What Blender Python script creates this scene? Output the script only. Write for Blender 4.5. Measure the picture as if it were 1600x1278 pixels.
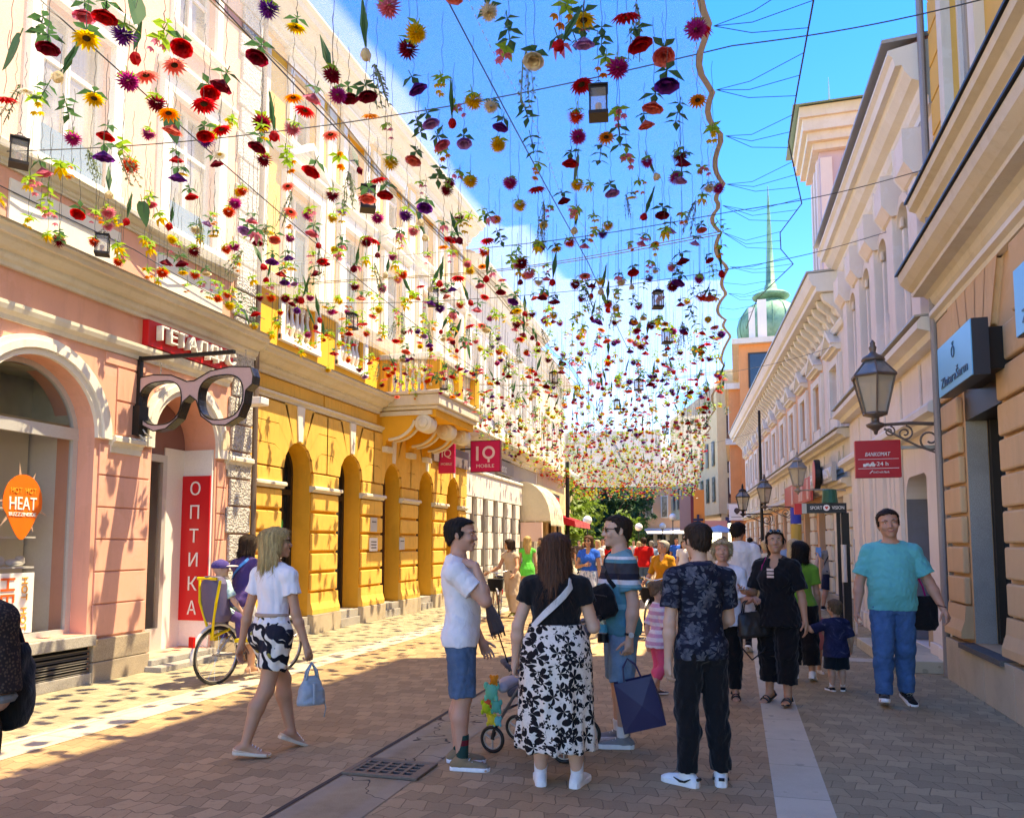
import bpy, bmesh, math, random, time
import numpy as np
from mathutils import Vector, Matrix
from mathutils.geometry import tessellate_polygon
for _o in list(bpy.data.objects): bpy.data.objects.remove(_o)
SC = bpy.context.scene
COL = SC.collection
R = math.radians
T0 = time.time()
random.seed(7); RNG = np.random.RandomState(11)

# ---------------------------------------------------------------- camera, sky, sun, exposure
cam_data = bpy.data.cameras.new('camera'); cam = bpy.data.objects.new('camera', cam_data); COL.objects.link(cam)
cam.location = (0, 0, 1.62)
cam.rotation_euler = (R(90 + 4.7405), 0, R(15.918))
cam_data.sensor_fit = 'HORIZONTAL'; cam_data.sensor_width = 36.0
cam_data.lens = 36.0 * 1230 / 1600
cam_data.shift_y = 108 / 1600.0
cam_data.clip_start = 0.05; cam_data.clip_end = 3000
SC.camera = cam

SUN = Vector((0.40, 0.15, 1.0)).normalized()           # direction towards the sun
sun_el = math.asin(SUN.z); sun_az = math.atan2(SUN.x, SUN.y)   # azimuth measured from +Y towards +X
world = bpy.data.worlds.new("World"); SC.world = world; world.use_nodes = True
wn = world.node_tree; wn.nodes.clear()
_sky = wn.nodes.new('ShaderNodeTexSky'); _sky.sky_type = 'NISHITA'; _sky.sun_disc = False
_sky.sun_elevation = sun_el; _sky.sun_rotation = sun_az
_sky.air_density = 1.0; _sky.dust_density = 0.0; _sky.ozone_density = 4.0; _sky.altitude = 2200
_bg = wn.nodes.new('ShaderNodeBackground'); _bg.inputs['Strength'].default_value = 0.15
_wo = wn.nodes.new('ShaderNodeOutputWorld')
_hs = wn.nodes.new('ShaderNodeHueSaturation'); _hs.inputs['Saturation'].default_value = 1.36; _hs.inputs['Hue'].default_value = .518; _hs.inputs['Value'].default_value = .9; wn.links.new(_sky.outputs[0], _hs.inputs['Color']); wn.links.new(_hs.outputs[0], _bg.inputs[0]); wn.links.new(_bg.outputs[0], _wo.inputs[0])
sun_data = bpy.data.lights.new('sun', 'SUN'); sun = bpy.data.objects.new('sun', sun_data); COL.objects.link(sun)
sun_data.energy = 2.15; sun_data.angle = R(0.5); sun_data.color = (1.0, 0.95, 0.86)
sun.rotation_euler = SUN.to_track_quat('Z', 'Y').to_euler()
SC.view_settings.view_transform = 'Standard'; SC.view_settings.look = 'None'
SC.view_settings.exposure = 2.76; SC.view_settings.use_white_balance = True; SC.view_settings.white_balance_temperature = 10200; SC.view_settings.white_balance_tint = 6; SC.view_settings.gamma = 1.0
SC.render.engine = 'CYCLES'
SC.cycles.max_bounces = 7; SC.cycles.diffuse_bounces = 4; SC.cycles.transparent_max_bounces = 24
SC.cycles.caustics_reflective = False; SC.cycles.caustics_refractive = False
SC.cycles.use_denoising = True

# ---------------------------------------------------------------- materials
MATS = {}
def srgb(r, g, b):
    f = lambda c: (c/255/12.92) if c/255 <= 0.04045 else ((c/255+0.055)/1.055)**2.4
    return (f(r), f(g), f(b))
class NT:
    def __init__(s, name):
        s.m = bpy.data.materials.new(name); s.m.use_nodes = True; s.t = s.m.node_tree; s.t.nodes.clear()
        s.out = s.n('ShaderNodeOutputMaterial')
    def n(s, typ, **kw):
        nd = s.t.nodes.new(typ)
        for k, v in kw.items():
            if hasattr(nd, k): setattr(nd, k, v)
        return nd
    def l(s, a, b): s.t.links.new(a, b)
    def obj(s, scale=(1,1,1), rot=(0,0,0), loc=(0,0,0)):
        c = s.n('ShaderNodeTexCoord'); m = s.n('ShaderNodeMapping')
        m.inputs['Scale'].default_value = scale; m.inputs['Rotation'].default_value = rot; m.inputs['Location'].default_value = loc
        s.l(c.outputs['Object'], m.inputs[0]); return m.outputs[0]
    def noise(s, vec, scale, detail=4, rough=.6, dist=0):
        n = s.n('ShaderNodeTexNoise'); n.inputs['Scale'].default_value = scale; n.inputs['Detail'].default_value = detail
        n.inputs['Roughness'].default_value = rough; n.inputs['Distortion'].default_value = dist
        s.l(vec, n.inputs['Vector']); return n.outputs['Fac']
    def ramp(s, fac, stops, interp='LINEAR'):
        r = s.n('ShaderNodeValToRGB'); r.color_ramp.interpolation = interp; e = r.color_ramp.elements
        while len(e) < len(stops): e.new(0.5)
        for i, (p, c) in enumerate(stops):
            e[i].position = p; c = c if hasattr(c, '__len__') else (c, c, c); e[i].color = (*c[:3], 1)
        s.l(fac, r.inputs[0]); return r.outputs[0]
    def mix(s, fac, a, b, mode='MIX'):
        m = s.n('ShaderNodeMix'); m.data_type = 'RGBA'; m.blend_type = mode
        for v, i in ((fac, 0), (a, 6), (b, 7)):
            if hasattr(v, 'is_linked'): s.l(v, m.inputs[i])
            else: m.inputs[i].default_value = (*v[:3], 1) if hasattr(v, '__len__') else v
        return m.outputs[2]
    def math(s, op, a, b=0.0):
        m = s.n('ShaderNodeMath'); m.operation = op
        for v, i in ((a, 0), (b, 1)):
            if hasattr(v, 'is_linked'): s.l(v, m.inputs[i])
            else: m.inputs[i].default_value = v
        return m.outputs[0]
    def sep(s, vec):
        m = s.n('ShaderNodeSeparateXYZ'); s.l(vec, m.inputs[0]); return m.outputs
    def comb(s, x, y, z):
        m = s.n('ShaderNodeCombineXYZ')
        for i, v in enumerate((x, y, z)):
            if hasattr(v, 'is_linked'): s.l(v, m.inputs[i])
            else: m.inputs[i].default_value = v
        return m.outputs[0]
    def bump(s, h, strength=.3, dist=.01, nrm=None):
        b = s.n('ShaderNodeBump'); b.inputs['Strength'].default_value = strength; b.inputs['Distance'].default_value = dist
        s.l(h, b.inputs['Height'])
        if nrm is not None: s.l(nrm, b.inputs['Normal'])
        return b.outputs[0]
    def pbr(s, col, rough=.7, metal=0, normal=None, spec=.4, **kw):
        p = s.n('ShaderNodeBsdfPrincipled')
        for v, i in ((col, 'Base Color'), (rough, 'Roughness'), (metal, 'Metallic'), (spec, 'Specular IOR Level')):
            if hasattr(v, 'is_linked'): s.l(v, p.inputs[i])
            else: p.inputs[i].default_value = (*v[:3], 1) if hasattr(v, '__len__') else v
        if normal is not None: s.l(normal, p.inputs['Normal'])
        for k, v in kw.items(): p.inputs[k].default_value = v
        s.l(p.outputs[0], s.out.inputs[0]); return p
def sc3(c, k): return tuple(min(1, x*k) for x in c[:3])
def plaster(name, col, var=.12, bump=.25, stain=.25, scale=1.0, rough=.85):
    if name in MATS: return MATS[name]
    t = NT(name); v = t.obj()
    big = t.ramp(t.noise(v, 1.1*scale, 5, .65), [(.3, 0), (.75, 1)])
    vs = t.obj(scale=(2.2, 2.2, .35)); streak = t.ramp(t.noise(vs, 3*scale, 4, .7), [(.5, 0), (.78, 1)])
    fine = t.noise(v, 60*scale, 3, .7)
    c = t.mix(big, sc3(col, 1-var), sc3(col, 1+var*.5))
    c = t.mix(t.math('MULTIPLY', streak, stain), c, sc3(col, .55))
    pt = t.ramp(t.noise(v, .9*scale, 6, .72, .4), [(.56, 0), (.575, 1)]); c = t.mix(t.math('MULTIPLY', pt, .3), c, (min(1, col[0]*1.06), min(1, col[1]*1.12), min(1, col[2]*1.25)))
    sp = t.ramp(t.noise(v, 16*scale, 3, .7), [(.66, 0), (.74, 1)]); c = t.mix(t.math('MULTIPLY', sp, stain*.8), c, sc3(col, .6))
    c = t.mix(t.math('MULTIPLY', t.ramp(fine, [(.4, 0), (.7, 1)]), .12), c, sc3(col, .75))
    t.pbr(c, rough, 0, t.bump(t.noise(v, 90*scale, 3, .7), bump, .004), spec=.25)
    MATS[name] = t.m; return t.m
def plain(name, col, rough=.5, metal=0, var=.1, spec=.4, bump=0, nscale=40, **kw):
    if name in MATS: return MATS[name]
    t = NT(name); v = t.obj()
    n = t.noise(v, nscale, 3, .6)
    c = t.mix(n, sc3(col, 1-var), sc3(col, 1+var))
    t.pbr(c, rough, metal, t.bump(n, bump, .004) if bump else None, spec, **kw)
    MATS[name] = t.m; return t.m
def fabric(name, col, var=.15, weave=420, rough=.9):
    if name in MATS: return MATS[name]
    t = NT(name); v = t.obj()
    n = t.noise(v, 9, 4, .6); f = t.noise(v, weave, 2, .6)
    c = t.mix(n, sc3(col, 1-var), sc3(col, 1+var*.6))
    c = t.mix(t.math('MULTIPLY', f, .25), c, sc3(col, .6))
    b = t.bump(f, .25, .002); b2 = t.bump(t.noise(t.obj(scale=(1, 1, .6)), 11, 4, .62, 1.0), .6, .022, b)
    t.pbr(c, rough, 0, b2, .15, **{'Sheen Weight': .15}); MATS[name] = t.m; return t.m
def granite(name, col, k=.45, scale=1):
    if name in MATS: return MATS[name]
    t = NT(name); v = t.obj()
    n1 = t.noise(v, 130*scale, 2, .8); n2 = t.noise(v, 3, 4, .6)
    c = t.ramp(n1, [(.35, sc3(col, 1-k)), (.5, col), (.66, sc3(col, 1+k*.5))])
    c = t.mix(t.math('MULTIPLY', t.ramp(n2, [(.45, 0), (.7, 1)]), .35), c, sc3(col, .55))
    t.pbr(c, .75, 0, t.bump(n1, .3, .003), .3); MATS[name] = t.m; return t.m
def glass(name, tint=(.02,.022,.025), rough=.05, trans=0.0, curtain_reflect=0):
    """window glass: reflective sheet; trans = how much one sees through it"""
    if name in MATS: return MATS[name]
    t = NT(name)
    p = t.n('ShaderNodeBsdfPrincipled'); p.inputs['Base Color'].default_value = (*tint, 1); p.inputs['Roughness'].default_value = rough
    p.inputs['Specular IOR Level'].default_value = .8
    if curtain_reflect:
        cn = t.noise(t.obj(scale=(9, 9, .5)), 1.2, 3, .6); cb = t.noise(t.obj(), .9, 3, .6, .5); t.l(t.mix(t.ramp(cb, [(.42, 0), (.55, 1)]), sc3(tint, .35), t.ramp(cn, [(.35, sc3(tint, .75)), (.65, sc3(tint, 1.5))])), p.inputs['Base Color'])  # pane colour carries painted blotchy reflections and curtain folds
    wob = t.noise(t.obj(), 1.3, 2, .5); t.l(t.bump(wob, .06, .05), p.inputs['Normal'])
    if trans > 0:
        tr = t.n('ShaderNodeBsdfTransparent'); m = t.n('ShaderNodeMixShader'); m.inputs[0].default_value = trans
        t.l(p.outputs[0], m.inputs[1]); t.l(tr.outputs[0], m.inputs[2]); t.l(m.outputs[0], t.out.inputs[0])
    else: t.l(p.outputs[0], t.out.inputs[0])
    MATS[name] = t.m; return t.m

# ---------------------------------------------------------------- mesh building
class MB:
    """collects vertices and faces (optionally with several materials) and links them as ONE mesh object"""
    def __init__(s): s.v = []; s.f = []; s.mi = []; s.cur = 0
    def add(s, verts, faces):
        b = len(s.v); s.v.extend([tuple(p) for p in verts])
        for f in faces: s.f.append(tuple(b+i for i in f)); s.mi.append(s.cur)
        return s
    def box(s, x0, x1, y0, y1, z0, z1, xf=None):
        p = [(x, y, z) for x in (x0, x1) for y in (y0, y1) for z in (z0, z1)]
        if xf: p = [xf(*q) for q in p]
        return s.add(p, [(0,1,3,2), (4,6,7,5), (0,4,5,1), (2,3,7,6), (0,2,6,4), (1,5,7,3)])
    def prism(s, poly, d0, d1, xf):
        """poly in (u,z) extruded between depths d0 and d1 through xf(u,d,z)"""
        n = len(poly); v = [xf(u, d0, z) for u, z in poly] + [xf(u, d1, z) for u, z in poly]
        f = [tuple(range(n)), tuple(range(2*n-1, n-1, -1))] + [(i, (i+1) % n, n+(i+1) % n, n+i) for i in range(n)]
        return s.add(v, f)
    def mold(s, prof, u0, u1, xf, cap=True):
        """profile of (d,z) points swept from u0 to u1"""
        n = len(prof); v = [xf(u0, d, z) for d, z in prof] + [xf(u1, d, z) for d, z in prof]
        f = [(i, i+1, n+i+1, n+i) for i in range(n-1)]
        if cap: f += [tuple(range(n)), tuple(range(2*n-1, n-1, -1))]
        return s.add(v, f)
    def tube(s, pts, r, seg=8, closed=False, cap=True):
        pts = [Vector(p) for p in pts]; n = len(pts); rs = r if hasattr(r, '__len__') else [r]*n
        rings = []; up = Vector((0, 0, 1))
        for i, p in enumerate(pts):
            if closed: t = (pts[(i+1) % n]-pts[i-1])
            else: t = pts[min(i+1, n-1)]-pts[max(i-1, 0)]
            t = t.normalized() if t.length > 1e-9 else Vector((0,0,1))
            if i == 0:
                a = Vector((1,0,0)) if abs(t.x) < .8 else Vector((0,1,0)); a = (a-t*a.dot(t)).normalized()
            else: a = (a-t*a.dot(t)).normalized() if (a-t*a.dot(t)).length > 1e-6 else a
            b = t.cross(a)
            rings.append([p+(a*math.cos(2*math.pi*k/seg)+b*math.sin(2*math.pi*k/seg))*rs[i] for k in range(seg)])
        v = [q for rg in rings for q in rg]; f = []
        for i in range(n if closed else n-1):
            j = (i+1) % n
            for k in range(seg):
                f.append((i*seg+k, i*seg+(k+1) % seg, j*seg+(k+1) % seg, j*seg+k))
        if cap and not closed: f += [tuple(range(seg-1, -1, -1)), tuple((n-1)*seg+k for k in range(seg))]
        return s.add(v, f)
    def lathe(s, prof, c=(0,0,0), seg=16, M=None):
        """profile of (r,z) turned about the z axis at c"""
        v = []; n = len(prof)
        for r, z in prof:
            for k in range(seg):
                a = 2*math.pi*k/seg; q = Vector((r*math.cos(a), r*math.sin(a), z))
                if M is not None: q = M @ q
                v.append((q.x+c[0], q.y+c[1], q.z+c[2]))
        f = [(i*seg+k, i*seg+(k+1) % seg, (i+1)*seg+(k+1) % seg, (i+1)*seg+k) for i in range(n-1) for k in range(seg)]
        f += [tuple(range(seg-1, -1, -1)), tuple((n-1)*seg+k for k in range(seg))]
        return s.add(v, f)
    def ball(s, c, r, seg=12, rings=8, M=None):
        r = r if hasattr(r, '__len__') else (r, r, r); v = []; f = []
        for i in range(rings+1):
            th = math.pi*i/rings
            for k in range(seg):
                a = 2*math.pi*k/seg; q = Vector((r[0]*math.sin(th)*math.cos(a), r[1]*math.sin(th)*math.sin(a), r[2]*math.cos(th)))
                if M is not None: q = M @ q
                v.append((c[0]+q.x, c[1]+q.y, c[2]+q.z))
        for i in range(rings):
            for k in range(seg): f.append((i*seg+k, (i+1)*seg+k, (i+1)*seg+(k+1) % seg, i*seg+(k+1) % seg))
        return s.add(v, f)
    def wall(s, u0, u1, z0, z1, holes, depth, xf, d=0.0):
        """flat wall u0..u1 x z0..z1 with polygonal holes and their reveals going in by depth"""
        loops = [[(u0, z0), (u1, z0), (u1, z1), (u0, z1)]] + [list(h) for h in holes]
        tri = tessellate_polygon([[Vector((u, z, 0)) for u, z in L] for L in loops])
        flat = [p for L in loops for p in L]
        s.add([xf(u, d, z) for u, z in flat], [tuple(t) for t in tri])
        for h in holes:
            n = len(h); v = [xf(u, d, z) for u, z in h]+[xf(u, d-depth, z) for u, z in h]
            s.add(v, [(i, (i+1) % n, n+(i+1) % n, n+i) for i in range(n)])
        return s
    def mesh(s, name, mats, smooth=False):
        me = bpy.data.meshes.new(name); me.from_pydata(s.v, [], s.f)
        for m in (mats if isinstance(mats, (list, tuple)) else [mats]): me.materials.append(m)
        if any(s.mi): me.polygons.foreach_set('material_index', np.array(s.mi, dtype=np.int32))
        if smooth: me.polygons.foreach_set('use_smooth', np.ones(len(me.polygons), dtype=bool))
        me.validate(); me.update(); return me
    def build(s, name, mats, parent=None, smooth=False, loc=None, bevel=0):
        o = bpy.data.objects.new(name, s.mesh(name, mats, smooth)); COL.objects.link(o)
        if parent is not None: o.parent = parent
        if loc is not None: o.location = loc
        if bevel:
            b = o.modifiers.new('bevel', 'BEVEL'); b.width = bevel; b.segments = 2; b.limit_method = 'ANGLE'; b.angle_limit = R(40)
        return o
def tag(o, label=None, cat=None, group=None, kind=None):
    if label: o['label'] = label
    if cat: o['category'] = cat
    if group: o['group'] = group
    if kind: o['kind'] = kind
    return o
def empty(name, loc=(0,0,0), rz=0, label=None, cat=None, group=None):
    o = bpy.data.objects.new(name, None); COL.objects.link(o); o.location = loc; o.rotation_euler = (0, 0, rz)
    o.empty_display_size = .2
    return tag(o, label, cat, group)
def link_mesh(name, me, parent=None, M=None):
    o = bpy.data.objects.new(name, me); COL.objects.link(o)
    if parent is not None: o.parent = parent
    if M is not None: o.matrix_local = M
    return o
def copy_thing(root):
    """a copy of a thing, its parts and their sub-parts (meshes shared)"""
    def rec(o, par):
        c = o.copy(); COL.objects.link(c)
        if par is not None:
            c.parent = par
        for ch in o.children: rec(ch, c)
        return c
    return rec(root, None)
def arch(uc, zs, r, z0, n=20, h=None, halfw=None):
    """outline (u,z) of a round-headed opening: sill z0, springing zs, radius r (h = rise)"""
    h = h or r
    return [(uc-r, z0), (uc+r, z0)] + [(uc+r*math.cos(math.pi*i/n), zs+h*math.sin(math.pi*i/n)) for i in range(n+1)]
def rect(u0, u1, z0, z1): return [(u0, z0), (u1, z0), (u1, z1), (u0, z1)]
def text_mesh(body, w, h, depth=.0, name='lettering', spacing=1.0, shear=0):
    """lettering fitted to w x h, centred, in the local XZ plane facing -Y"""
    c = bpy.data.curves.new(name, 'FONT'); c.body = body; c.extrude = depth; c.space_character = spacing; c.shear = shear
    c.align_x = 'CENTER'; c.resolution_u = 3
    o = bpy.data.objects.new(name, c); COL.objects.link(o)
    dg = bpy.context.evaluated_depsgraph_get(); me = bpy.data.meshes.new_from_object(o.evaluated_get(dg))
    bpy.data.objects.remove(o); bpy.data.curves.remove(c)
    n = len(me.vertices); co = np.empty(n*3, np.float32); me.vertices.foreach_get('co', co); co = co.reshape(-1, 3)
    lo = co.min(0); hi = co.max(0); cen = (lo+hi)/2
    co[:, 0] = (co[:, 0]-cen[0])*w/max(1e-6, hi[0]-lo[0]); co[:, 1] = (co[:, 1]-cen[1])*h/max(1e-6, hi[1]-lo[1])
    out = np.stack([co[:, 0], -co[:, 2], co[:, 1]], 1)
    me.vertices.foreach_set('co', out.ravel().astype(np.float32)); me.update(); me.name = name
    return me
def text(body, w, h, M, mat, parent=None, depth=.004, name='lettering', bold=0, spacing=1.0, shear=0):
    me = text_mesh(body, w, h, depth, name, spacing, shear); me.materials.clear(); me.materials.append(mat)
    return link_mesh(name, me, parent, M)
class Facade:
    """local frame of a house front: u along it, d outwards, z up"""
    def __init__(s, x, y, ang, side):
        s.o = Vector((x, y, 0)); a = R(ang)
        s.u = Vector((-math.sin(a), math.cos(a), 0)); s.n = Vector((s.u.y, -s.u.x, 0))*side   # side +1: faces +X
        s.side = side
    def __call__(s, u, d, z): return tuple(s.o + s.u*u + s.n*d + Vector((0, 0, z)))
    def text_M(s, u, d, z):
        """matrix that lays centred lettering flat on the front"""
        right = s.u*(1 if s.side > 0 else -1)
        return Matrix.Translation(s(u, d, z)) @ Matrix(((right.x, -s.n.x, 0), (right.y, -s.n.y, 0), (0, 0, 1))).to_4x4()
# ================================================================ GROUND
def paving(name, col, bw=.15, rh=.165, k=.22, grime=.35):
    t = NT(name); v = t.obj(); x, y, z = t.sep(v)
    # wavy interlocking courses: shift each course by a zigzag along x and lean the upright joints
    zig = t.math('PINGPONG', x, bw*.5)
    yy = t.math('ADD', y, t.math('MULTIPLY', zig, .42))
    wob = t.math('MULTIPLY', t.math('SUBTRACT', t.noise(v, 3.5, 2, .5), .5), .03)
    xx = t.math('ADD', x, t.math('ADD', wob, t.math('MULTIPLY', t.math('PINGPONG', y, rh), .25)))
    yy = t.math('ADD', yy, wob)
    vec = t.comb(xx, yy, 0)
    b = t.n('ShaderNodeTexBrick'); b.offset = .5
    t.l(vec, b.inputs['Vector'])
    for k_, val in (('Scale', 1.0), ('Mortar Size', .0042), ('Mortar Smooth', .25), ('Bias', 0.0), ('Brick Width', bw), ('Row Height', rh)): b.inputs[k_].default_value = val
    b.inputs['Color1'].default_value = (*sc3(col, 1-k), 1); b.inputs['Color2'].default_value = (*sc3(col, 1+k), 1); b.inputs['Mortar'].default_value = (*sc3(col, .38), 1)
    big = t.ramp(t.noise(v, .55, 5, .65), [(.32, 0), (.7, 1)]); fine = t.noise(v, 140, 2, .8); mid = t.noise(v, 7, 4, .7)
    c = t.mix(t.math('MULTIPLY', big, grime), b.outputs['Color'], sc3(col, .62))
    c = t.mix(t.math('MULTIPLY', t.ramp(mid, [(.55, 0), (.75, 1)]), .35), c, sc3(col, .5))
    c = t.mix(.22, c, t.ramp(fine, [(.3, sc3(col, .5)), (.7, sc3(col, 1.5))]))
    spots = t.ramp(t.noise(t.obj(), 21, 1, .4), [(.73, 0), (.76, 1)])
    c = t.mix(t.math('MULTIPLY', spots, .4), c, (.06, .05, .045))
    h = t.math('SUBTRACT', t.math('MULTIPLY', fine, .25), b.outputs['Fac'])
    t.pbr(c, .82, 0, t.bump(h, .55, .006), .3); return t.m
def sheet(name, pts, z, mat, label=None):
    o = MB().add([(x, y, z) for x, y in pts], [tuple(range(len(pts)))]).build(name, mat); o['kind'] = 'structure'; return o
earth = paving('ground_paving', (.20, .165, .135))
sheet('ground', [(-400, -60), (400, -60), (400, 900), (-400, 900)], 0, earth)
M_brown = paving('brown_pavers', (.42, .275, .145), k=.3)
M_left = paving('sand_pavers', (.37, .315, .205), k=.2)
M_right = paving('grey_pavers', (.40, .30, .165), k=.26)
sheet('road', [(-5.35, -6), (.2, -6), (.2, 30), (-1.5, 60), (-9.5, 60), (-5.35, 24)], .004, M_brown)
sheet('pavement', [(-7.9, -6), (-5.75, -6), (-5.75, 24), (-9.9, 60), (-12.5, 60), (-7.9, 21)], .004, M_left)
sheet('pavement', [(.52, -6), (3.2, -6), (3.2, 18), (.9, 46), (-1.1, 58), (.52, 30)], .004, M_right)
def slab_mat(name, col, lx=.42, ly=.8):
    t = NT(name); v = t.obj(); b = t.n('ShaderNodeTexBrick'); b.offset = 0; t.l(v, b.inputs['Vector'])
    for k_, val in (('Scale', 1.0), ('Mortar Size', .004), ('Brick Width', lx), ('Row Height', ly), ('Bias', 0.0)): b.inputs[k_].default_value = val
    b.inputs['Color1'].default_value = (*sc3(col, .88), 1); b.inputs['Color2'].default_value = (*sc3(col, 1.06), 1); b.inputs['Mortar'].default_value = (*sc3(col, .4), 1)
    n = t.noise(v, 2.3, 6, .7); f = t.noise(v, 160, 2, .8)
    c = t.mix(t.math('MULTIPLY', t.ramp(n, [(.42, 0), (.75, 1)]), .45), b.outputs['Color'], sc3(col, .55))
    c = t.mix(.15, c, t.ramp(f, [(.3, sc3(col, .5)), (.7, sc3(col, 1.3))]))
    sp = t.ramp(t.noise(v, 9, 1, .3), [(.7, 0), (.73, 1)]); c = t.mix(t.math('MULTIPLY', sp, .45), c, sc3(col, .35))
    t.pbr(c, .7, 0, t.bump(t.math('SUBTRACT', f, t.math('MULTIPLY', b.outputs['Fac'], 3)), .3, .004), .35); return t.m
M_strip = slab_mat('pale_stone', (.63, .545, .385), 3, .78)
def strip(pts): sheet('kerb_strip', pts, .008, M_strip)
strip([(-5.78, -6), (-5.33, -6), (-5.33, 24), (-9.4, 60), (-9.95, 60), (-5.78, 24)])
strip([(.19, -6), (.53, -6), (.53, 30), (-1.0, 58), (-1.4, 58), (.19, 30)])
sheet('kerb_strip', [(.535, 11.85), (2.55, 11.85), (2.55, 12.2), (.535, 12.2)], .0085, M_strip)
# gutter of worn concrete slabs along the middle of the street
t = NT('gutter_concrete'); v = t.obj(); x, y, z = t.sep(v)
n = t.noise(v, 3, 6, .7); f = t.noise(v, 120, 3, .85); cr = t.n('ShaderNodeTexVoronoi'); cr.feature = 'DISTANCE_TO_EDGE'; cr.inputs['Scale'].default_value = .9
vv = t.n('ShaderNodeVectorMath'); vv.operation = 'ADD'; t.l(v, vv.inputs[0]); nn = t.n('ShaderNodeTexNoise'); nn.inputs['Scale'].default_value = 3; t.l(v, nn.inputs['Vector']); t.l(nn.outputs['Color'], vv.inputs[1]); t.l(vv.outputs[0], cr.inputs['Vector'])
crack = t.ramp(cr.outputs['Distance'], [(.004, 0), (.012, 1)])
c = t.ramp(n, [(.3, (.27, .185, .09)), (.55, (.41, .29, .15)), (.75, (.5, .375, .205))]); c = t.mix(.3, c, t.ramp(f, [(.3, (.08, .06, .045)), (.7, (.42, .35, .27))]))
edge = t.ramp(t.math('ABSOLUTE', t.math('ADD', x, 2.43)), [(.12, 0), (.17, 1)])
c = t.mix(t.math('MULTIPLY', edge, .35), c, (.36, .3, .23)); c = t.mix(crack, (.05, .035, .03), c)
t.pbr(c, .85, 0, t.bump(t.math('ADD', f, t.math('MULTIPLY', crack, 2)), .4, .006), .25)
M_gut = t.m
sheet('gutter', [(-2.69, -6), (-2.17, -6), (-2.17, 5.12), (-2.69, 5.12)], .008, M_gut)
sheet('gutter', [(-2.69, 5.53), (-2.17, 5.53), (-2.17, 26), (-2.69, 26)], .008, M_gut)
sheet('gutter_edge', [(-2.735, -6), (-2.697, -6), (-2.697, 26), (-2.735, 26)], .0095, plain('dark_joint', (.06, .045, .035), .9))
# drain grates
M_iron = plain('cast_iron', (.16, .125, .095), .6, .35, .3, bump=.3, nscale=60)
M_void = plain('drain_dark', (.008, .007, .006), 1)
def drain(x0, x1, y0, y1, nx, ny, label):
    g = empty('drain_grate', ((x0+x1)/2, (y0+y1)/2, .004), 0, label, 'drain')
    w = (x1-x0)/2; h = (y1-y0)/2; b = MB(); f = .045
    for a in ((-w, w, -h, -h+f), (-w, w, h-f, h), (-w, -w+f, -h+f, h-f), (w-f, w, -h+f, h-f)): b.box(*a, .003, .022)
    b.build('grate_frame', M_iron, g, bevel=.003)
    b = MB(); W = 2*(w-f); H = 2*(h-f); bx = W*.32/(nx+1) if nx > 1 else 0; by = H*.36/(ny+1)
    for i in range(nx+1):
        cx_ = -w+f+bx/2+i*(W-bx)/nx; b.box(cx_-bx/2, cx_+bx/2, -h+f, h-f, .004, .019)
    for j in range(ny+1):
        cy_ = -h+f+by/2+j*(H-by)/ny
        for i in range(nx):
            xa = -w+f+bx+i*(W-bx)/nx; b.box(xa, xa+(W-bx)/nx-bx, cy_-by/2, cy_+by/2, .004, .018)
    b.build('grate_bars', M_iron, g); MB().box(-w+f, w-f, -h+f, h-f, .001, .003).build('drain_hole', M_void, g)
drain(-2.71, -2.14, 5.13, 5.53, 5, 4, 'rusty iron drain grate in the concrete gutter strip beside the tan sneakers')
drain(-.42, .02, 9.9, 10.2, 9, 1, 'pale grey slotted drain cover beside the right white stone strip')
drain(-1.75, -1.2, 13.4, 13.75, 9, 1, 'narrow slotted drain grate behind the man with the blue bag')

# ================================================================ BUILDING MATERIALS
M_pink = plaster('pink_plaster', (.80, .41, .30), .09, .2, .3)
M_pinkd = plaster('pink_reveal_plaster', (.72, .34, .24), .08)
M_cream = plaster('cream_stucco', (.72, .66, .54), .1, .2, .3)
M_white = plaster('white_stucco', (.80, .755, .67), .07, .2, .18)
M_lilac = plaster('lilac_white_stucco', (.80, .705, .62), .06, .2, .18)
M_grey = plaster('warm_grey_stucco', (.47, .42, .37), .1, .2, .3)
M_yel = plaster('yellow_plaster', (.84, .425, .055), .13, .25, .35)
M_yelb = plaster('yellow_block_plaster', (.87, .50, .115), .12, .3, .5, 1.6)
M_org = plaster('orange_beige_plaster', (.69, .45, .25), .08, .2, .25)
M_orgy = plaster('ochre_plaster', (.76, .45, .12), .08, .2, .25)
M_peach = plaster('peach_plaster', (.76, .46, .29), .08, .2, .2)
M_torange = plaster('terracotta_plaster', (.74, .31, .12), .1, .2, .2)
M_beige = plaster('beige_render', (.66, .50, .30), .07, .2, .2)
M_gran = granite('sand_granite', (.42, .34, .25)); M_grang = granite('grey_granite', (.40, .37, .33)); M_lime = granite('limestone', (.52, .43, .31), .25)
t = NT('rough_quoin_stone'); v = t.obj(); n = t.n('ShaderNodeTexVoronoi'); n.inputs['Scale'].default_value = 26; t.l(v, n.inputs['Vector']); n2 = t.noise(v, 30, 4, .75)
c = t.ramp(n2, [(.35, (.32, .3, .28)), (.5, (.62, .59, .55)), (.7, (.75, .72, .68))])
t.pbr(c, .9, 0, t.bump(t.math('ADD', n.outputs['Distance'], n2), 1.0, .04), .2); M_rough = t.m
M_glassd = glass('dark_window_glass'); M_glassg = glass('grey_window_glass', (.24, .235, .21), .12, 0, 1)
M_glassb = glass('blue_window_glass', (.045, .12, .2), .1); M_shop = glass('shop_window_glass', (.03, .03, .03), .02, .86)
M_frw = plain('white_window_frame', (.74, .72, .68), .5); M_frd = plain('dark_wood_frame', (.035, .024, .018), .45, bump=.2)
M_alu = plain('aluminium_frame', (.6, .6, .58), .4, .3); M_brownwood = plain('brown_wood', (.10, .045, .025), .5, bump=.2)
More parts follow.
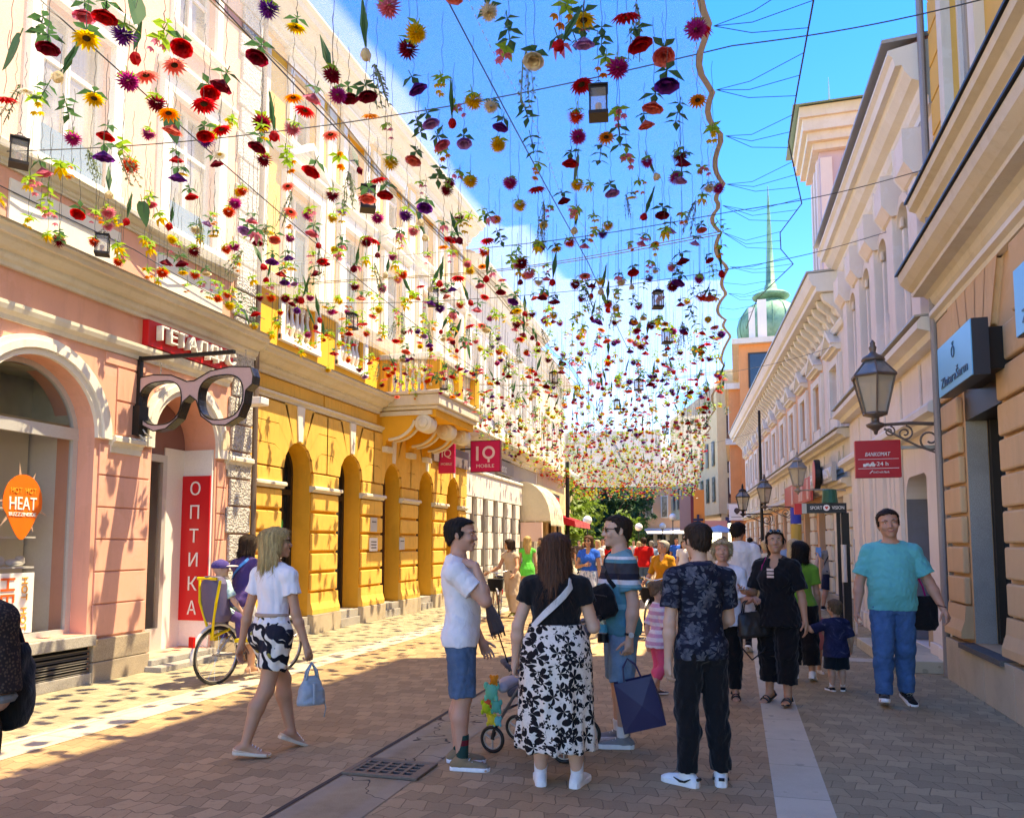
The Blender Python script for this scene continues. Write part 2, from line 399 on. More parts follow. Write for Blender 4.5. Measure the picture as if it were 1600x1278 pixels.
M_zinc = plain('zinc_flashing', (.42, .40, .36), .5, .5); M_black = plain('black_metal', (.018, .017, .016), .45, .3); M_roof = plain('red_roof_tile', (.33, .12, .07), .85, bump=.4, nscale=20)
M_pipe = plain('brown_drainpipe', (.16, .11, .085), .55, .2); M_whitep = plain('white_paint', (.8, .79, .77), .5)
M_red = plain('red_sign', (.62, .012, .02), .4, var=.04); M_mag = plain('magenta_sign', (.58, .01, .10), .4, var=.04)
M_letter = plain('white_letters', (.85, .85, .84), .4, var=.02)

CORN = [(0, 0), (.06, 0), (.06, .06), (.10, .09), (.12, .14), (.12, .18), (.20, .21), (.26, .28), (.28, .33), (.34, .33), (.36, .40), (.40, .43), (.40, .46), (0, .52)]
def scale_prof(z0, z1, d, prof=CORN):
    mz = max(p[1] for p in prof); md = max(p[0] for p in prof)
    return [(a/md*d, z0+b/mz*(z1-z0)) for a, b in prof]
BAND = [(0, 0), (.5, 0), (.6, .3), (1, .45), (1, .8), (.85, 1), (0, 1.02)]
def ring(b, uc, zs, r0, r1, d0, d1, xf, z0=None, n=20, rise=1.0):
    """arch moulding between radii r0 and r1; z0 = carry straight legs down to z0"""
    pts = []
    if z0 is not None: pts.append((0, z0-zs, True))
    pts += [(math.pi*i/n, 0, False) for i in range(n+1)]
    if z0 is not None: pts.append((math.pi, z0-zs, True))
    def P(r, q, d):
        a, dz, leg = q
        return xf(uc+r*math.cos(a), d, zs+(dz if leg else r*rise*math.sin(a)))
    rows = [[P(r0, q, d0), P(r0, q, d1), P(r1, q, d1), P(r1, q, d0)] for q in pts]
    v = [p for rw in rows for p in rw]; f = []
    for i in range(len(rows)-1):
        for k in range(3): f.append((i*4+k, i*4+k+1, (i+1)*4+k+1, (i+1)*4+k))
    f += [(0, 1, 2, 3), tuple((len(rows)-1)*4+k for k in (3, 2, 1, 0))]
    b.add(v, f)
def window(F, par, u0, u1, z0, z1, frame=M_frw, pane=M_glassg, d=-.14, surround=None, sd=.07, sill=True, ped=None, sw=.14, mull=1, trans=.68, name='window'):
    """a window of its own: frame > pane, sill, surround, pediment"""
    b = MB(); fw = .06
    b.box(u0, u0+fw, d, d+.06, z0, z1, F); b.box(u1-fw, u1, d, d+.06, z0, z1, F)
    b.box(u0+fw, u1-fw, d, d+.06, z1-fw, z1, F); b.box(u0+fw, u1-fw, d, d+.06, z0, z0+fw, F)
    for i in range(mull):
        um = u0+(u1-u0)*(i+1)/(mull+1); b.box(um-.03, um+.03, d+.002, d+.055, z0+fw, z1-fw, F)
    if trans: zt = z0+(z1-z0)*trans; b.box(u0+fw, u1-fw, d+.004, d+.05, zt-.03, zt+.03, F)
    w = b.build(name, frame, par)
    MB().box(u0+.02, u1-.02, d+.01, d+.02, z0+.02, z1-.02, F).build('pane', pane, w)
    if sill: MB().mold(scale_prof(z0-.14, z0-.002, .14, BAND), u0-.16, u1+.16, F).build('sill', surround or frame, w)
    if surround is not None:
        b = MB()
        b.box(u0-sw, u0, .001, sd, z0, z1, F); b.box(u1, u1+sw, .001, sd, z0, z1, F); b.box(u0-sw, u1+sw, .001, sd+.004, z1, z1+sw, F)
        b.build('surround', surround, w)
        if ped:
            b = MB(); zt = z1+sw+.12
            b.mold(scale_prof(zt, zt+.14, .2, BAND), u0-sw-.08, u1+sw+.08, F)
            if ped == 'tri':
                um = (u0+u1)/2; hw = (u1-u0)/2+sw+.1
                b.prism([(um-hw, zt+.14), (um+hw, zt+.14), (um, zt+.14+hw*.62)], .001, .09, F)
                for s in (-1, 1):
                    b.prism([(um+s*hw, zt+.141), (um+s*(hw-.16), zt+.141), (um, zt+.14+hw*.62-.1), (um, zt+.14+hw*.62+.04)], .08, .22, F)
            else: b.box(u0-sw, u1+sw, .001, .05, z1+sw, zt, F)
            b.build('pediment', surround, w)
    return w
def body_box(F, par, u0, u1, z1, depth, mat, roof=True, z0=0, d0=-.62):
    MB().box(u0, u1, -depth, d0, z0, z1, F).build('rear_wall', mat, par)
    if roof:
        b = MB(); um0, um1 = u0+.02, u1-.02
        b.add([F(u0, .35, z1), F(u1, .35, z1), F(u1, -depth-.3, z1), F(u0, -depth-.3, z1), F(um0, -depth/2, z1+2.2), F(um1, -depth/2, z1+2.2)],
              [(0, 1, 5, 4), (2, 3, 4, 5), (1, 2, 5), (3, 0, 4), (0, 3, 2, 1)]); b.build('roof', M_roof, par)

# ================================================================ PINK HOUSE (left, nearest)
F = Facade(-7.3, 0, 0, 1)
B = empty('pink_building', (-7.3, 6.5, 0), 0, 'salmon pink old town house with arched shop window, leftmost building', 'building')
B.matrix_world.translation
def under(root):
    """parts are built in world coordinates, so parent them without moving them"""
    inv = Matrix.Translation(root.location).inverted() if root.rotation_euler.z == 0 else root.matrix_basis.inverted()
    for o in list(COL.objects):
        if o.parent is root and not o.get('_set'): o.matrix_parent_inverse = inv; o['_set'] = 1
def cleanup_flags():
    for o in COL.objects:
        if '_set' in o: del o['_set']
door = arch(9.15, 3.0, .65, .145); a1 = arch(6.75, 2.87, .8, .57); a0 = arch(3.9, 2.87, .8, .57)
wins = [rect(6.52, 7.54, 5.86, 7.72), rect(8.56, 9.58, 5.86, 7.72), rect(4.5, 5.5, 5.86, 7.72)]
wins2 = [rect(6.62, 7.44, 8.75, 9.85), rect(8.66, 9.48, 8.75, 9.85), rect(4.6, 5.4, 8.75, 9.85)]
MB().wall(1, 10.66, .0, 10.9, [a1, a0]+wins+wins2+[door], .55, F).build('wall', M_pink, B)
body_box(F, B, 1, 10.66, 10.9, 12, M_pink, d0=-1.3); MB().box(7.56, 7.6, -1.3, -.55, .4, 3.8, F).box(5.9, 5.94, -1.3, -.55, .4, 3.8, F).box(8.44, 8.48, -1.3, -.55, .1, 3.8, F).box(9.82, 9.86, -1.3, -.55, .1, 3.8, F).build('shop_side_wall', M_whitep, B)
b = MB()
def blocks(b, u0, u1, z0, z1, n, d=.022, gap=.018, xf=None):
    h = (z1-z0)/n
    for i in range(n): b.box(u0, u1, .001, d, z0+i*h+gap/2, z0+(i+1)*h-gap/2, xf)
for ua, ub in ((7.62, 8.46), (9.84, 10.04), (4.8, 5.9)): b = MB(); blocks(b, ua, ub, .52, 2.82, 6, xf=F); b.build('rusticated_pier', M_pink, B, bevel=.006)
b = MB()   # upper courses that run up to the arch mouldings
for z in (2.96, 3.38):
    for (ua, ub) in ((7.86, 8.2), ): b.box(ua, ub, .001, .018, z, z+.395, F)
b.box(7.66, 8.34, .001, .018, 3.80, 3.94, F); b.build('course_blocks', M_pink, B, bevel=.005)
b = MB(); b.box(7.6, 8.52, .001, .07, 0, .235, F); b.box(7.6, 8.52, .001, .065, .243, .5, F); b.box(9.82, 10.64, .001, .07, 0, .5, F); b.box(1, 5.9, .001, .07, 0, .5, F)
b.build('granite_base', M_gran, B, bevel=.008)
b = MB(); b.box(5.86, 7.6, .0, .11, .44, .565, F); b.box(5.9, 7.6, .001, .06, 0, .125, F); b.build('window_sill', M_grang, B, bevel=.008)
b = MB(); b.box(5.92, 7.58, -.1, .004, .125, .44, F); g = b.build('basement_vent', M_void, B)
b = MB()
for i in range(5): b.add([F(5.92, .008, .16+i*.057), F(7.58, .008, .16+i*.057), F(7.58, .05, .135+i*.057), F(5.92, .05, .135+i*.057)], [(0, 1, 2, 3)]); b.box(5.92, 7.58, .008, .05, .158+i*.057, .166+i*.057, F)
b.build('louvre', plain('grey_louvre', (.2, .18, .16), .6, .3), g)
b = MB(); b.box(8.44, 9.9, -.2, .32, 0, .07, F); b.box(8.5, 9.8, -.55, .12, .07, .142, F); b.build('doorstep', M_grang, B, bevel=.008)
b = MB()
for uc, zs, r0, z0 in ((6.75, 2.87, .8, None), (9.15, 3.0, .65, 2.86), (3.9, 2.87, .8, None)):
    ring(b, uc, zs, r0, r0+.07, .0, .05, F, z0); ring(b, uc, zs, r0+.071, r0+.15, .0, .085, F, z0); ring(b, uc, zs, r0+.151, r0+.215, .0, .06, F, z0)
b.build('arch_moulding', M_white, B)
b = MB()
for ua, ub in ((7.77, 8.28), (10.02, 10.62), (5.0, 5.73)):
    b.mold(scale_prof(2.80, 2.93, .11, BAND), ua, ub, F); b.box(ua, ub, .001, .04, 2.72, 2.8, F)
b.build('impost_ledge', M_cream, B)
MB().mold([(0, 3.95), (.03, 3.95), (.04, 4.0), (.085, 4.04), (.10, 4.09), (.10, 4.13), (0, 4.14)], 1, 10.04, F).build('string_course', M_cream, B)
MB().mold(scale_prof(4.50, 4.90, .34), 1, 10.66, F).build('cornice', M_cream, B)
MB().mold([(.0, 4.905), (.35, 4.851), (.36, 4.862), (0, 4.93)], 1, 10.66, F).build('cornice_flashing', M_zinc, B)
b = MB()
for ua, ub in ((6.25, 7.8), (8.44, 9.82), (4.2, 5.7)): b.box(ua, ub, .001, .03, 4.98, 5.46, F)
b.build('apron_panel', M_white, B, bevel=.004)
MB().mold(scale_prof(5.56, 5.76, .22), 1, 10.06, F).build('sill_course', M_cream, B)
for w in wins:
    u0, u1, z0, z1 = w[0][0], w[1][0], w[0][1], w[2][1]
    window(F, B, u0, u1, z0, z1, M_frw, M_glassg, -.16, M_white, .09, True, 'flat', .17)
    b = MB(); b.box(u0+.03, u1-.03, -.04, -.02, z0-.1, z0+.42, F); b.build('window_film', plain('blue_film', (.05, .16, .27), .35), B)
for w in wins2: window(F, B, w[0][0], w[1][0], w[0][1], w[2][1], M_frw, M_glassg, -.16, M_white, .06, True, None, .12)
MB().mold(scale_prof(10.35, 10.9, .5), 1, 10.7, F).build('eaves_cornice', M_cream, B)
b = MB(); k = 0; z = .52
while z < 10.2:
    ua = 10.06 if k % 2 else 10.13; b.box(ua, 10.63, .001, .05, z+.012, z+.40, F); z += .415; k += 1
b.build('quoin_stones', M_rough, B, bevel=.015)
MB().wall(9.8-.002, 9.8, 0, 0, [], 0, F) if False else None
b = MB(); b.box(9.765, 9.797, -.52, -.02, .15, 2.98, F); b.build('white_side_panel', M_whitep, B)
# shop door with glasses on shelves behind it
b = MB()
for a in ((8.52, 8.6, .145, 2.86), (9.28, 9.36, .145, 2.86), (8.6, 9.28, .145, .45), (8.6, 9.28, 2.76, 2.86)): b.box(a[0], a[1], -.54, -.46, a[2], a[3], F)
dr = b.build('shop_door', M_alu, B); MB().box(8.6, 9.28, -.52, -.505, .45, 2.76, F).build('pane', M_shop, dr)
MB().box(9.36, 9.765, -.54, -.5, .145, 2.98, F).build('door_side_panel', M_whitep, B)
MB().prism(arch(9.15, 3.0, .64, 2.87), -.54, -.52, F).build('fanlight', glass('rose_glass', (.25, .13, .12), .2), B)
b = MB(); b.box(8.52, 9.3, -1.0, -.95, .2, 2.8, F); b.build('display_back', plain('display_back', (.75, .74, .68), .6), B)
b = MB(); g = MB(); rr = random.Random(3)
for i in range(9):
    z = .62+i*.235; b.box(8.62, 9.27, -.92, -.66, z, z+.018, F)
    for j in range(2):
        u = 8.74+j*.3+rr.uniform(-.03, .03)
        for s in (-.05, .05): g.ball(F(u+s, -.64, z+.055), (.02, .043, .026), 8, 5)
        g.box(u-.02, u+.02, -.645, -.635, z+.06, z+.07, F)
b.build('display_shelf', plain('white_shelf', (.7, .7, .68), .5), B); g.build('spectacles', plain('spectacle_frames', (.05, .03, .03), .35), B)
# shop window: frame, glass, display
b = MB(); b.box(5.95, 7.55, -.30, -.23, 2.84, 2.98, F); b.box(7.48, 7.55, -.3, -.24, .57, 2.84, F); b.box(5.95, 6.02, -.3, -.24, .57, 2.84, F); b.box(6.02, 7.48, -.3, -.24, .57, .63, F)
ring(b, 6.75, 2.87, .74, .8, -.3, -.24, F)
sw_ = b.build('shop_window', M_alu, B); MB().prism(arch(6.75, 2.87, .78, .6), -.28, -.272, F).build('pane', M_shop, sw_)
MB().prism(arch(6.75, 2.98, .77, .58), -.98, -.95, F).build('display_back', plain('display_back_beige', (.80, .74, .6), .7, nscale=3), B)
MB().box(5.97, 7.53, -.95, -.3, .5, .57, F).build('display_floor', M_whitep, B)
b = MB(); 
for z in (1.34, 1.68, 2.0): b.box(5.98, 7.22, -.8, -.45, z, z+.02, F)
b.build('display_shelf', M_whitep, B)
MB().mold([(-.3, 3.02), (-.9, 3.02), (-.9, 3.6), (-.32, 3.6)], 6.0, 7.5, F).build('fanlight_reflection', plain('fanlight_reflection', (.6, .58, .42), .7, nscale=2.4, var=.5), B)  # mottled green-beige panel, tree reflections put into its colour
under(B)
tag(MB().tube([F(10.69, .07, .02), F(10.7, .04, 4.5), F(10.7, .05, 7), F(10.7, .04, 10.3)], .042, 10).build('drainpipe', M_pipe), 'brown drainpipe between the pink house and the yellow house', 'drainpipe')
def shoe_display(u, z, label):
    b = MB(); b.ball(F(u, -.6, z+.045), (.05, .13, .045), 10, 7); b.ball(F(u+.06, -.6, z+.075), (.045, .06, .05), 10, 6)
    tag(b.build('sneaker', M_whitep, None, True), label, 'shoe', 'sneakers on display')
for u, z, w in ((7.1, 1.36, 'right one on the lower shelf'), (6.84, 1.36, 'left one on the lower shelf'), (7.0, 2.02, 'one on the upper shelf')):
    shoe_display(u, z, 'white display sneaker behind arched shop window, '+w)
# poster and round sticker on the shop window
P = empty('poster', F(6.8, -.262, .95), 0, 'white poster with orange and red sideways lettering low in the arched shop window', 'poster')
MB().box(6.55, 7.05, -.266, -.260, .64, 1.3, F).build('paper', M_whitep, P)
rotM = Matrix.Rotation(R(90), 4, 'Y')
text('HEAT', .58, .17, F.text_M(6.72, -.254, .96) @ rotM, plain('orange_red_ink', (.75, .12, .03), .5), P)
text('HOT  HOT', .58, .075, F.text_M(6.93, -.254, .96) @ rotM, plain('amber_ink', (.78, .36, .05), .5), P)
under(P)
S = empty('window_sticker', F(6.86, -.262, 2.05), 0, 'orange splash sticker with white lettering on the arched shop window', 'sticker')
b = MB(); pts = []
for i in range(36):
    a = 2*math.pi*i/36; r = .3*(1+.05*math.sin(5*a)); zz = math.sin(a)*(.3 if math.sin(a) > 0 else .42)
    pts.append((6.86+.25*math.cos(a)*(1 if math.sin(a) > -.3 else 1-.5*abs(math.sin(a))), 2.08+zz))
b.prism(pts, -.268, -.262, F); b.build('splash', plain('orange_film', (.85, .16, .02), .4, var=.1), S)
b = MB()
for i in range(9):
    a = R(20+i*40); ex = (.27+.08*((i*7) % 3)/2); b.prism([(6.86+.2*math.cos(a-.12), 2.08+.22*math.sin(a-.12)), (6.86+ex*math.cos(a), 2.08+ex*1.25*math.sin(a)), (6.86+.2*math.cos(a+.12), 2.08+.22*math.sin(a+.12))], -.270, -.2685, F)
b.build('splash_rays', plain('pale_orange_film', (.5, .33, .24), .5), S)
text('HEAT', .34, .14, F.text_M(6.86, -.258, 2.06), M_letter, S, bold=1); text('HOT  HOT', .32, .06, F.text_M(6.86, -.258, 2.2), plain('amber_ink', (.78, .36, .05)), S)
text('BUZZZINSIDE', .34, .04, F.text_M(6.86, -.258, 1.94), M_letter, S)
under(S)
# red signs
P = empty('shop_sign', F(9.15, .03, 4.38), 0, 'long red sign with raised white Cyrillic letters on the pink house', 'sign')
MB().box(8.25, 10.02, .001, .10, 4.15, 4.49, F).build('sign_board', M_red, P, bevel=.006)
text('ГЕТАЛДУС', 1.58, .235, F.text_M(9.17, .155, 4.32), plain('cream_white_letters', (.85, .84, .8), .4), P, depth=.045); under(P)
P = empty('shop_sign', (-7.56, 9.75, 1.55), 0, 'tall vertical red sign with white Cyrillic letters in the shop doorway', 'sign')
MB().box(-7.81, -7.33, 9.742, 9.764, .52, 2.6).build('sign_board', M_red, P)
for i, ch in enumerate('ОПТИКА'):
    text(ch, .15 if ch != 'О' else .17, .2, Matrix.Translation((-7.57, 9.735, 2.42-i*.343)), M_letter, P)
under(P)
# giant spectacles on a bracket
P = empty('hanging_spectacles', (-6.5, 8.2, 3.4), 0, 'giant grey pink spectacles shop sign hanging from a black bracket', 'sign')
def rr_loop(cx_, cz_, w, h, flare=0, n=40, up=0, drop=0):
    out = []
    for i in range(n):
        a = 2*math.pi*i/n; c_, s_ = math.cos(a), math.sin(a); e = .72
        x = w*math.copysign(abs(c_)**e, c_); z = h*math.copysign(abs(s_)**e, s_)
        if s_ < 0: x *= 1-.14*abs(s_)
        out.append((cx_+x, cz_+z+up*x))
    return out
outline = [(-.94, .22), (-.9, .33), (-.6, .36), (-.3, .33), (-.06, .23), (.06, .23), (.3, .33), (.6, .36), (.9, .33), (.94, .22), (.93, .12), (.84, .05), (.82, -.1), (.74, -.27), (.55, -.36), (.36, -.34), (.18, -.22), (.10, -.02), (0, .05), (-.10, -.02), (-.18, -.22), (-.36, -.34), (-.55, -.36), (-.74, -.27), (-.82, -.1), (-.84, .05), (-.93, .12)]
GX = lambda u, d, z: (-6.49+u*.95, 8.26+d, 3.4+z+.03*u)
holes = [rr_loop(s*.465, -.01, .335, .275) for s in (-1, 1)]
def plate(b, outl, holes, d, thick):
    b.wall_pts = None
    loops = [outl]+holes; tri = tessellate_polygon([[Vector((x, z, 0)) for x, z in L] for L in loops]); flat = [p for L in loops for p in L]
    for dd in (d, d+thick): b.add([GX(u, dd, z) for u, z in flat], [tuple(t_) for t_ in tri])
b = MB(); plate(b, outline, holes, -.075, .02); b.build('front_face', plain('mauve_front', (.47, .335, .34), .45), P)
b = MB()
for L in [outline]+holes:
    n_ = len(L); vv = [GX(u, -.074, z) for u, z in L]+[GX(u, .075, z) for u, z in L]; b.add(vv, [(i, (i+1) % n_, n_+(i+1) % n_, n_+i) for i in range(n_)])
plate(b, outline, holes, .06, .015); b.build('frame_sides', plain('black_gloss', (.012, .012, .013), .25), P)
b = MB()
for L in [outline]+holes: b.tube([GX(u, -.078, z) for u, z in L], .008, 6, closed=True)
b.build('edge_trim', M_black, P)
b = MB()
for s in (-.5, .74):
    for i in range(7): 
        z0 = 3.74+.07*s+i*.03; b.tube([(-6.5+s, 8.26, z0), (-6.5+s+.006*(i % 2), 8.26, z0+.026)], .006, 5)
b.build('chain', M_zinc, P); under(P)
P = empty('sign_bracket', F(8.2, .04, 3.5), 0, 'black iron bracket carrying the giant spectacles on the pink house', 'bracket')
MB().box(8.17, 8.23, .001, .06, 3.0, 3.99, F).box(8.175, 8.225, .06, 1.42, 3.94, 3.985, F).build('arm', M_black, P)
MB().box(8.12, 8.28, .001, .12, 2.98, 3.35, F).build('control_box', M_black, P)
b = MB(); b.tube([F(8.2, .12, 3.05), F(8.14, .2, 3.0), F(8.24, .22, 2.95), F(8.2, .14, 2.93), F(8.13, .1, 3.0)], .01, 6, closed=True); b.build('cable_loop', plain('white_cable', (.6, .6, .58)), P); under(P)
P = empty('floodlight', F(10.2, .1, 3.5), 0, 'cream floodlight box fixed to the rough quoin stones of the pink house', 'floodlight')
MB().box(10.25, 10.5, .06, .42, 3.72, 3.84, F).build('lamp_housing', M_whitep, P, bevel=.02); MB().box(10.34, 10.42, .05, .1, 3.6, 3.75, F).build('mount', M_whitep, P); under(P)
P = empty('alarm_box', F(9.9, .1, 3.2), 0, 'small rounded cream alarm box by the shop doorway', 'alarm'); b = MB(); b.prism([(9.86, 3.0), (10.0, 3.0), (10.0, 3.2), (9.96, 3.27), (9.9, 3.27), (9.86, 3.2)], .0, .09, F); b.build('alarm_case', plain('cream_plastic', (.75, .62, .42), .4), P, bevel=.01); under(P)

# ================================================================ YELLOW HOUSE
F = Facade(-7.5, 0, 0, 1)
B = empty('yellow_building', (-7.5, 16, 0), 0, 'bright yellow house with five arched doorways and a stone balcony', 'building')
AC = [12.32, 14.30, 16.30, 18.30, 20.24]; AR, ZS, Z0 = .5, 2.92, .3
ups = [rect(u-.5, u+.5, 6.15, 7.95) for u in AC]; ups2 = [rect(u-.45, u+.45, 8.75, 10.0) for u in AC]
UB0, UB1 = 10.77, 21.35
bal_u = [(11.78, 12.86), (13.78, 14.84), (19.72, 20.78)]
MB().wall(UB0, UB1, 0, 11, [arch(u, ZS, AR, Z0) for u in AC]+ups+ups2+[rect(a, c, 5.22, 5.92) for a, c in bal_u], .48, F).build('wall', M_yel, B)
body_box(F, B, UB0, UB1, 11, 13, M_yel)
b = MB(); pier = [(UB0+.03, AC[0]-AR)]+[(AC[i]+AR, AC[i+1]-AR) for i in range(4)]+[(AC[4]+AR, UB1-.02)]
H = .3653
for ua, ub in pier:
    for i in range(6): b.box(ua+.012, ub-.012, .001, .062, .73+i*H+.026, .73+(i+1)*H-.026, F)
an = [0, 25, 48, 68, 82]
for k, uc in enumerate(AC):
    for s in (-1, 1):
        mid = (AC[k+1]-uc)/2 if (s > 0 and k < 4) else ((uc-AC[k-1])/2 if (s < 0 and k > 0) else ((UB1-.02-uc) if s > 0 else (uc-UB0-.03)))
        mid -= .001
        def bend(i):
            if i == 0: return None
            a = R(an[i]); r = i*H/math.sin(a); return (r*math.cos(a), ZS+i*H)
        def gp(i, up):
            g_ = .026*(1 if up else -1); return g_
        for i in range(3):
            a0_, a1_ = R(an[i]+2), R(an[i+1]-2); ri = AR-.0
            lo = [(mid, ZS+i*H+.026)]+([(min(mid-.01, bend(i)[0]), ZS+i*H+.026)] if i else [])+[(ri*math.cos(a0_), ZS+ri*math.sin(a0_))]
            hi = [(ri*math.cos(a1_), ZS+ri*math.sin(a1_)), (min(mid-.01, bend(i+1)[0]), ZS+(i+1)*H-.026), (mid, ZS+(i+1)*H-.026)]
            poly = [(uc+s*x, z) for x, z in lo+hi]
            b.prism(poly if s > 0 else poly[::-1], .001, .062, F)
            if i == 2:
                a2, a3 = R(70), R(81); zt = 4.02
                poly = [(AR*math.cos(a2), ZS+AR*math.sin(a2)), (AR*math.cos(a3), ZS+AR*math.sin(a3)), (.13, zt), (min(mid, .47), zt)]
                poly = [(uc+s*x, z) for x, z in poly]; b.prism(poly if s > 0 else poly[::-1], .001, .062, F)
b.build('rusticated_blocks', M_yelb, B, bevel=.02)
b = MB()
for uc in AC: b.prism([(uc-.06, ZS+AR+.005), (uc+.06, ZS+AR+.005), (uc+.115, 4.03), (uc-.115, 4.03)], .001, .09, F)
b.build('keystone', M_white, B, bevel=.008)
b = MB()
for ua, ub in pier: b.mold([(0, .34), (.11, .34), (.11, .42), (.07, .55), (.062, .72), (0, .72)], ua-.02, ub+.02, F)
b.build('pier_foot', M_yelb, B)
b = MB()
for ua, ub in pier: b.box(ua-.03, ub+.03, .0, .14, 0, .335, F)
b.build('pier_plinth', M_lime, B, bevel=.01)
b = MB()
for uc in AC: b.box(uc-AR-.0, uc+AR+.0, -.48, .08, 0, .16, F); b.box(uc-AR+.003, uc+AR-.003, -.47, .03, .16, .306, F)
b.build('doorstep', M_grang, B, bevel=.006)
b = MB()
for ua, ub in pier: b.mold(scale_prof(2.555, 2.665, .13, BAND), ua-.035, ub+.035, F)
b.build('impost_ledge', M_cream, B)
for k, uc in enumerate(AC):
    b = MB(); d = -.45; fr = .075
    b.box(uc-AR, uc-AR+fr, d, d+.09, Z0, ZS, F); b.box(uc+AR-fr, uc+AR, d, d+.09, Z0, ZS, F); b.box(uc-AR+fr, uc+AR-fr, d, d+.09, 2.5, 2.6, F); ring(b, uc, ZS, AR-fr, AR, d, d+.09, F)
    if k in (0, 2):
        b.box(uc-.03, uc+.03, d, d+.07, Z0, 2.5, F); b.box(uc-AR+fr, uc+AR-fr, d, d+.05, Z0, Z0+.32, F)
        for s in (-1, 1): b.box(uc+s*.25-.17, uc+s*.25+.17, d+.01, d+.045, .68, .78, F)
    else: b.box(uc-AR+fr, uc+AR-fr, d, d+.07, Z0, Z0+.22, F)
    w = b.build('door' if k in (0, 2) else 'window', M_frd if k != 2 else M_brownwood, B)
    MB().prism(arch(uc, ZS, AR-.03, Z0+.05), d+.01, d+.02, F).build('pane', M_glassd if k in (0, 2) else M_glassg, w)
    if k == 0:
        MB().box(uc+.08, uc+.1, d+.07, d+.12, 1.2, 1.6, F).build('handle', M_alu, w)
        b = MB(); b.lathe([(.0, 0), (.09, 0), (.09, .006), (0, .006)], (0, 0, 0), 20, Matrix.Rotation(R(90), 3, 'Y')); st = b.build('round_sticker', plain('green_sticker', (.02, .4, .12), .4), w); st.location = F(uc+.2, d+.03, 1.98)
        MB().box(uc+.12, uc+.28, d+.022, d+.03, 1.35, 1.62, F).build('notice_sheet', M_whitep, w); MB().box(uc+.12, uc+.28, d+.022, d+.03, 1.66, 1.9, F).build('notice_sheet', plain('dark_notice', (.06, .05, .05)), w)
MB().mold([(0, 4.05), (.05, 4.05), (.06, 4.09), (.11, 4.12), (.11, 4.16), (0, 4.17)], UB0, UB1, F).build('string_course', M_cream, B)
b = MB()
for ua, ub in ((UB0+.2, 13.2), (13.25, 15.5), (18.3, 21.2)): b.box(ua, ub, .001, .025, 4.2, 4.41, F)
b.build('frieze_panel', M_yelb, B, bevel=.006)
for ua, ub in ((UB0-.05, 15.55), (18.45, UB1)):
    MB().mold(scale_prof(4.43, 4.82, .44), ua, ub, F).build('cornice', M_cream, B)
    b = MB(); u = ua+.04
    while u < ub-.05: b.ball(F(u, .13, 4.58), (.045, .036, .036), 6, 4); u += .085
    b.build('egg_moulding', M_cream, B)
    MB().mold([(0, 4.825), (.45, 4.779), (.46, 4.79), (0, 4.85)], ua, ub, F).build('cornice_flashing', M_zinc, B)
# balcony
BU0, BU1, BD = 15.62, 18.38, 1.42
FB = lambda u, d, z: F(u, d, z-.14)
b = MB(); b.box(BU0, BU1, 0, BD, 4.74, 4.98, FB); b.box(BU0+.05, BU1-.05, 0, BD-.05, 4.66, 4.74, FB); b.box(BU0-.05, BU1+.05, 0, BD+.05, 4.98, 5.06, FB)
bl = b.build('balcony', M_cream, B, bevel=.02)
b = MB(); b.box(BU0+.12, BU1-.12, 0, BD-.12, 4.5, 4.655, FB); b.build('balcony_soffit', M_yel, bl)
def baluster(b, p, h, r=.055, seg=8):
    pr = [(.8, 0), (.8, .08), (.5, .1), (.55, .16), (1, .33), (.9, .42), (.45, .62), (.4, .74), (.6, .8), (.5, .84), (.8, .9), (.8, 1)]
    b.lathe([(a*r, z*h) for a, z in pr], p, seg)
b = MB()
for u in (BU0+.03, (BU0+BU1)/2-.16, BU1-.33): b.box(u, u+.3, BD-.3, BD, 5.062, 5.78, FB)
for u in (BU0+.03, BU1-.33): b.box(u, u+.3, 0.0, .2, 5.062, 5.78, FB)
b.build('balcony_post', M_yel, bl, bevel=.01)
b = MB(); b.box(BU0, BU1, BD-.32, BD+.02, 5.785, 5.9, FB); b.box(BU0, BU0+.32, 0, BD-.325, 5.785, 5.9, FB); b.box(BU1-.32, BU1, 0, BD-.325, 5.785, 5.9, FB); b.build('balcony_rail', M_cream, bl, bevel=.015)
b = MB()
for i in range(6): baluster(b, FB(BU0+.46+i*.155, BD-.16, 5.07), .71)
for i in range(6): baluster(b, FB(BU0+1.68+i*.14, BD-.16, 5.07), .71)
for i in range(6): baluster(b, FB(BU0+.17, .3+i*.145, 5.07), .71); baluster(b, FB(BU1-.17, .3+i*.145, 5.07), .71)
b.build('balustrade', M_white, bl, True)
prof = [(0, 3.72), (.10, 3.72), (.14, 3.78), (.14, 3.86), (.2, 3.9)]+[(.2+.62*math.sin(R(a)), 4.42-.52*math.cos(R(a))) for a in range(5, 80, 8)]+[(1.08, 4.3), (1.2, 4.4), (1.2, 4.49), (0, 4.49)]
for u in (15.72, 17.0, 18.0):
    b = MB(); b.mold(prof, u, u+.3, F); cb = b.build('corbel', M_yel, bl)
    b = MB()
    for pth in ([(-.0, p[0]+.015, p[1]-.015) for p in prof[4:15]],):
        for du in (0, .3): b.tube([F(u+du, d_, z_) for _, d_, z_ in pth], .035, 6)
    b.box(u-.03, u+.33, .0, 1.22, 4.40, 4.495, F); b.box(u-.02, u+.32, 0, .19, 3.62, 3.74, F); b.build('corbel_moulding', M_cream, cb)
    b = MB(); Mx = Matrix.Rotation(R(90), 3, 'X')
    b.lathe([(0, -.18), (.17, -.18), (.2, -.16), (.2, .16), (.17, .18), (0, .18)], F(u+.15, 1.02, 4.22), 20, Mx)
    for s in (-.19, .19): b.lathe([(0, -.02), (.1, -.02), (.12, 0), (.1, .02), (0, .02)], F(u+.15+s, 1.02, 4.22), 16, Mx)
    b.build('scroll', M_cream, cb, True)
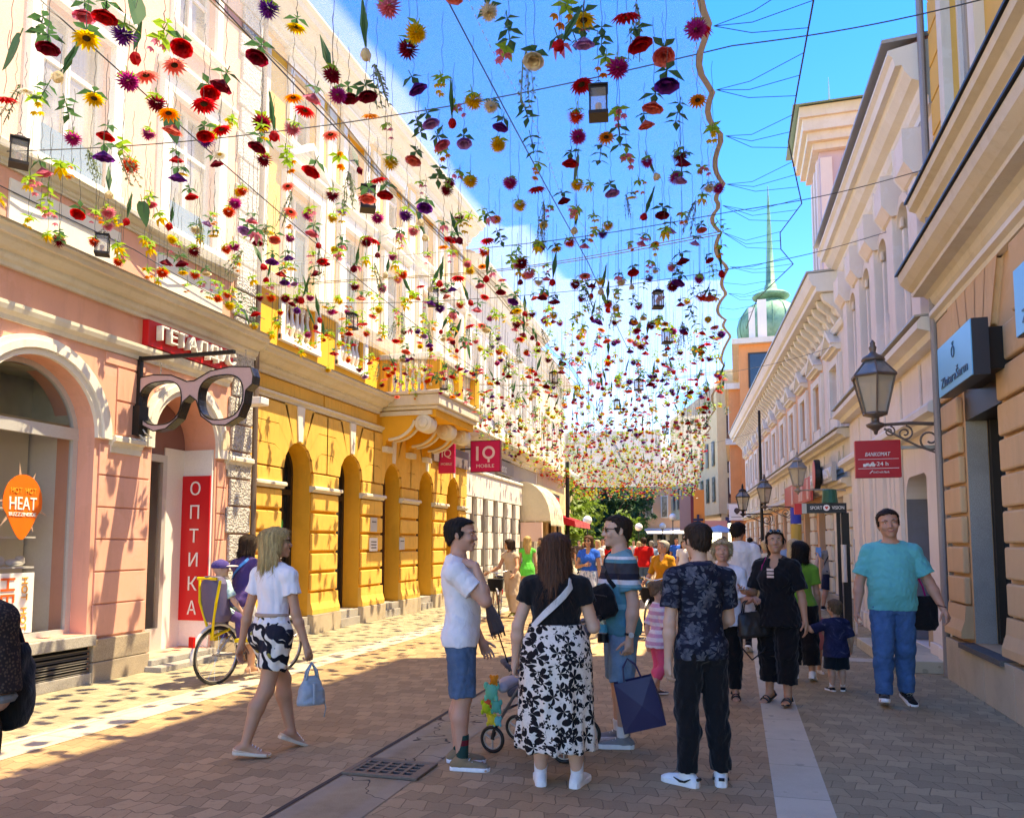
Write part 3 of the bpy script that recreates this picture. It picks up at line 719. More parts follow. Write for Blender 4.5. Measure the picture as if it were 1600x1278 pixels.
# balustrade panels under the first-floor windows
b = MB(); w_ = MB()
for ua, ub in bal_u:
    n_ = 6
    for i in range(n_): baluster(b, F(ua+.1+i*(ub-ua-.2)/(n_-1), -.1, 5.23), .68, .07)
    w_.box(ua-.13, ua, .001, .06, 5.12, 6.0, F); w_.box(ub, ub+.13, .001, .06, 5.12, 6.0, F); w_.box(ua-.13, ub+.13, -.3, .08, 5.1, 5.21, F)
b.build('window_balusters', M_white, B, True); w_.build('baluster_frame', M_white, B, bevel=.006)
MB().mold(scale_prof(5.95, 6.12, .2), UB0, UB1, F).build('sill_course', M_cream, B)
for k, uc in enumerate(AC):
    window(F, B, uc-.5, uc+.5, 6.15, 7.95, M_frw, M_glassb if k < 3 else M_glassg, -.2, M_white, .10, False, 'tri' if k % 2 == 0 else 'flat', .18)
    window(F, B, uc-.45, uc+.45, 8.75, 10.0, M_frw, M_glassg, -.2, M_white, .08, True, 'flat', .14)
b = MB()
for u in [UB0+.25]+[(AC[i]+AC[i+1])/2 for i in range(4)]: b.box(u-.16, u+.16, .001, .05, 6.13, 10.2, F)
b.build('pilaster', M_cream, B, bevel=.008)
MB().mold(scale_prof(8.38, 8.62, .18), UB0, UB1, F).build('string_course', M_cream, B)
MB().mold(scale_prof(10.35, 11.0, .62), UB0, UB1, F).build('eaves_cornice', M_cream, B)
under(B)
for uu, zz, ww, hh, mt, lab in ((15.62, 2.02, .3, .3, M_alu, 'square grey plaque with an emblem on the second yellow pier'), (15.62, 1.6, .36, .28, M_whitep, 'white notice plate under the grey plaque on the yellow pier'), (17.1, 1.62, .28, .28, M_alu, 'small grey metal plaque beside the third yellow arch')):
    P = empty('wall_plaque', F(uu-.3, .07, zz), 0, lab, 'plaque'); MB().box(uu-.3-ww/2, uu-.3+ww/2, .064, .08, zz-hh/2, zz+hh/2, F).build('plate', mt, P)
    b = MB()
    for i in range(3 if mt is M_whitep else 1): b.box(uu-.3-ww*.35, uu-.3+ww*.35, .081, .083, zz+hh*(.2-.22*i)-.012, zz+hh*(.2-.22*i)+.012, F)
    b.build('plate_lines', plain('plate_print', (.1, .1, .1)), P); under(P)

# ================================================================ WHITE SHOP HOUSE (left, third)
F = Facade(-7.6, 21.4, 1.6, 1)
B = empty('white_building', F(4.5, 0, 0), 0, 'white and grey rusticated shop house after the yellow house', 'building'); B.location = F(4.5, 0, 0)
NP = 8; openings = [rect(.62+i*1.2, 1.12+i*1.2, .25, 3.0) for i in range(6)]
upw = [rect(.6+i*1.6, 1.55+i*1.6, 6.3, 8.0) for i in range(6)]
MB().wall(0, 10, 0, 10.2, openings+upw, .5, F).build('wall', M_grey, B); body_box(F, B, 0, 10, 10.2, 11, M_grey)
for i in range(7):
    b = MB()
    for j in range(5):
        wd = .60 if j % 2 == 0 else .42; u0 = -.02+i*1.2+(.0 if i else .04)
        b.box(max(0.01, u0), u0+wd, .001, .10, .42+j*.52, .42+j*.52+.49, F)
    b.build('white_quoin_blocks', M_white, B, bevel=.012)
b = MB()
for i in range(12): b.prism([(i*.8+.02, 3.04), (i*.8+.78, 3.04), (i*.8+.79, 3.68), (i*.8+.01, 3.68)], .001, .09, F)
b.build('flat_arch_blocks', M_white, B, bevel=.012)
b = MB()
for o in openings: u0, u1 = o[0][0], o[1][0]; b.box(u0, u1, -.48, -.44, .25, 3.0, F)
b.build('shopfront_pane', M_glassg, B)
MB().box(0, 9.4, .001, .12, 0, .4, F).build('plinth', M_grang, B)
MB().mold(scale_prof(3.7, 3.85, .14, BAND), 0, 9.8, F).build('string_course', M_white, B)
MB().mold(scale_prof(4.5, 4.98, .5), 0, 9.9, F).build('cornice', M_cream, B)
b = MB(); b.box(0, 10, .001, .08, 5.0, 5.1, F); b.mold(scale_prof(5.75, 5.95, .2, BAND), 0, 10, F); b.build('parapet_moulding', M_cream, B)
b = MB()
for i in range(6):
    if i == 4: continue
    b.box(.2+i*1.6, 1.5+i*1.6, .001, .05, 5.15, 5.7, F); b.box(.55+i*1.6, 1.15+i*1.6, .05, .09, 5.27, 5.58, F)
b.build('parapet_panel', M_white, B, bevel=.01)
for o in upw: window(F, B, o[0][0], o[1][0], 6.3, 8.0, M_frw, M_glassg, -.2, M_white, .08, False, 'flat', .15)
MB().mold(scale_prof(9.5, 10.2, .6), 0, 10, F).build('eaves_cornice', M_cream, B)
under(B)
tag(MB().box(5.2, 5.75, .1, .45, 5.08, 5.9, F).build('air_conditioner', M_whitep, None, bevel=.04), 'pale air conditioner box standing on the cornice of the white house', 'air conditioner')
P = empty('shop_sign', F(4.1, .1, 4.2), 0, 'flat grey shop sign with pale lettering on the white house', 'sign'); MB().box(3.5, 5.6, .02, .12, 3.95, 4.42, F).build('sign_board', plain('grey_sign', (.28, .26, .24), .5), P)
text('Benx', .9, .3, F.text_M(4.1, .135, 4.18), M_letter, P); under(P)
for (x, y, z, w, lab) in ((-6.72, 20.9, 4.05, .86, 'large magenta square shop sign with white ring and letters by the white house'),):
    P = empty('shop_sign', (x, y, z), 0, lab, 'sign'); MB().box(x-w/2, x+w/2, y-.06, y+.06, z-w/2, z+w/2).build('sign_box', M_mag, P, bevel=.012)
    b = MB(); b.add([], []); 
    for s in (-1, 1): b.box(x+s*(w/2)-.008, x+s*(w/2)+.008, y-.066, y+.064, z-w/2, z+w/2)
    b.box(x-w/2, x+w/2, y-.066, y+.064, z+w/2, z+w/2+.014); b.box(x-w/2, x+w/2, y-.066, y+.064, z-w/2-.014, z-w/2); b.build('sign_trim', plain('dark_magenta', (.12, .005, .03)), P)
    k = w/.86; b = MB(); b.box(x-.27*k, x-.20*k, y-.07, y-.061, z-.12*k, z+.28*k)
    pts = []; o_ = [(x+.1*k+.185*k*math.cos(a_*math.pi/16), z+.10*k+.185*k*math.sin(a_*math.pi/16)) for a_ in range(32)]; i_ = [(x+.1*k+.115*k*math.cos(a_*math.pi/16), z+.10*k+.115*k*math.sin(a_*math.pi/16)) for a_ in range(32)]
    vv = [(u, y-.07, zz) for u, zz in o_]+[(u, y-.07, zz) for u, zz in i_]; b.add(vv, [(i, (i+1) % 32, 32+(i+1) % 32, 32+i) for i in range(32)]); b.box(x+.07*k, x+.13*k, y-.0695, y-.061, z-.17*k, z-.05*k)
    b.build('ring_logo', plain('pale_pink_letters', (.8, .6, .66), .4), P)
    text('MOBILE', .52*k, .095*k, Matrix.Translation((x, y-.066, z-.27*k)), plain('pale_pink_letters', (.8, .6, .66)), P); MB().box(-7.55, x-w/2, y-.02, y+.02, z+.2, z+.24).build('sign_arm', M_black, P); under(P)
P = empty('shop_sign', (-7.0, 18.9, 3.9), 0, 'narrow magenta sign end beneath the yellow balcony', 'sign')
MB().box(-7.4, -6.95, 18.98, 19.06, 3.42, 4.18).build('sign_box', M_mag, P, bevel=.01); text('IQ', .26, .24, Matrix.Translation((-7.17, 18.97, 3.92)), plain('pale_pink_letters', (.8, .6, .66)), P); text('MOBILE', .3, .06, Matrix.Translation((-7.17, 18.97, 3.66)), plain('pale_pink_letters', (.8, .6, .66)), P); under(P)
tag(MB().box(-7.43, -7.36, 18.6, 21.3, 3.72, 4.2).build('shop_sign', plain('mauve_grey_panel', (.2, .16, .16), .6)), 'long dull grey sign panel above the last yellow arches', 'sign')

# cream awning, red awning
M_awn = fabric('cream_canvas', (.74, .66, .47))
def dome_awning(F, u0, u1, z0, z1, dep, mat, label):
    P = empty('awning', F((u0+u1)/2, 0, z0), 0, label, 'awning'); b = MB(); n = 8; rows = []
    for i in range(n+1):
        a = math.pi/2*i/n; rows.append((dep*math.sin(a)+.02, z0+(z1-z0)*math.cos(a)))
    for i in range(n):
        (d0, za), (d1, zb) = rows[i], rows[i+1]; b.add([F(u0, d0, za), F(u1, d0, za), F(u1, d1, zb), F(u0, d1, zb)], [(0, 1, 2, 3)])
    for u in (u0, u1): b.add([F(u, d_, z_) for d_, z_ in rows]+[F(u, .02, z0)], [tuple(range(n+2))])
    b.build('canvas', mat, P); b = MB(); m = 12
    for i in range(m):
        ua = u0+(u1-u0)*i/m; ub = u0+(u1-u0)*(i+1)/m; d_ = dep+.025; b.prism([(ua, z0), (ub, z0), (ub, z0-.1), ((ua+ub)/2, z0-.18), (ua, z0-.1)], d_, d_+.01, F)
    b.build('valance', mat, P); under(P)
dome_awning(F, 7.0, 9.6, 2.45, 3.95, 1.15, M_awn, 'round cream canvas awning on the white house')
tag(MB().box(6.7, 6.9, .1, .9, 1.7, 2.4, F).build('notice_board', plain('pink_board', (.75, .5, .42))), 'small pink and orange notice board under the cream awning', 'sign')
F2 = Facade(-7.87, 31.4, 3.5, 1)
B = empty('cream_building', F2(3, 0, 0), 0, 'narrow cream house beyond the white house with a red awning', 'building')
cw = [rect(.5+i*1.3, 1.2+i*1.3, 5.2, 7.2) for i in range(5)]+[rect(.4+i*2.2, 2.0+i*2.2, .3, 2.6) for i in range(3)]
M_creamy = plaster('cream_yellow_plaster', (.76, .62, .34), .08)
MB().wall(0, 7.4, 0, 9.6, cw, .3, F2).build('wall', M_creamy, B); body_box(F2, B, 0, 7.4, 9.6, 9, M_creamy)
for o in cw[:5]: window(F2, B, o[0][0], o[1][0], 5.2, 7.2, M_frw, M_glassg, -.15, M_white, .06, True, None, .1)
for o in cw[5:]: window(F2, B, o[0][0], o[1][0], .3, 2.6, M_frd, M_glassd, -.2, None, 0, False, None, 0, 1, 0)
MB().mold(scale_prof(4.5, 4.85, .3), 0, 7.4, F2).build('cornice', M_cream, B); MB().mold(scale_prof(9.1, 9.6, .5), 0, 7.4, F2).build('eaves_cornice', M_cream, B); under(B)
P = empty('shop_sign', F2(3, .1, 3.5), 0, 'dark shop sign with green and red lettering above the red awning', 'sign'); MB().box(.2, 4.6, .02, .2, 3.15, 3.85, F2).build('sign_board', plain('dark_sign', (.05, .05, .05)), P)
MB().box(.5, 1.6, .2, .21, 3.3, 3.7, F2).build('green_mark', plain('teal_mark', (.03, .3, .26)), P); MB().box(1.9, 4.3, .2, .21, 3.3, 3.7, F2).build('red_mark', plain('red_mark', (.7, .03, .03)), P); under(P)
P = empty('awning', F2(4, 0, 2.6), 0, 'flat red awning on the cream house beyond the white house', 'awning'); b = MB(); b.add([F2(.3, .02, 3.05), F2(5.5, .02, 3.05), F2(5.5, 1.5, 2.55), F2(.3, 1.5, 2.55)], [(0, 1, 2, 3)]); b.add([F2(.3, 1.5, 2.55), F2(5.5, 1.5, 2.55), F2(5.5, 1.52, 2.3), F2(.3, 1.52, 2.3)], [(0, 1, 2, 3)]); b.add([F2(.3, .02, 3.05), F2(.3, 1.5, 2.55), F2(.3, 1.52, 2.3), F2(.3, .02, 2.6)], [(0, 1, 2, 3)])
b.build('canvas', fabric('red_canvas', (.55, .02, .03)), P); under(P)
P = empty('lamp_post', (-7.05, 33.5, 0), 0, 'tall dark green post beside the red awning', 'post'); MB().lathe([(.16, 0), (.16, .5), (.09, .6), (.085, 6.3), (.0, 6.35)], (0, 0, 0), 12).build('pole', M_black, P); MB().box(-.05, .9, -.05, .05, 5.9, 6.0).build('arm', M_black, P); MB().box(.7, 1.0, -.12, .12, 5.78, 5.9).build('camera_head', M_alu, P)
# ================================================================ OCHRE HOUSE (right, nearest)
F = Facade(2.52, 0, 0, -1)
B = empty('ochre_building', (2.52, 5, 0), 0, 'orange and ochre rusticated house with dark framed window, rightmost building', 'building')
RW = [rect(8.62, 9.92, .52, 3.42), rect(5.2, 6.6, .52, 3.42), rect(1.8, 3.2, .52, 3.42)]
RU = [rect(8.75, 9.75, 6.45, 8.6), rect(5.4, 6.4, 6.45, 8.6), rect(2.0, 3.0, 6.45, 8.6), rect(8.75, 9.75, 10.6, 12.6), rect(5.4, 6.4, 10.6, 12.6), rect(8.75, 9.75, 13.6, 15.2), rect(5.4, 6.4, 13.6, 15.2)]
MB().wall(-2, 10.72, 0, 4.42, RW, .38, F).build('wall', M_org, B)
MB().wall(-2, 10.72, 4.42, 17.2, RU, .3, F).build('wall', M_orgy, B)
body_box(F, B, -2, 10.72, 17.2, 12, M_orgy)
MB().box(10.721, 13.6, -12, -1.25, 0, 21.0, F).build('rear_shade_mass', M_orgy, B)  # unseen tall mass, added to carry the shadow edge along the net
b = MB(); 
for ua, ub in ((9.98, 10.70), (6.68, 8.54), (3.3, 5.1), (-1.9, 1.7)):
    z = .92
    while z < 3.3:
        b.box(ua, ub, .001, .075, z+.018, z+.342-.018, F); z += .342
    b.box(ua, ub, .001, .075, z+.02, 4.36, F) if ub-ua < 1 else b.box(ua, ub, .001, .075, z+.02, z+.36, F)
for ua, ub in ((8.56, 9.96), (5.2, 6.6), (1.8, 3.2)):   # fan of flat arch blocks over the window
    um = (ua+ub)/2
    for i in range(5):
        x0 = um-.62+i*.25; k0 = (x0-um)*.45; k1 = (x0+.23-um)*.45
        b.prism([(x0, 3.78), (x0+.23, 3.78), (x0+.23+k1, 4.36), (x0+k0, 4.36)], .001, .07, F)
for ua, ub in ((6.68, 8.0), (3.3, 5.1)): b.box(ua, ub, .001, .075, 3.72, 4.36, F)
b.build('rusticated_blocks', M_org, B, bevel=.022)
b = MB()
for ua, ub in ((9.96, 10.715), (6.66, 8.56), (3.3, 5.1)): b.mold([(0, .56), (.13, .56), (.13, .64), (.09, .76), (.075, .92), (0, .92)], ua, ub, F)
b.build('pier_foot', M_org, B)
b = MB(); u = -2
while u < 10.6: b.box(u+.005, min(u+.93, 10.715), .001, .12, 0, .50, F); u += .935
b.build('limestone_plinth', M_lime, B, bevel=.006)
for ua, ub, z0, z1 in [(w[0][0], w[1][0], w[0][1], w[2][1]) for w in RW]:
    b = MB(); 
    b.box(ua, ub, -.36, .0, z1-.42, z1-.001, F); b.box(ua, ua+.1, -.34, -.22, z0, z1-.42, F); b.box(ub-.1, ub, -.34, -.22, z0, z1-.42, F); b.box(ua+.1, ub-.1, -.34, -.24, z0, z0+.08, F); b.box((ua+ub)/2-.03, (ua+ub)/2+.03, -.33, -.25, z0+.08, z1-.42, F)
    w = b.build('window', M_frd, B); MB().box(ua+.05, ub-.05, -.31, -.295, z0+.05, z1-.42, F).build('pane', M_glassd, w)
    b = MB()
    for us in ((ub-.002, ub+.0), ): b.box(ub-.012, ub-.003, -.21, .0, z0, z1, F); b.box(ua+.003, ua+.012, -.21, .0, z0, z1, F)
    b.build('window_reveal', M_grang, w)
    MB().box(ua-.08, ub+.08, -.3, .16, z0-.06, z0-.005, F).build('sill', granite('dark_granite', (.12, .11, .1)), w)
MB().mold(scale_prof(4.38, 4.53, .14, BAND), -2, 10.76, F).build('string_course', M_white, B)
MB().mold([(0, 4.58), (.06, 4.58), (.10, 4.63), (.12, 4.70), (.17, 4.74), (.30, 4.75), (.30, 4.80), (.36, 4.84), (.44, 4.92), (.46, 5.0), (.46, 5.03), (0, 5.08)], -2, 10.85, F).build('cornice', M_cream, B)
MB().mold([(0, 5.09), (.49, 5.04), (.49, 5.065), (0, 5.12)], -2, 10.9, F).build('cornice_flashing', M_black, B)
MB().mold([(0, 5.66), (.06, 5.66), (.10, 5.74), (.16, 5.78), (.20, 5.88), (.28, 5.92), (.30, 6.0), (0, 6.05)], -2, 10.95, F).build('cornice', M_cream, B)
MB().mold([(0, 6.06), (.33, 6.01), (.33, 6.04), (0, 6.08)], -2, 10.97, F).build('cornice_flashing', M_black, B)
b = MB()
for ua in (6.6, 8.2, 9.4, 3.5): b.box(ua, ua+.6, .001, .05, 5.18, 5.58, F); b.box(ua+.1, ua+.5, .05, .07, 5.26, 5.5, F)
b.build('frieze_panel', M_cream, B, bevel=.008)
for w in RU: window(F, B, w[0][0], w[1][0], w[0][1], w[2][1], M_frw, M_glassg, -.12, M_cream, .1, True, None, .2)
b = MB()
for z in (6.3, 6.75, 7.2, 7.65, 8.1, 8.55): b.box(9.98, 10.66, .001, .03, z, z+.42, F)
b.build('upper_blocks', M_orgy, B, bevel=.01)
MB().mold(scale_prof(16.4, 17.2, .6), -2, 10.8, F).build('eaves_cornice', M_cream, B); under(B)
tag(MB().tube([F(10.78, .10, .02), F(10.79, .08, 4.4), F(10.8, .08, 9.6)], .045, 10).build('drainpipe', plain('grey_drainpipe', (.3, .28, .27), .5, .3)), 'grey drainpipe at the corner of the ochre house', 'drainpipe')
M_bluesign = plain('sky_blue_sign', (.13, .50, .80), .35, var=.05)
M_darkletter = plain('dark_blue_letters', (.02, .09, .18), .4)
for k, (ua, ub, lab) in enumerate(((8.15, 9.42, 'light blue jewellery shop box sign nearer the white house'), (5.6, 6.95, 'light blue jewellery shop box sign at the right picture edge'))):
    zc = 3.46 if k == 0 else 3.5
    P = empty('shop_sign', F((ua+ub)/2, .3, zc), 0, lab, 'sign')
    MB().box(ua, ub, .22, .36, zc-.27, zc+.27, F).build('sign_box', plain('dark_sign_box', (.03, .035, .045), .4), P); MB().box(ua+.01, ub-.01, .361, .37, zc-.265, zc+.265, F).build('sign_face', M_bluesign, P)
    text('ZlataraŠarm', 1.0, .13, F.text_M((ua+ub)/2, .375, zc-.13), M_darkletter, P); 
    b = MB(); um = (ua+ub)/2; b.tube([F(um+.05*math.sin(a), .372, zc+.1+.055*math.cos(a)) for a in [i*.524 for i in range(12)]], .008, 6, closed=True); b.tube([F(um, .372, zc+.155), F(um-.03, .372, zc+.2), F(um+.03, .372, zc+.2), F(um, .372, zc+.155)], .006, 5); b.build('ring_emblem', M_darkletter, P)
    MB().box(ua+.1, ub-.1, .005, .215, zc-.2, zc+.2, F).build('mount', M_black, P); under(P)

# ================================================================ WHITE HOUSE (right) with niche
F = Facade(2.6, 10.86, 1.5, -1)
B = empty('pale_building', F(3.5, 0, 0), 0, 'tall pale house with fluted pilasters and a grey doorway niche', 'building')
def niche(u0, u1, z0, z1, r=.3, n=6):
    return [(u0, z0), (u1, z0)]+[(u1-r+r*math.sin(R(90)*(1-i/n)), z1-r*1.5+r*1.5*math.cos(R(90)*(1-i/n))) for i in range(n+1)]+[(u0+r-r*math.sin(R(90)*i/n), z1-r*1.5+r*1.5*math.cos(R(90)*i/n)) for i in range(n+1)]
nic = niche(1.15, 2.55, .16, 2.62)
uw = [arch(1.65+i*1.45, 6.3, .36, 5.3) for i in range(4)]
M_niche = plaster('niche_grey_plaster', (.21, .205, .215), .06)
MB().wall(0, 7.5, 0, 8.0, [nic]+uw, .45, F).build('wall', M_lilac, B); body_box(F, B, 0, 7.5, 8.1, 10, M_lilac)
MB().box(1.16, 2.54, -.449, -.42, .16, 2.62, F).build('niche_back', M_niche, B)
b = MB(); b.box(1.17, 1.19, -.42, .0, .17, 2.3, F); b.box(2.51, 2.53, -.42, 0, .17, 2.3, F); b.build('niche_side', M_niche, B)
MB().box(.2, 2.75, -.4, .75, 0, .15, F).build('doorstep', M_strip, B, bevel=.01)
tag(MB().box(1.3, 1.75, -.3, -.05, .16, .46, F).build('cardboard_box', plain('cardboard', (.46, .33, .2), .9)), 'brown cardboard box standing in the grey doorway niche', 'box')
b = MB()
for ua, ub, d in ((.02, .5, .1), (.6, 1.05, .06), (2.65, 2.95, .07), (3.1, 3.3, .06), (3.42, 3.62, .06), (3.8, 4.15, .09), (4.3, 4.5, .06), (4.62, 4.82, .06), (5.0, 5.35, .09), (5.5, 5.7, .06), (5.85, 6.05, .06), (6.25, 6.6, .09), (6.8, 7.1, .06)):
    b.box(ua, ub, .001, d, .3, 3.18, F); b.box(ua-.03, ub+.03, .001, d+.035, 0, .3, F)
b.build('lower_pilaster', M_lilac, B, bevel=.012)
MB().mold(scale_prof(3.17, 3.42, .26, BAND), 0, 7.5, F).build('string_course', M_white, B)
b = MB()
for i in range(6): b.box(.1+i*1.22, 1.15+i*1.22, .001, .04, 3.52, 4.15, F)
b.build('frieze_panel', M_lilac, B, bevel=.01)
MB().mold(scale_prof(4.22, 4.5, .34, BAND), 0, 7.5, F).build('ledge', M_white, B); MB().mold([(0, 4.52), (.37, 4.495), (.37, 4.52), (0, 4.54)], 0, 7.5, F).build('ledge_flashing', M_zinc, B)
b = MB()
for i in range(5):
    u = .55+i*1.45
    for du, w_, d in ((0, .42, .16), (-.3, .1, .07), (.62, .1, .07)): b.box(u+du, u+du+w_, .001, d, 4.54, 6.6 if d > .1 else 6.3, F)
b.build('upper_pilaster', M_lilac, B, bevel=.012)
b = MB()
for i in range(5):
    u = .55+i*1.45; b.mold([(0, 6.6), (.18, 6.6), (.30, 6.78), (.30, 7.2), (0, 7.22)], u-.1, u+.52, F)
    b.box(u-.1, u+.52, .0, .06, 6.4, 6.59, F)
b.build('bracket', M_lilac, B, bevel=.02)
b = MB()
for i in range(4): ring(b, 1.65+i*1.45, 6.3, .36, .5, .0, .1, F, 5.3)
b.build('arch_moulding', M_lilac, B)
for a_ in uw: MB().prism(a_, -.4, -.38, F).build('pane', M_glassg, B)
MB().mold(scale_prof(7.3, 8.18, .55), 0, 7.5, F).build('eaves_cornice', M_white, B); MB().mold([(0, 8.22), (.62, 8.19), (.62, 8.24), (0, 8.28)], 0, 7.5, F).build('gutter', M_zinc, B)
under(B)
B = empty('turret', (3.4, 23.4, 7.6), 0, 'lavender corner turret with a broad cornice and spike above the right roofs', 'tower')
TX, TY, TX1, TY1 = 2.42, 22.5, 4.5, 24.4
b = MB(); b.box(TX, TX1, TY, TY1, 7.4, 12.4); b.build('wall', plaster('lavender_stucco', (.62, .50, .54), .06), B)
b = MB()
for x in (TX+.02, TX+.62, TX+1.3): b.box(x, x+.3, TY-.08, TY, 7.6, 12.2)
for y in (TY+.05, TY+.8, TY+1.5): b.box(TX-.07, TX, y, y+.32, 7.6, 12.2)
b.build('turret_pilaster', M_lilac, B)
for y in (TY+.45, TY+1.2): MB().box(TX-.03, TX+.0, y, y+.25, 8.5, 12.0).build('window', M_glassd, B)
b = MB()
for e, z0, z1 in ((.18, 12.4, 12.6), (.32, 12.6, 12.85), (.44, 12.85, 13.2), (.52, 13.2, 13.5)): b.box(TX-e, TX1+e, TY-e, TY1+e, z0, z1)
b.build('turret_cornice', M_cream, B)
b = MB(); b.add([(TX-.7, TY-.7, 13.501), (TX1+.7, TY-.7, 13.501), (TX1+.7, TY1+.7, 13.501), (TX-.7, TY1+.7, 13.501), (TX+.7, TY+.7, 13.8), (TX1-.7, TY+.7, 13.8), (TX1-.7, TY1-.7, 13.8), (TX+.7, TY1-.7, 13.8)], [(0, 1, 5, 4), (1, 2, 6, 5), (2, 3, 7, 6), (3, 0, 4, 7), (4, 5, 6, 7)]); b.lathe([(.16, 13.7), (.12, 13.85), (.03, 14.0), (.008, 14.7), (0, 14.72)], (TX+.35, TY+.35, 0), 8); b.build('turret_roof', plain('green_copper_roof', (.25, .42, .36), .6), B)
under(B)

# ================================================================ ORNATE HOUSE (right, pediment windows)
F = Facade(2.42, 18.25, 4.2, -1)
B = empty('peach_building', F(13, 0, 0), 0, 'long ornate peach house with pediment windows and a bracketed cornice', 'building')
LU = 26.2; nw = 11; wu = [1.4+i*2.3 for i in range(nw)]
wh = [rect(u-.42, u+.42, 4.6, 5.75) for u in wu]; gh = [rect(u-.55, u+.55, .3, 2.7) for u in wu]
MB().wall(0, 3.0, 0, 7.2, wh[:1]+gh[:1], .3, F).build('wall', M_lilac, B); MB().wall(3.0, LU, 0, 7.2, wh[1:]+gh[1:], .3, F).build('wall', M_peach, B)
body_box(F, B, 0, LU, 7.5, 9, M_peach)
for i in range(nw+1):
    b = MB(); u = .25+i*2.3
    for j in range(6): b.box(max(0, u-.3-(.1 if j % 2 else 0)), u+.3+(.1 if j % 2 else 0), .001, .08, .45+j*.38, .45+j*.38+.345, F)
    b.build('quoin_blocks', M_cream, B, bevel=.012)
MB().box(0, LU, .001, .1, 0, .42, F).build('plinth', M_grang, B)
MB().mold(scale_prof(2.85, 3.05, .24, BAND), 0, LU, F).build('string_course', M_cream, B)
b = MB()
for i in range(nw): b.box(wu[i]-.75, wu[i]+.75, .031, .06, 3.2, 3.82, F); b.box(wu[i]-.45, wu[i]+.45, .06, .10, 3.3, 3.72, F)
b.build('balustrade_panel', M_cream, B, bevel=.01)
b = MB(); b.box(0, LU, .001, .03, 3.06, 3.92, F); b.build('frieze', M_cream, B)
MB().mold(scale_prof(3.92, 4.12, .3, BAND), 0, LU, F).build('sill_course', M_cream, B); MB().mold([(0, 4.14), (.33, 4.12), (.33, 4.14), (0, 4.16)], 0, LU, F).build('ledge_flashing', M_zinc, B)
for i, u in enumerate(wu):
    w = window(F, B, u-.42, u+.42, 4.6, 5.75, M_frw, M_glassg, -.15, M_white, .07, False, 'tri', .17)
    b = MB()
    for s in (-1, 1):
        b.box(u+s*.70-.06, u+s*.70+.06, .001, .07, 4.14, 5.95, F)
    b.box(u-.42, u+.42, .001, .08, 4.14, 4.56, F); b.build('window_column', M_white, w)
    if i: window(F, B, u-.55, u+.55, .3, 2.7, M_frd, M_glassd, -.22, None, 0, False, None, 0, 0, .8)
b = MB(); u = .1
while u < LU:
    b.mold([(0, 6.62), (.12, 6.62), (.2, 6.78), (.45, 7.0), (.5, 7.15), (0, 7.16)], u, u+.16, F); b.ball(F(u+.4, .1, 6.88), (.12, .12, .16), 6, 5); u += .6
b.build('cornice_brackets', M_white, B)
MB().mold([(0, 6.46), (.08, 6.46), (.12, 6.54), (.12, 6.6), (0, 6.61)], 0, LU, F).build('architrave', M_white, B)
MB().mold([(0, 7.17), (.62, 7.17), (.62, 7.28), (.7, 7.32), (.76, 7.48), (.78, 7.58), (0, 7.62)], 0, LU+.3, F).build('eaves_cornice', M_white, B); MB().mold([(0, 7.64), (.82, 7.59), (.82, 7.64), (0, 7.68)], 0, LU+.3, F).build('gutter', M_zinc, B)
under(B)
# banner and signs
P = empty('banner', F(5.8, .3, 3.1), 0, 'translucent red banner along the peach house above the crowd', 'banner'); MB().box(3.3, 8.2, .28, .34, 2.72, 3.35, F).build('banner_sheet', plain('faded_red_banner', (.55, .09, .09), .4), P)
b = MB()
for u in (3.6, 4.6, 5.0, 6.4): b.box(u, u+.32, .341, .35, 2.78, 3.3, F)
b.build('pale_stripes', plain('pale_pink_stripe', (.68, .4, .36)), P); under(P)
P = empty('shop_sign', F(1.6, .3, 3.3), 0, 'long grey sports shop sign with round red emblem on the pale wall', 'sign'); MB().box(.3, 3.2, .27, .36, 3.0, 3.42, F).build('sign_board', plain('silver_sign', (.45, .44, .42), .4, .2), P)
text('SPORT', 1.0, .24, F.text_M(2.55, .375, 3.2), M_letter, P, .01); text('VISION', .9, .24, F.text_M(.85, .375, 3.2), M_letter, P, .01)
Mx = Matrix(((F.n.x, F.u.x, 0), (F.n.y, F.u.y, 0), (0, 0, 1))) @ Matrix.Rotation(R(90), 3, 'Y')
b = MB(); b.lathe([(0, -.12), (.36, -.12), (.36, .0), (0, .0)], F(1.72, .5, 3.25), 24, Matrix.Rotation(R(-90), 3, 'Y')); b.build('round_emblem', M_black, P); b = MB(); b.lathe([(0, .001), (.33, .001), (.33, .012), (0, .012)], F(1.72, .5, 3.25), 24, Matrix.Rotation(R(-90), 3, 'Y')); o = b.build('emblem_face', plain('red_white_emblem', (.65, .1, .1), .4), P); under(P)
# ================================================================ ORANGE TOWER HOUSE with green dome
DX, DY = 2.45, 52.5
B = empty('domed_building', (DX+2, DY, 0), 0, 'orange corner house with a green copper onion dome and spire', 'building')
b = MB(); b.box(DX-2.1, DX+8, DY-5.2, DY+10, 0, 13.2); b.box(DX-2.75, DX-2.101, DY-4.6, DY+6, 0, 11.0); b.build('wall', M_torange, B)
b = MB(); b.box(DX-1.3, DX+1.3, DY-1.6, DY+1.6, 13.201, 14.0); b.build('tower_wall', M_torange, B); b = MB(); b.add([(DX-2.3, DY-5.4, 13.55), (DX+8.2, DY-5.4, 13.55), (DX+8.2, DY-2.4, 14.3), (DX-2.3, DY-2.4, 14.3)], [(0, 1, 2, 3)]); b.build('roof', M_roof, B)
b = MB()
for z in (3.6, 7.4, 10.7): b.box(DX-2.98, DX-2.08, DY-4.85, DY+6.2, z, z+.35)
b.box(DX-2.5, DX+8.3, DY-5.6, DY+10, 13.2, 13.52)
b.build('cornice', M_cream, B)
b = MB()
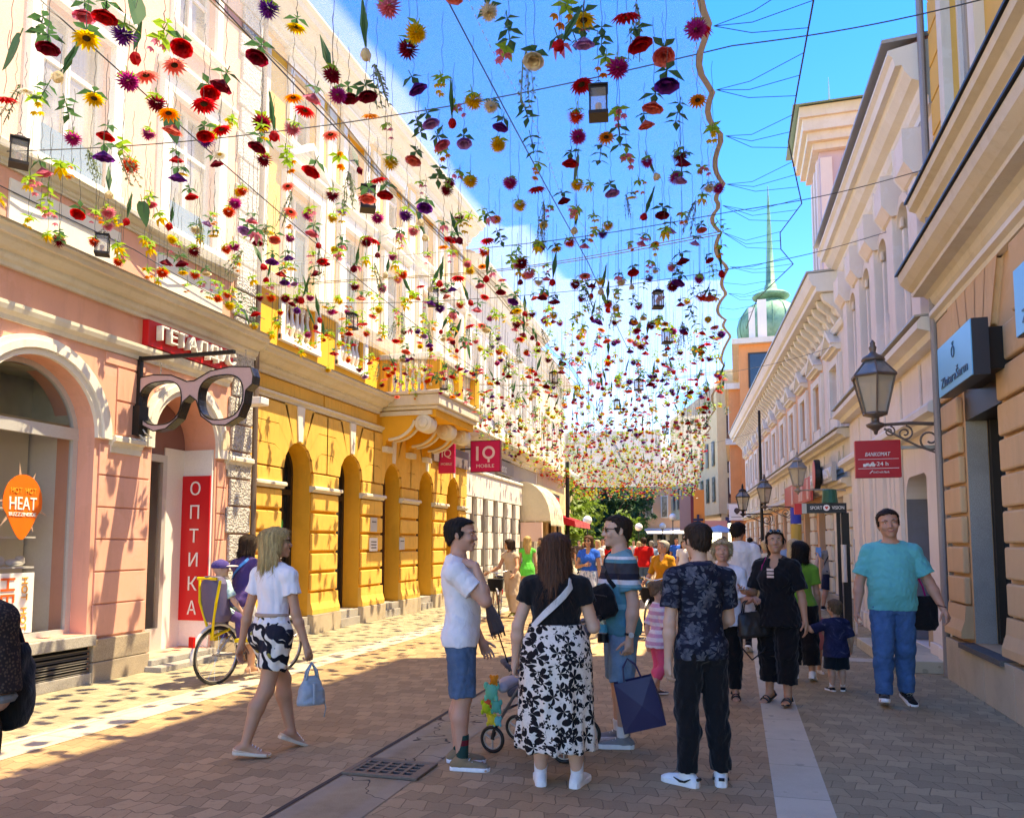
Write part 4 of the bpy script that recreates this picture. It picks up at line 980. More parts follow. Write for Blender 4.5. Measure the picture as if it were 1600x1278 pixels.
for j in range(9): b.box(DX-2.79, DX-2.3, DY-4.64, DY-4.6, .3+j*.36, .3+j*.36+.32)
b.build('quoin_blocks', M_torange, B)
for z, h in ((4.6, 1.9), (8.2, 1.6)):
    for x in (DX-1.7, DX-.3):
        b = MB(); b.box(x, x+.8, DY-5.26, DY-5.2, z, z+h); w = b.build('window', M_frw, B); MB().box(x+.07, x+.73, DY-5.28, DY-5.26, z+.08, z+h-.08).build('pane', M_glassd, w)
    b = MB(); b.box(DX-2.81, DX-2.75, DY-4.0, DY-3.1, z, z+h); w = b.build('window', M_frw, B); MB().box(DX-2.83, DX-2.81, DY-3.9, DY-3.2, z+.08, z+h-.08).build('pane', M_glassd, w)
b = MB(); b.box(DX-1.6, DX-.5, DY-5.26, DY-5.2, 10.6, 12.7); w = b.build('window', M_frd, B); MB().box(DX-1.5, DX-.6, DY-5.28, DY-5.26, 10.7, 12.6).build('louvre', M_glassd, w)
b = MB(); b.box(DX-1.5, DX-1.15, DY-4.9, DY-4.4, 13.6, 15.5); b.box(DX-1.0, DX-.5, DY-5.0, DY-4.4, 13.6, 15.9); b.build('chimney', M_white, B)
t = NT('verdigris_copper'); v = t.obj(); x, y, z = t.sep(v); n = t.noise(v, 1.4, 5, .7); n2 = t.noise(t.obj(scale=(6, 6, .5)), 1, 3, .6)
c = t.ramp(n, [(.3, (.08, .20, .13)), (.55, (.16, .35, .23)), (.75, (.25, .44, .31))]); c = t.mix(t.ramp(n2, [(.5, 0), (.7, .6)]), c, (.10, .15, .10)); t.pbr(c, .65, .1, t.bump(n, .2, .02), .3); M_copper = t.m
b = MB(); pr = [(1.75, 14.2), (1.95, 14.5), (2.12, 15.0), (2.15, 15.5), (2.0, 16.1), (1.65, 16.65), (1.1, 17.0), (.75, 17.1), (.72, 17.25)]
b.lathe(pr, (DX, DY, 0), 24); b.lathe([(.5, 17.2), (.75, 17.28), (1.15, 17.42), (1.2, 17.55), (1.0, 17.7), (.55, 17.82), (.42, 18.0), (.36, 18.3), (.3, 18.32), (.18, 21), (.09, 23.5), (.03, 24.9), (0, 25)], (DX, DY, 0), 16)
d_ = b.build('dome', M_copper, B, True)
b = MB()
for k in range(16):
    a = 2*math.pi*k/16; b.tube([(DX+r*math.cos(a)*1.003, DY+r*math.sin(a)*1.003, z) for r, z in pr[:-2]], .03, 5)
b.build('dome_ribs', M_copper, d_)
b = MB(); M_big = Matrix.Identity(3)
for z in (12.7,): b.lathe([(3.0, 12.6), (2.9, 13.2), (2.6, 13.7), (2.2, 14.0)], (DX+3.8, DY+1.5, 0), 16)
b.build('rear_dome', M_copper, B, True); under(B)
tag(MB().tube([(.62, 44.2, 0), (.62, 44.2, 9)], .09, 8).build('drainpipe', M_black), 'dark drainpipe between the peach house and the orange domed house', 'drainpipe')
# ================================================================ BEIGE CORNER HOUSE and far row
F = Facade(-.25, 57, 5.5, -1)
B = empty('beige_building', (0, 60, 0), 0, 'plain beige modern corner house with brown windows over columns', 'building')
b = MB(); b.box(-1.2, 3.5, 57.5, 64, 3.7, 14); b.build('upper_block', M_beige, B)
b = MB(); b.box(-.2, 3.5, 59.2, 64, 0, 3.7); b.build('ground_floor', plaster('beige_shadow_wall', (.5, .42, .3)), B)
b = MB(); 
for x in (-1.05, .6): b.box(x, x+.45, 57.6, 58.05, 0, 3.699)
b.build('column', M_beige, B)
for z0 in (4.3, 6.6, 8.9): 
    w = MB().box(-.55, .15, 57.42, 57.5, z0, z0+1.95).build('window', plain('brown_shutter', (.07, .025, .02), .6), B); MB().box(-.5, .1, 57.405, 57.42, z0+.1, z0+.55).build('blind', plain('brown_blind', (.2, .1, .05)), w)
b = MB(); b.add([(-1.2, 57.5, 3.7), (-5.8, 74, 3.7), (-5.8, 74, 13), (-1.2, 57.5, 13)], [(0, 1, 2, 3)]); b.add([(-1.2, 57.5, 3.7), (-5.8, 74, 3.7), (-3.8, 74.5, 3.7), (1, 58, 3.7)], [(0, 1, 2, 3)]); b.add([(-5.8, 74, 3.7), (-5.8, 74, 13), (3, 76, 13), (3, 76, 3.7)], [(0, 1, 2, 3)]); b.build('street_wing', M_beige, B)
def lerp(a, c, k): return tuple(a[i]+(c[i]-a[i])*k for i in range(len(a)))
for z0 in (4.6, 7.2):
    for i in range(9):
        p = lerp((-1.25, 57.45), (-5.85, 73.95), (i+.45)/9.5); q = lerp((-1.25, 57.45), (-5.85, 73.95), (i+.85)/9.5)
        MB().add([(p[0]-.02, p[1], z0), (q[0]-.02, q[1], z0), (q[0]-.02, q[1], z0+1.8), (p[0]-.02, p[1], z0+1.8)], [(0, 1, 2, 3)]).build('window', M_glassg, B)
under(B)
B = empty('far_peach_building', (-6.5, 82, 0), 0, 'distant pale peach house at the end of the street left of the pharmacy sign', 'building')
b = MB(); b.box(-9.2, -4, 78, 90, 3.0, 9.5); b.build('upper_wall', M_peach, B); b = MB(); b.box(-8.9, -4, 78.3, 90, 0, 3.0); b.build('shop_wall', M_white, B)
for i in range(3):
    w = MB().box(-8.6+i*1.5, -7.9+i*1.5, 77.9, 78, 4.1, 6.3).build('window', M_frw, B); MB().box(-8.5+i*1.5, -8.0+i*1.5, 77.87, 77.9, 4.2, 6.2).build('pane', M_glassg, w)
for i in range(4): MB().box(-8.7+i*1.2, -7.9+i*1.2, 78.15, 78.3, .3, 2.6).build('shop_window', M_glassd, B)
b = MB(); b.mold([(0, 0), (1.6, -.5), (1.6, -.6), (0, -.15)], 0, 4.8, lambda u, d, z: (-9.4+u, 78-d, 3.1+z)); b.build('canopy', M_whitep, B); under(B)
P = empty('pharmacy_sign', (-2.6, 54, 3), 0, 'orange banner with a dark cross beside the beige house', 'sign'); MB().box(-2.75, -2.05, 54, 54.1, 2.35, 5.2).build('sign_board', plain('orange_sign', (.8, .25, .04), .5), P)
b = MB(); b.box(-2.55, -2.4, 53.9, 53.99, 2.85, 3.55); b.box(-2.8, -2.551, 53.9, 53.99, 3.12, 3.28); b.box(-2.399, -2.15, 53.9, 53.99, 3.12, 3.28); b.build('cross', plain('dark_cross', (.02, .02, .06)), P); MB().box(-2.95, -2.76, 54, 54.2, 2.2, 5.0).build('dark_edge', plain('dark_red_edge', (.16, .01, .02)), P); under(P)
tag(MB().box(-3.75, -2.98, 55, 55.15, 2.5, 4.9).build('banner', plain('mauve_banner', (.35, .22, .2), .6)), 'mauve grey hanging banner left of the orange pharmacy sign', 'banner')
P = empty('shop_sign', (-1.4, 50.5, 3), 0, 'long pinkish shop sign board right of the pharmacy cross', 'sign'); MB().box(-2.0, -.6, 53, 53.1, 2.55, 3.1).build('sign_board', plain('pink_board_far', (.7, .3, .25), .5), P); under(P)
P = empty('parasol', (-1.0, 47, 0), 0, 'pale blue cafe parasol at the far right of the street', 'parasol'); MB().lathe([(.025, 0), (.025, 2.6)], (0, 0, 0), 8).build('pole', M_alu, P); MB().lathe([(1.2, 2.25), (.6, 2.5), (.02, 2.68)], (0, 0, 0), 12).build('canopy', fabric('pale_blue_canvas', (.28, .42, .55)), P)
P = empty('parasol', (.55, 50, 0), 0, 'cream cafe parasol under the white square sign', 'parasol'); MB().lathe([(.025, 0), (.025, 2.4)], (0, 0, 0), 8).build('pole', M_alu, P); MB().lathe([(1.0, 2.05), (.5, 2.25), (.02, 2.4)], (0, 0, 0), 12).build('canopy', M_awn, P)
P = empty('shop_sign', (.05, 47, 3.4), 0, 'white square sign with a dark round emblem before the orange house', 'sign'); MB().box(-.42, .46, 47, 47.12, 2.95, 3.85).build('sign_box', M_whitep, P); b = MB(); b.ball((.02, 46.99, 3.5), (.16, .02, .16), 14, 8); b.box(-.05, .09, 46.96, 46.99, 3.3, 3.42); b.build('emblem', plain('dark_emblem', (.05, .03, .03)), P); MB().box(-.3, .34, 46.98, 47, 3.12, 3.16).build('lettering', plain('grey_print', (.3, .3, .3)), P); MB().box(.46, 1.0, 47.03, 47.08, 3.6, 3.66).build('arm', M_black, P); under(P)
tag(MB().box(-.75, -.15, 56.5, 56.6, 3.0, 3.45).build('street_sign', plain('navy_plate', (.03, .04, .12))), 'small navy street name plate on the beige house column', 'sign')
B = empty('grey_building', (-20, 105, 0), 0, 'large grey concrete building far off behind the square trees', 'building')
b = MB(); b.box(-34, -9, 100, 112, 0, 16); b.build('wall', plaster('grey_concrete', (.33, .35, .37), .08), B); b = MB()
for z in (9.6, 13): b.box(-34.3, -8.7, 99.6, 100, z, z+.5)
b.box(-15.5, -14.6, 99.8, 100, 0, 9.5); b.build('concrete_band', plain('dark_concrete', (.2, .21, .22)), B); under(B)
# the left row goes on behind the pole, mostly hidden
B = empty('far_cream_building', (-14, 58, 0), 0, 'low cream house behind the dark green post at the left of the square', 'building'); MB().box(-24, -12.5, 50, 64, 0, 7).build('wall', M_creamy, B); MB().box(-24.3, -12.2, 49.7, 64.3, 7, 7.3).build('cornice', M_cream, B); under(B)

# ================================================================ TREES OF THE SQUARE
def leaf_mat(name, col):
    t = NT(name); v = t.obj(); n = t.noise(v, .9, 3, .6); n2 = t.noise(v, 14, 2, .6)
    c = t.mix(n, sc3(col, .55), sc3(col, 1.35)); c = t.mix(t.math('MULTIPLY', n2, .5), c, sc3(col, .6))
    p = t.n('ShaderNodeBsdfPrincipled'); t.l(c, p.inputs['Base Color']); p.inputs['Roughness'].default_value = .55; p.inputs['Specular IOR Level'].default_value = .3
    tr = t.n('ShaderNodeBsdfTranslucent'); t.l(t.mix(.5, c, sc3(col, 2.2)), tr.inputs[0]); m = t.n('ShaderNodeMixShader'); m.inputs[0].default_value = .3
    t.l(p.outputs[0], m.inputs[1]); t.l(tr.outputs[0], m.inputs[2]); t.l(m.outputs[0], t.out.inputs[0]); return t.m
M_leafd = leaf_mat('dark_tree_leaves', (.025, .085, .035)); M_leafl = leaf_mat('light_tree_leaves', (.13, .21, .03)); M_bark = plain('tree_bark', (.09, .065, .045), .9, bump=.6, nscale=14)
def tree(x, y, h, w, mat, label, n=2600, seed=0, base=.18):
    rs = np.random.RandomState(seed); P = empty('broadleaf_tree', (x, y, 0), rs.rand()*6, label, 'tree', 'trees of the square')
    b = MB(); b.tube([(0, 0, 0), (.1, 0, h*.2), (-.05, .1, h*.42), (0, 0, h*.75)], [.28, .2, .14, .04], 8)
    for k in range(7):
        a = rs.rand()*6.28; z = h*(.2+.07*k); b.tube([(0, 0, z), (math.cos(a)*w*.25, math.sin(a)*w*.25, z+h*.1), (math.cos(a)*w*.42, math.sin(a)*w*.42, z+h*.2)], [.09, .06, .02], 6)
    b.build('trunk', M_bark, P)
    ncl = 46; cc = rs.randn(ncl, 3); cc /= np.linalg.norm(cc, axis=1)[:, None]; cc *= (rs.rand(ncl, 1)**.45)
    cen = np.array([0, 0, h*(base+1)/2]); ext = np.array([w/2, w/2, h*(1-base)/2]); cc = cen+cc*ext*.86
    rad = .18*w*(.6+.7*rs.rand(ncl)); k = rs.randint(0, ncl, n); d = rs.randn(n, 3); d /= np.linalg.norm(d, axis=1)[:, None]
    p = cc[k]+d*(rad[k]*(.55+.5*rs.rand(n)))[:, None]*np.array([1, 1, .75])
    nrm = d+rs.randn(n, 3)*.7+np.array([0, 0, .5]); nrm /= np.linalg.norm(nrm, axis=1)[:, None]; a = np.cross(nrm, rs.randn(n, 3)); a /= np.linalg.norm(a, axis=1)[:, None]; c = np.cross(nrm, a)
    s = (.11+.15*rs.rand(n))[:, None]*(1 if n < 3000 else 1); v = np.stack([p-a*s*1.5, p-c*s*.7+nrm*s*.2, p+a*s*1.5, p+c*s*.7+nrm*s*.2], 1).reshape(-1, 3)
    m = MB(); m.add(v.tolist(), [(4*i, 4*i+1, 4*i+2, 4*i+3) for i in range(n)]); m.build('crown', mat, P); return P
tree(-13.3, 62, 8.2, 6.5, M_leafl, 'light green tree nearest the dark green post', 5200, 1, .1)
tree(-11.3, 74, 9.5, 7.5, M_leafd, 'tall dark green tree in the middle of the square behind the striped shirt man', 6000, 2, .08)
tree(-15.5, 78, 10.5, 7.5, M_leafl, 'tall light green tree rising by the grey building', 5200, 3, .1)
tree(-8.6, 88, 9.5, 7.5, M_leafd, 'dark green tree beside the distant peach house', 5200, 4, .06)
tree(-9.2, 66, 4.2, 4.0, M_leafl, 'low bright green bushy tree left of the striped shirt man', 2600, 5, .02)
tree(-6.9, 92, 8, 7, M_leafd, 'dark green tree deepest in the square', 4200, 6, .05)
tree(-13.2, 90, 9, 9, M_leafd, 'broad dark green tree behind the light green ones', 5200, 8, .05)
tree(-11.9, 57, 3.6, 3.0, M_leafl, 'small bright green tree under the red awning end', 2200, 7, .05)
# ================================================================ LAMPS AND POSTS
M_lglass = glass('lantern_glass', (.5, .46, .36), .25, .35); M_lpaint = plain('lantern_metal', (.16, .13, .11), .45, .5, .2)
def wall_lantern(loc, scale, label, arm=1.0, ang=0, scroll=True, pole=None, mat=None):
    """hexagonal street lantern on a scrolled wall arm; the arm points from the lantern to +X before turning by ang"""
    mt = mat or M_lpaint; P = empty('street_lantern', loc, ang, label, 'street lamp', 'old style street lanterns'); s = scale
    b = MB(); n = 6
    for i in range(n):   # cage bars
        a = 2*math.pi*(i+.5)/n; b.tube([(.15*s*math.cos(a), .15*s*math.sin(a), .08*s), (.27*s*math.cos(a), .27*s*math.sin(a), .56*s)], .013*s, 6)
    b.tube([(.15*s*math.cos(2*math.pi*(i+.5)/n), .15*s*math.sin(2*math.pi*(i+.5)/n), .08*s) for i in range(n)], .016*s, 6, closed=True)
    b.tube([(.28*s*math.cos(2*math.pi*(i+.5)/n), .28*s*math.sin(2*math.pi*(i+.5)/n), .57*s) for i in range(n)], .02*s, 6, closed=True)
    for i in range(n):
        a = 2*math.pi*(i+.5)/n; b.tube([(.29*s*math.cos(a), .29*s*math.sin(a), .58*s), (.12*s*math.cos(a), .12*s*math.sin(a), .78*s)], .012*s, 6)
    cg = b.build('cage', mt, P)
    rot = Matrix.Rotation(math.pi/6, 3, 'Z')
    MB().lathe([(.14*s, .08*s), (.258*s, .56*s)], (0, 0, 0), 6, rot).build('glass', M_lglass, P)
    MB().lathe([(.285*s, .585*s), (.12*s, .775*s)], (0, 0, 0), 6, rot).build('roof_glass', glass('roof_glass', (.2, .22, .22), .1, .25), P)
    MB().lathe([(.13*s, .77*s), (.15*s, .79*s), (.13*s, .83*s), (.06*s, .87*s), (.035*s, .9*s), (.045*s, .94*s), (.05*s, .96*s), (.03*s, .99*s), (.035*s, 1.02*s), (.01*s, 1.06*s), (0, 1.065*s)], (0, 0, 0), 14).build('finial', mt, P, True)
    MB().lathe([(0, -.2*s), (.02*s, -.19*s), (.03*s, -.15*s), (.06*s, -.12*s), (.11*s, -.09*s), (.12*s, -.06*s), (.05*s, -.03*s), (.05*s, .03*s), (.15*s, .06*s), (.15*s, .08*s), (0, .085*s)], (0, 0, 0), 14).build('holder', mt, P, True)
    MB().lathe([(.03*s, .1*s), (.045*s, .25*s), (.03*s, .33*s), (0, .34*s)], (0, 0, 0), 10).build('bulb', plain('frosted_bulb', (.75, .72, .62), .4), P, True)
    b = MB(); L = arm
    b.tube([(.08*s, 0, -.07*s), (L*.5, 0, -.06*s), (L-.02, 0, -.09*s)], [.02*s, .022*s, .024*s], 8)
    if scroll:
        def spiral(c, r0, t0, t1, n=26, sgn=1):
            return [(c[0]+r0*(1-.8*i/n)*math.cos(t0+(t1-t0)*i/n), 0, c[1]+sgn*r0*(1-.8*i/n)*math.sin(t0+(t1-t0)*i/n)) for i in range(n+1)]
        b.tube(spiral((L*.78, -.28*s), .17*s, R(60), R(60-560)), .013*s, 6); b.tube(spiral((L*.42, -.19*s), .10*s, R(80), R(80-560)), .012*s, 6); b.tube(spiral((L*.2, -.16*s), .07*s, R(80), R(80-500)), .01*s, 6)
        b.tube([(L-.02, 0, -.09*s), (L-.01, 0, -.3*s), (L*.9, 0, -.47*s), (L*.6, 0, -.36*s), (L*.35, 0, -.24*s), (.1*s, 0, -.12*s)], .014*s, 6)
    b.build('scroll_arm', mt, P)
    if pole: MB().lathe([(.11, -loc[2]), (.11, -loc[2]+.6), (.06, -loc[2]+.7), (.05, .9), (.03, 1.0), (0, 1.02)], (arm, 0, 0), 10).build('pole', mt, P)
    return P
wall_lantern((1.74, 10.9, 3.2), .98, 'large old street lantern on a scrolled arm above the red cash machine sign', .80, 0)
wall_lantern((1.25, 17.5, 2.78), .72, 'grey wall lantern hanging above the sports shop post', .95, 0, False, None, plain('pale_lantern_metal', (.3, .27, .24), .5, .3))
wall_lantern((.80, 24.2, 2.75), .85, 'black lantern at the top of the tall black pole', .75, 0, True)
wall_lantern((.22, 29, 2.72), .95, 'black lantern left of the tall black pole before the orange house', 1.0, 0, True, None, M_black)
P = empty('lamp_post', (.72, 24.6, 0), 0, 'tall thin black pole rising past the peach house front', 'post'); MB().lathe([(.09, 0), (.09, .8), (.05, .9), (.038, 5.6), (0, 5.62)], (0, 0, 0), 10).build('pole', M_black, P)
P = empty('cash_machine_sign', (1.75, 10.92, 2.7), 0, 'red square cash machine sign hanging below the large lantern', 'sign')
MB().box(1.49, 2.03, 10.93, 11.03, 2.46, 2.94).build('sign_box', plain('deep_red_sign', (.50, .008, .02), .4, var=.05), P, bevel=.006); MB().box(2.03, 2.55, 10.96, 11.0, 2.82, 2.86).build('sign_arm', M_zinc, P)
text('BANKOMAT', .30, .05, Matrix.Translation((1.755, 10.922, 2.76)), M_letter, P, shear=.3); text('0-24 h', .2, .05, Matrix.Translation((1.775, 10.922, 2.635)), M_letter, P); text('UniCredit Bank', .19, .026, Matrix.Translation((1.79, 10.922, 2.53)), M_letter, P)
b = MB(); 
for z in (2.695, 2.575): b.box(1.52, 2.0, 10.924, 10.929, z, z+.005)
b.tube([(1.655, 10.926, 2.515), (1.69, 10.926, 2.55)], .006, 5); b.build('sign_lines', M_letter, P)
b = MB(); rs_ = random.Random(4)
for i in range(7): b.box(1.58+.018*i, 1.595+.018*i+.02*rs_.random(), 10.9245, 10.929, 2.6+.012*rs_.random(), 2.63+.02*rs_.random())
b.build('worn_patch', M_letter, P); under(P)
P = empty('sports_shop_post', (1.55, 15, 0), 0, 'black sports shop sign on a post with lettering and a red end', 'sign')
MB().box(1.2, 1.86, 14.9, 15.12, 2.16, 2.33).build('sign_box', plain('navy_black_sign', (.012, .014, .022), .35), P); MB().box(1.0, 1.12, 14.9, 15.12, 2.14, 2.33).build('red_end', M_red, P); MB().box(1.12, 1.2, 14.9, 15.12, 2.15, 2.33).build('grey_joint', M_zinc, P)
text('SPORT', .2, .06, Matrix.Translation((1.36, 14.893, 2.25)), M_letter, P); text('VISION', .2, .06, Matrix.Translation((1.72, 14.893, 2.25)), M_letter, P)
b = MB(); b.lathe([(0, 0), (.055, 0), (.055, .008), (0, .008)], (1.53, 14.897, 2.25), 18, Matrix.Rotation(R(90), 3, 'X')); b.build('round_emblem', M_letter, P); b = MB(); b.prism([(1.5, 2.26), (1.53, 2.22), (1.56, 2.26), (1.545, 2.275), (1.53, 2.262), (1.515, 2.275)], 0, .005, lambda u, d, z: (u, 14.886-d, z)); b.build('red_heart', M_red, P)
MB().box(1.78, 1.9, 14.95, 15.08, 0, 2.159).build('post', M_black, P); MB().box(1.70, 1.76, 14.97, 15.05, 0, 2.159).build('post', M_black, P); b = MB(); b.tube([(1.79, 14.9, .95), (1.79, 14.9, 1.6)], .045, 10); b.build('steel_cylinder', M_alu, P); under(P)
tag(MB().lathe([(.14, 2.335), (.13, 2.42), (.12, 2.56), (.1, 2.58), (0, 2.58)], (1.6, 15, 0), 14).build('green_bin', plain('green_lacquer', (.01, .11, .07), .35)), 'dark green drum on top of the sports shop sign', 'drum')
tag(MB().tube([(2.02, 15.4, 0), (2.02, 15.4, 1.7)], .02, 8).build('white_pole', M_whitep), 'thin white pole standing right of the sports shop post', 'pole')
P = empty('striped_post', (1.43, 21, 0), 0, 'round post with broad blue and yellow stripes before the peach house', 'post'); 
for i in range(6): MB().lathe([(.13, i*.42+.02), (.13, i*.42+.42)], (0, 0, 0), 14).build('stripe_band', plain('stripe_blue', (.02, .05, .42)) if i % 2 else plain('stripe_yellow', (.55, .36, .08)), P)
def globe_lamp(x, y, z, label):
    P = empty('globe_lamp', (x, y, 0), 0, label, 'street lamp', 'white globe lamps of the square'); MB().lathe([(.09, 0), (.09, .4), (.04, .5), (.035, z-.3), (.1, z-.28), (.1, z-.24), (0, z-.23)], (0, 0, 0), 10).build('pole', M_black, P); MB().ball((0, 0, z), (.27, .27, .27), 18, 12).build('globe', plain('white_globe', (.82, .8, .76), .3), P, True)
globe_lamp(-8.3, 45, 2.95, 'white globe lamp left of the striped shirt man'); globe_lamp(-6.55, 55, 2.75, 'white globe lamp just right of the striped shirt man'); globe_lamp(-4.6, 60, 3.6, 'white globe lamp before the far shop canopy'); globe_lamp(-5.9, 66, 3.05, 'small white globe lamp before the distant peach house')
# ================================================================ NET CANOPY OVER THE STREET
_fw = Matrix.Rotation(R(15.918), 3, 'Z') @ Matrix.Rotation(R(90+4.7405), 3, 'X')
def at_z(px, py, z):
    """the point of the street at height z that the photograph shows at pixel px,py"""
    d = _fw @ Vector(((px-800)/1230, -(py-747)/1230, -1)); t = (z-1.62)/d.z; return Vector((d.x*t, d.y*t, z))
NZ = 5.66
def XL(y): return -7.12-.065*max(0, y-20)
def XR(y): return -.05-.075*max(0, y-17)
def XM(y): return -3.5-.07*max(0, y-18)
def net_z(x, y):
    l, r = XL(y), XR(y); u = (x-l)/(r-l)
    return NZ-.16*math.sin(math.pi*u)-.05*math.sin(y*1.1+x*.4)-.05*math.sin(2.3*y-x)*.6-.022*max(0, y-16)
t = NT('white_net'); v = t.obj(); n = t.noise(t.obj(scale=(1, 1, 1)), 55, 3, .75); n2 = t.noise(v, 2.2, 4, .6)
c = t.ramp(n, [(.3, (.56, .56, .57)), (.7, (.73, .73, .72))])
df = t.n('ShaderNodeBsdfDiffuse'); tl = t.n('ShaderNodeBsdfTranslucent'); tp = t.n('ShaderNodeBsdfTransparent'); a1_ = t.n('ShaderNodeMixShader'); a2_ = t.n('ShaderNodeMixShader')
t.l(c, df.inputs[0]); t.l(c, tl.inputs[0]); a1_.inputs[0].default_value = .5; t.l(df.outputs[0], a1_.inputs[1]); t.l(tl.outputs[0], a1_.inputs[2])
t.l(t.ramp(t.math('ADD', t.math('MULTIPLY', n, .5), t.math('MULTIPLY', n2, .5)), [(.3, .74), (.7, .64)]), a2_.inputs[0])
t.l(a1_.outputs[0], a2_.inputs[1]); t.l(tp.outputs[0], a2_.inputs[2]); t.l(a2_.outputs[0], t.out.inputs[0]); M_net = t.m
M_hem = fabric('net_hem', (.74, .69, .68)); M_hemw = fabric('white_hem', (.8, .77, .72)); M_wire = plain('steel_cable', (.09, .095, .10), .5, .4); M_cord = plain('dark_cord', (.05, .10, .13), .7); M_stitch = plain('white_stitch', (.8, .8, .8), .8)
TIES = [5.0, 6.0, 6.9, 7.8, 8.9, 9.6, 10.5, 11.6, 12.9, 14.4, 16, 18, 20.5, 23.5, 27, 31]
def scallop(y):
    for a_, b_ in zip(TIES, TIES[1:]):
        if a_ <= y <= b_: return -.11*math.sin(math.pi*(y-a_)/(b_-a_))*min(1, (b_-a_)/1.1)
    return 0
def edge(side, y):
    if side == 0: return XL(y)+.06*math.sin(3.1*y)
    if side == 2: return XR(y)+scallop(y)+.05*math.sin(1.7*y)
    return XM(y)
def net_panel(y0, y1, s0, s1, label, nu=14, step=.25):
    P = empty('net_canopy', ((edge(s0, y0)+edge(s1, y0))/2, y0, NZ), 0, label, 'net canopy', 'white nets spanning the street')
    ny = max(4, int((y1-y0)/step)); b = MB(); V = []; gap = .03
    for j in range(ny+1):
        y = y0+(y1-y0)*j/ny
        xa = edge(s0, y)+(gap if s0 == 1 else 0); xb = edge(s1, y)-(gap if s1 == 1 else 0)
        for i in range(nu+1):
            x = xa+(xb-xa)*i/nu; V.append((x, y, net_z(x, y)))
    b.add(V, [(j*(nu+1)+i, j*(nu+1)+i+1, (j+1)*(nu+1)+i+1, (j+1)*(nu+1)+i) for j in range(ny) for i in range(nu)]); b.build('net', M_net, P, True)
    hb = MB(); sb = MB()
    for i_, sgn in ((0, 1), (nu, -1)):
        e = [Vector(V[j*(nu+1)+i_]) for j in range(ny+1)]
        hv = []; 
        for p in e: hv += [(p.x, p.y, p.z-.004), (p.x+sgn*(.055 if (s1 == 2 and i_) else .018), p.y, p.z-.004)]
        hb.add(hv, [(2*k, 2*k+1, 2*k+3, 2*k+2) for k in range(ny)])
        if y0 < 10 and s1 == 2 and i_: 
            for k in range(ny):
                for q in (.1, .4, .7):
                    p = e[k].lerp(e[k+1], q); p2 = e[k].lerp(e[k+1], q+.14); sb.tube([(p.x-.085, p.y, p.z-.008), (p2.x-.085, p2.y, p2.z-.008)], .0045, 4)
    for j in (0, ny):
        row = V[j*(nu+1):(j+1)*(nu+1)]; s = .035 if j == 0 else -.035; hv = []
        for p in row: hv += [(p[0], p[1], p[2]-.005), (p[0], p[1]+s, p[2]-.005)]
        hb.add(hv, [(2*k, 2*k+1, 2*k+3, 2*k+2) for k in range(nu)])
    hb.build('hem', M_hem if s1 == 2 else M_hemw, P)
    if s1 == 2 and y0 < 12:
        for k in range(int((y1-y0)/.09)):
            y = y0+k*.09; x = -1.77+.03*math.sin(y*2); z = net_z(x, y)-.006; sb.tube([(x, y, z), (x, y+.045, z)], .004, 4)
    if sb.v: sb.build('stitching', M_stitch, P)['kind'] = 'stuff'
    under(P)
YS = [3.2, 10.5, 18.5, 30, 46]
for k in range(4):
    where = ['nearest the viewer', 'second from the viewer', 'third from the viewer', 'farthest down the street'][k]
    net_panel(YS[k]+.02, YS[k+1]-.02, 0, 1, 'white net strip along the left house fronts, '+where, step=.25 if k < 2 else .6)
    net_panel(YS[k]+.02, YS[k+1]-.02, 1, 2, 'white net strip along the open sky side, '+where, step=.16 if k < 2 else .6)
def cable(pts, r, label, mat=M_wire, cat='cable', sag=0.0, n=14, name='steel_cable'):
    P = []; pts = [Vector(p) for p in pts]
    for a_, c_ in zip(pts, pts[1:]):
        for i in range(n): q = a_.lerp(c_, i/n); q.z -= sag*math.sin(math.pi*i/n); P.append(q)
    P.append(pts[-1]); return tag(MB().tube(P, r, 6).build(name, mat), label, cat)
for k, (x, nm) in enumerate(((-5.3, 'over the left pavement'), (-3.5, 'along the middle seam of the nets'), (-1.9, 'under the right hand net strip'))):
    cable([(x+.8 if k == 0 else x, 2, 5.55), (x, 10.5, 5.5), (x-.1, 18.5, 5.4), (XM(40)+(x+3.5), 40, 5.0)], .006, 'thin steel cable running down the street '+nm, sag=.06)
for y, z, xr, za, nm in ((6.3, 5.62, 2.1, 5.75, 'nearest'), (9.6, 5.62, 2.1, 5.9, 'second'), (11.6, 5.6, 2.05, 5.95, 'third'), (18.5, 5.55, 2.1, 6.0, 'fourth'), (30, 5.3, 1.3, 5.9, 'fifth')):
    cable([(-7.2 if y < 20 else XL(y), y-.2, 5.66), (-3.5, y, z-.12), (.05 if y < 20 else XR(y), y, z), (xr+.05, y+.1, za)], .005, nm+' steel cable strung across the street from house to house', sag=.05)
cable([(-7.28, 3, 5.02), (-7.25, 8, 4.98), (-7.2, 10.8, 4.9)], .006, 'thin cable running along the pink house cornice', sag=.05)
cable([(-7.28, 3, 5.42), (-7.25, 8, 5.32), (-7.2, 10.8, 5.2)], .006, 'upper thin cable across the white panels of the pink house', sag=.05)
G_ = [(.72, 3.5), (.64, 5.5), (.60, 7.0), (.58, 8.0), (.82, 9.55), (.62, 10.4), (.66, 11.0), (.86, 11.65), (.4, 13.2), (.25, 15)]
cable([(x, y, 5.6) for x, y in G_], .007, 'zigzag guy cable between the net edge and the right houses', n=2)
b = MB(); rs = random.Random(5); gy = [p[1] for p in G_]; gx = [p[0] for p in G_]
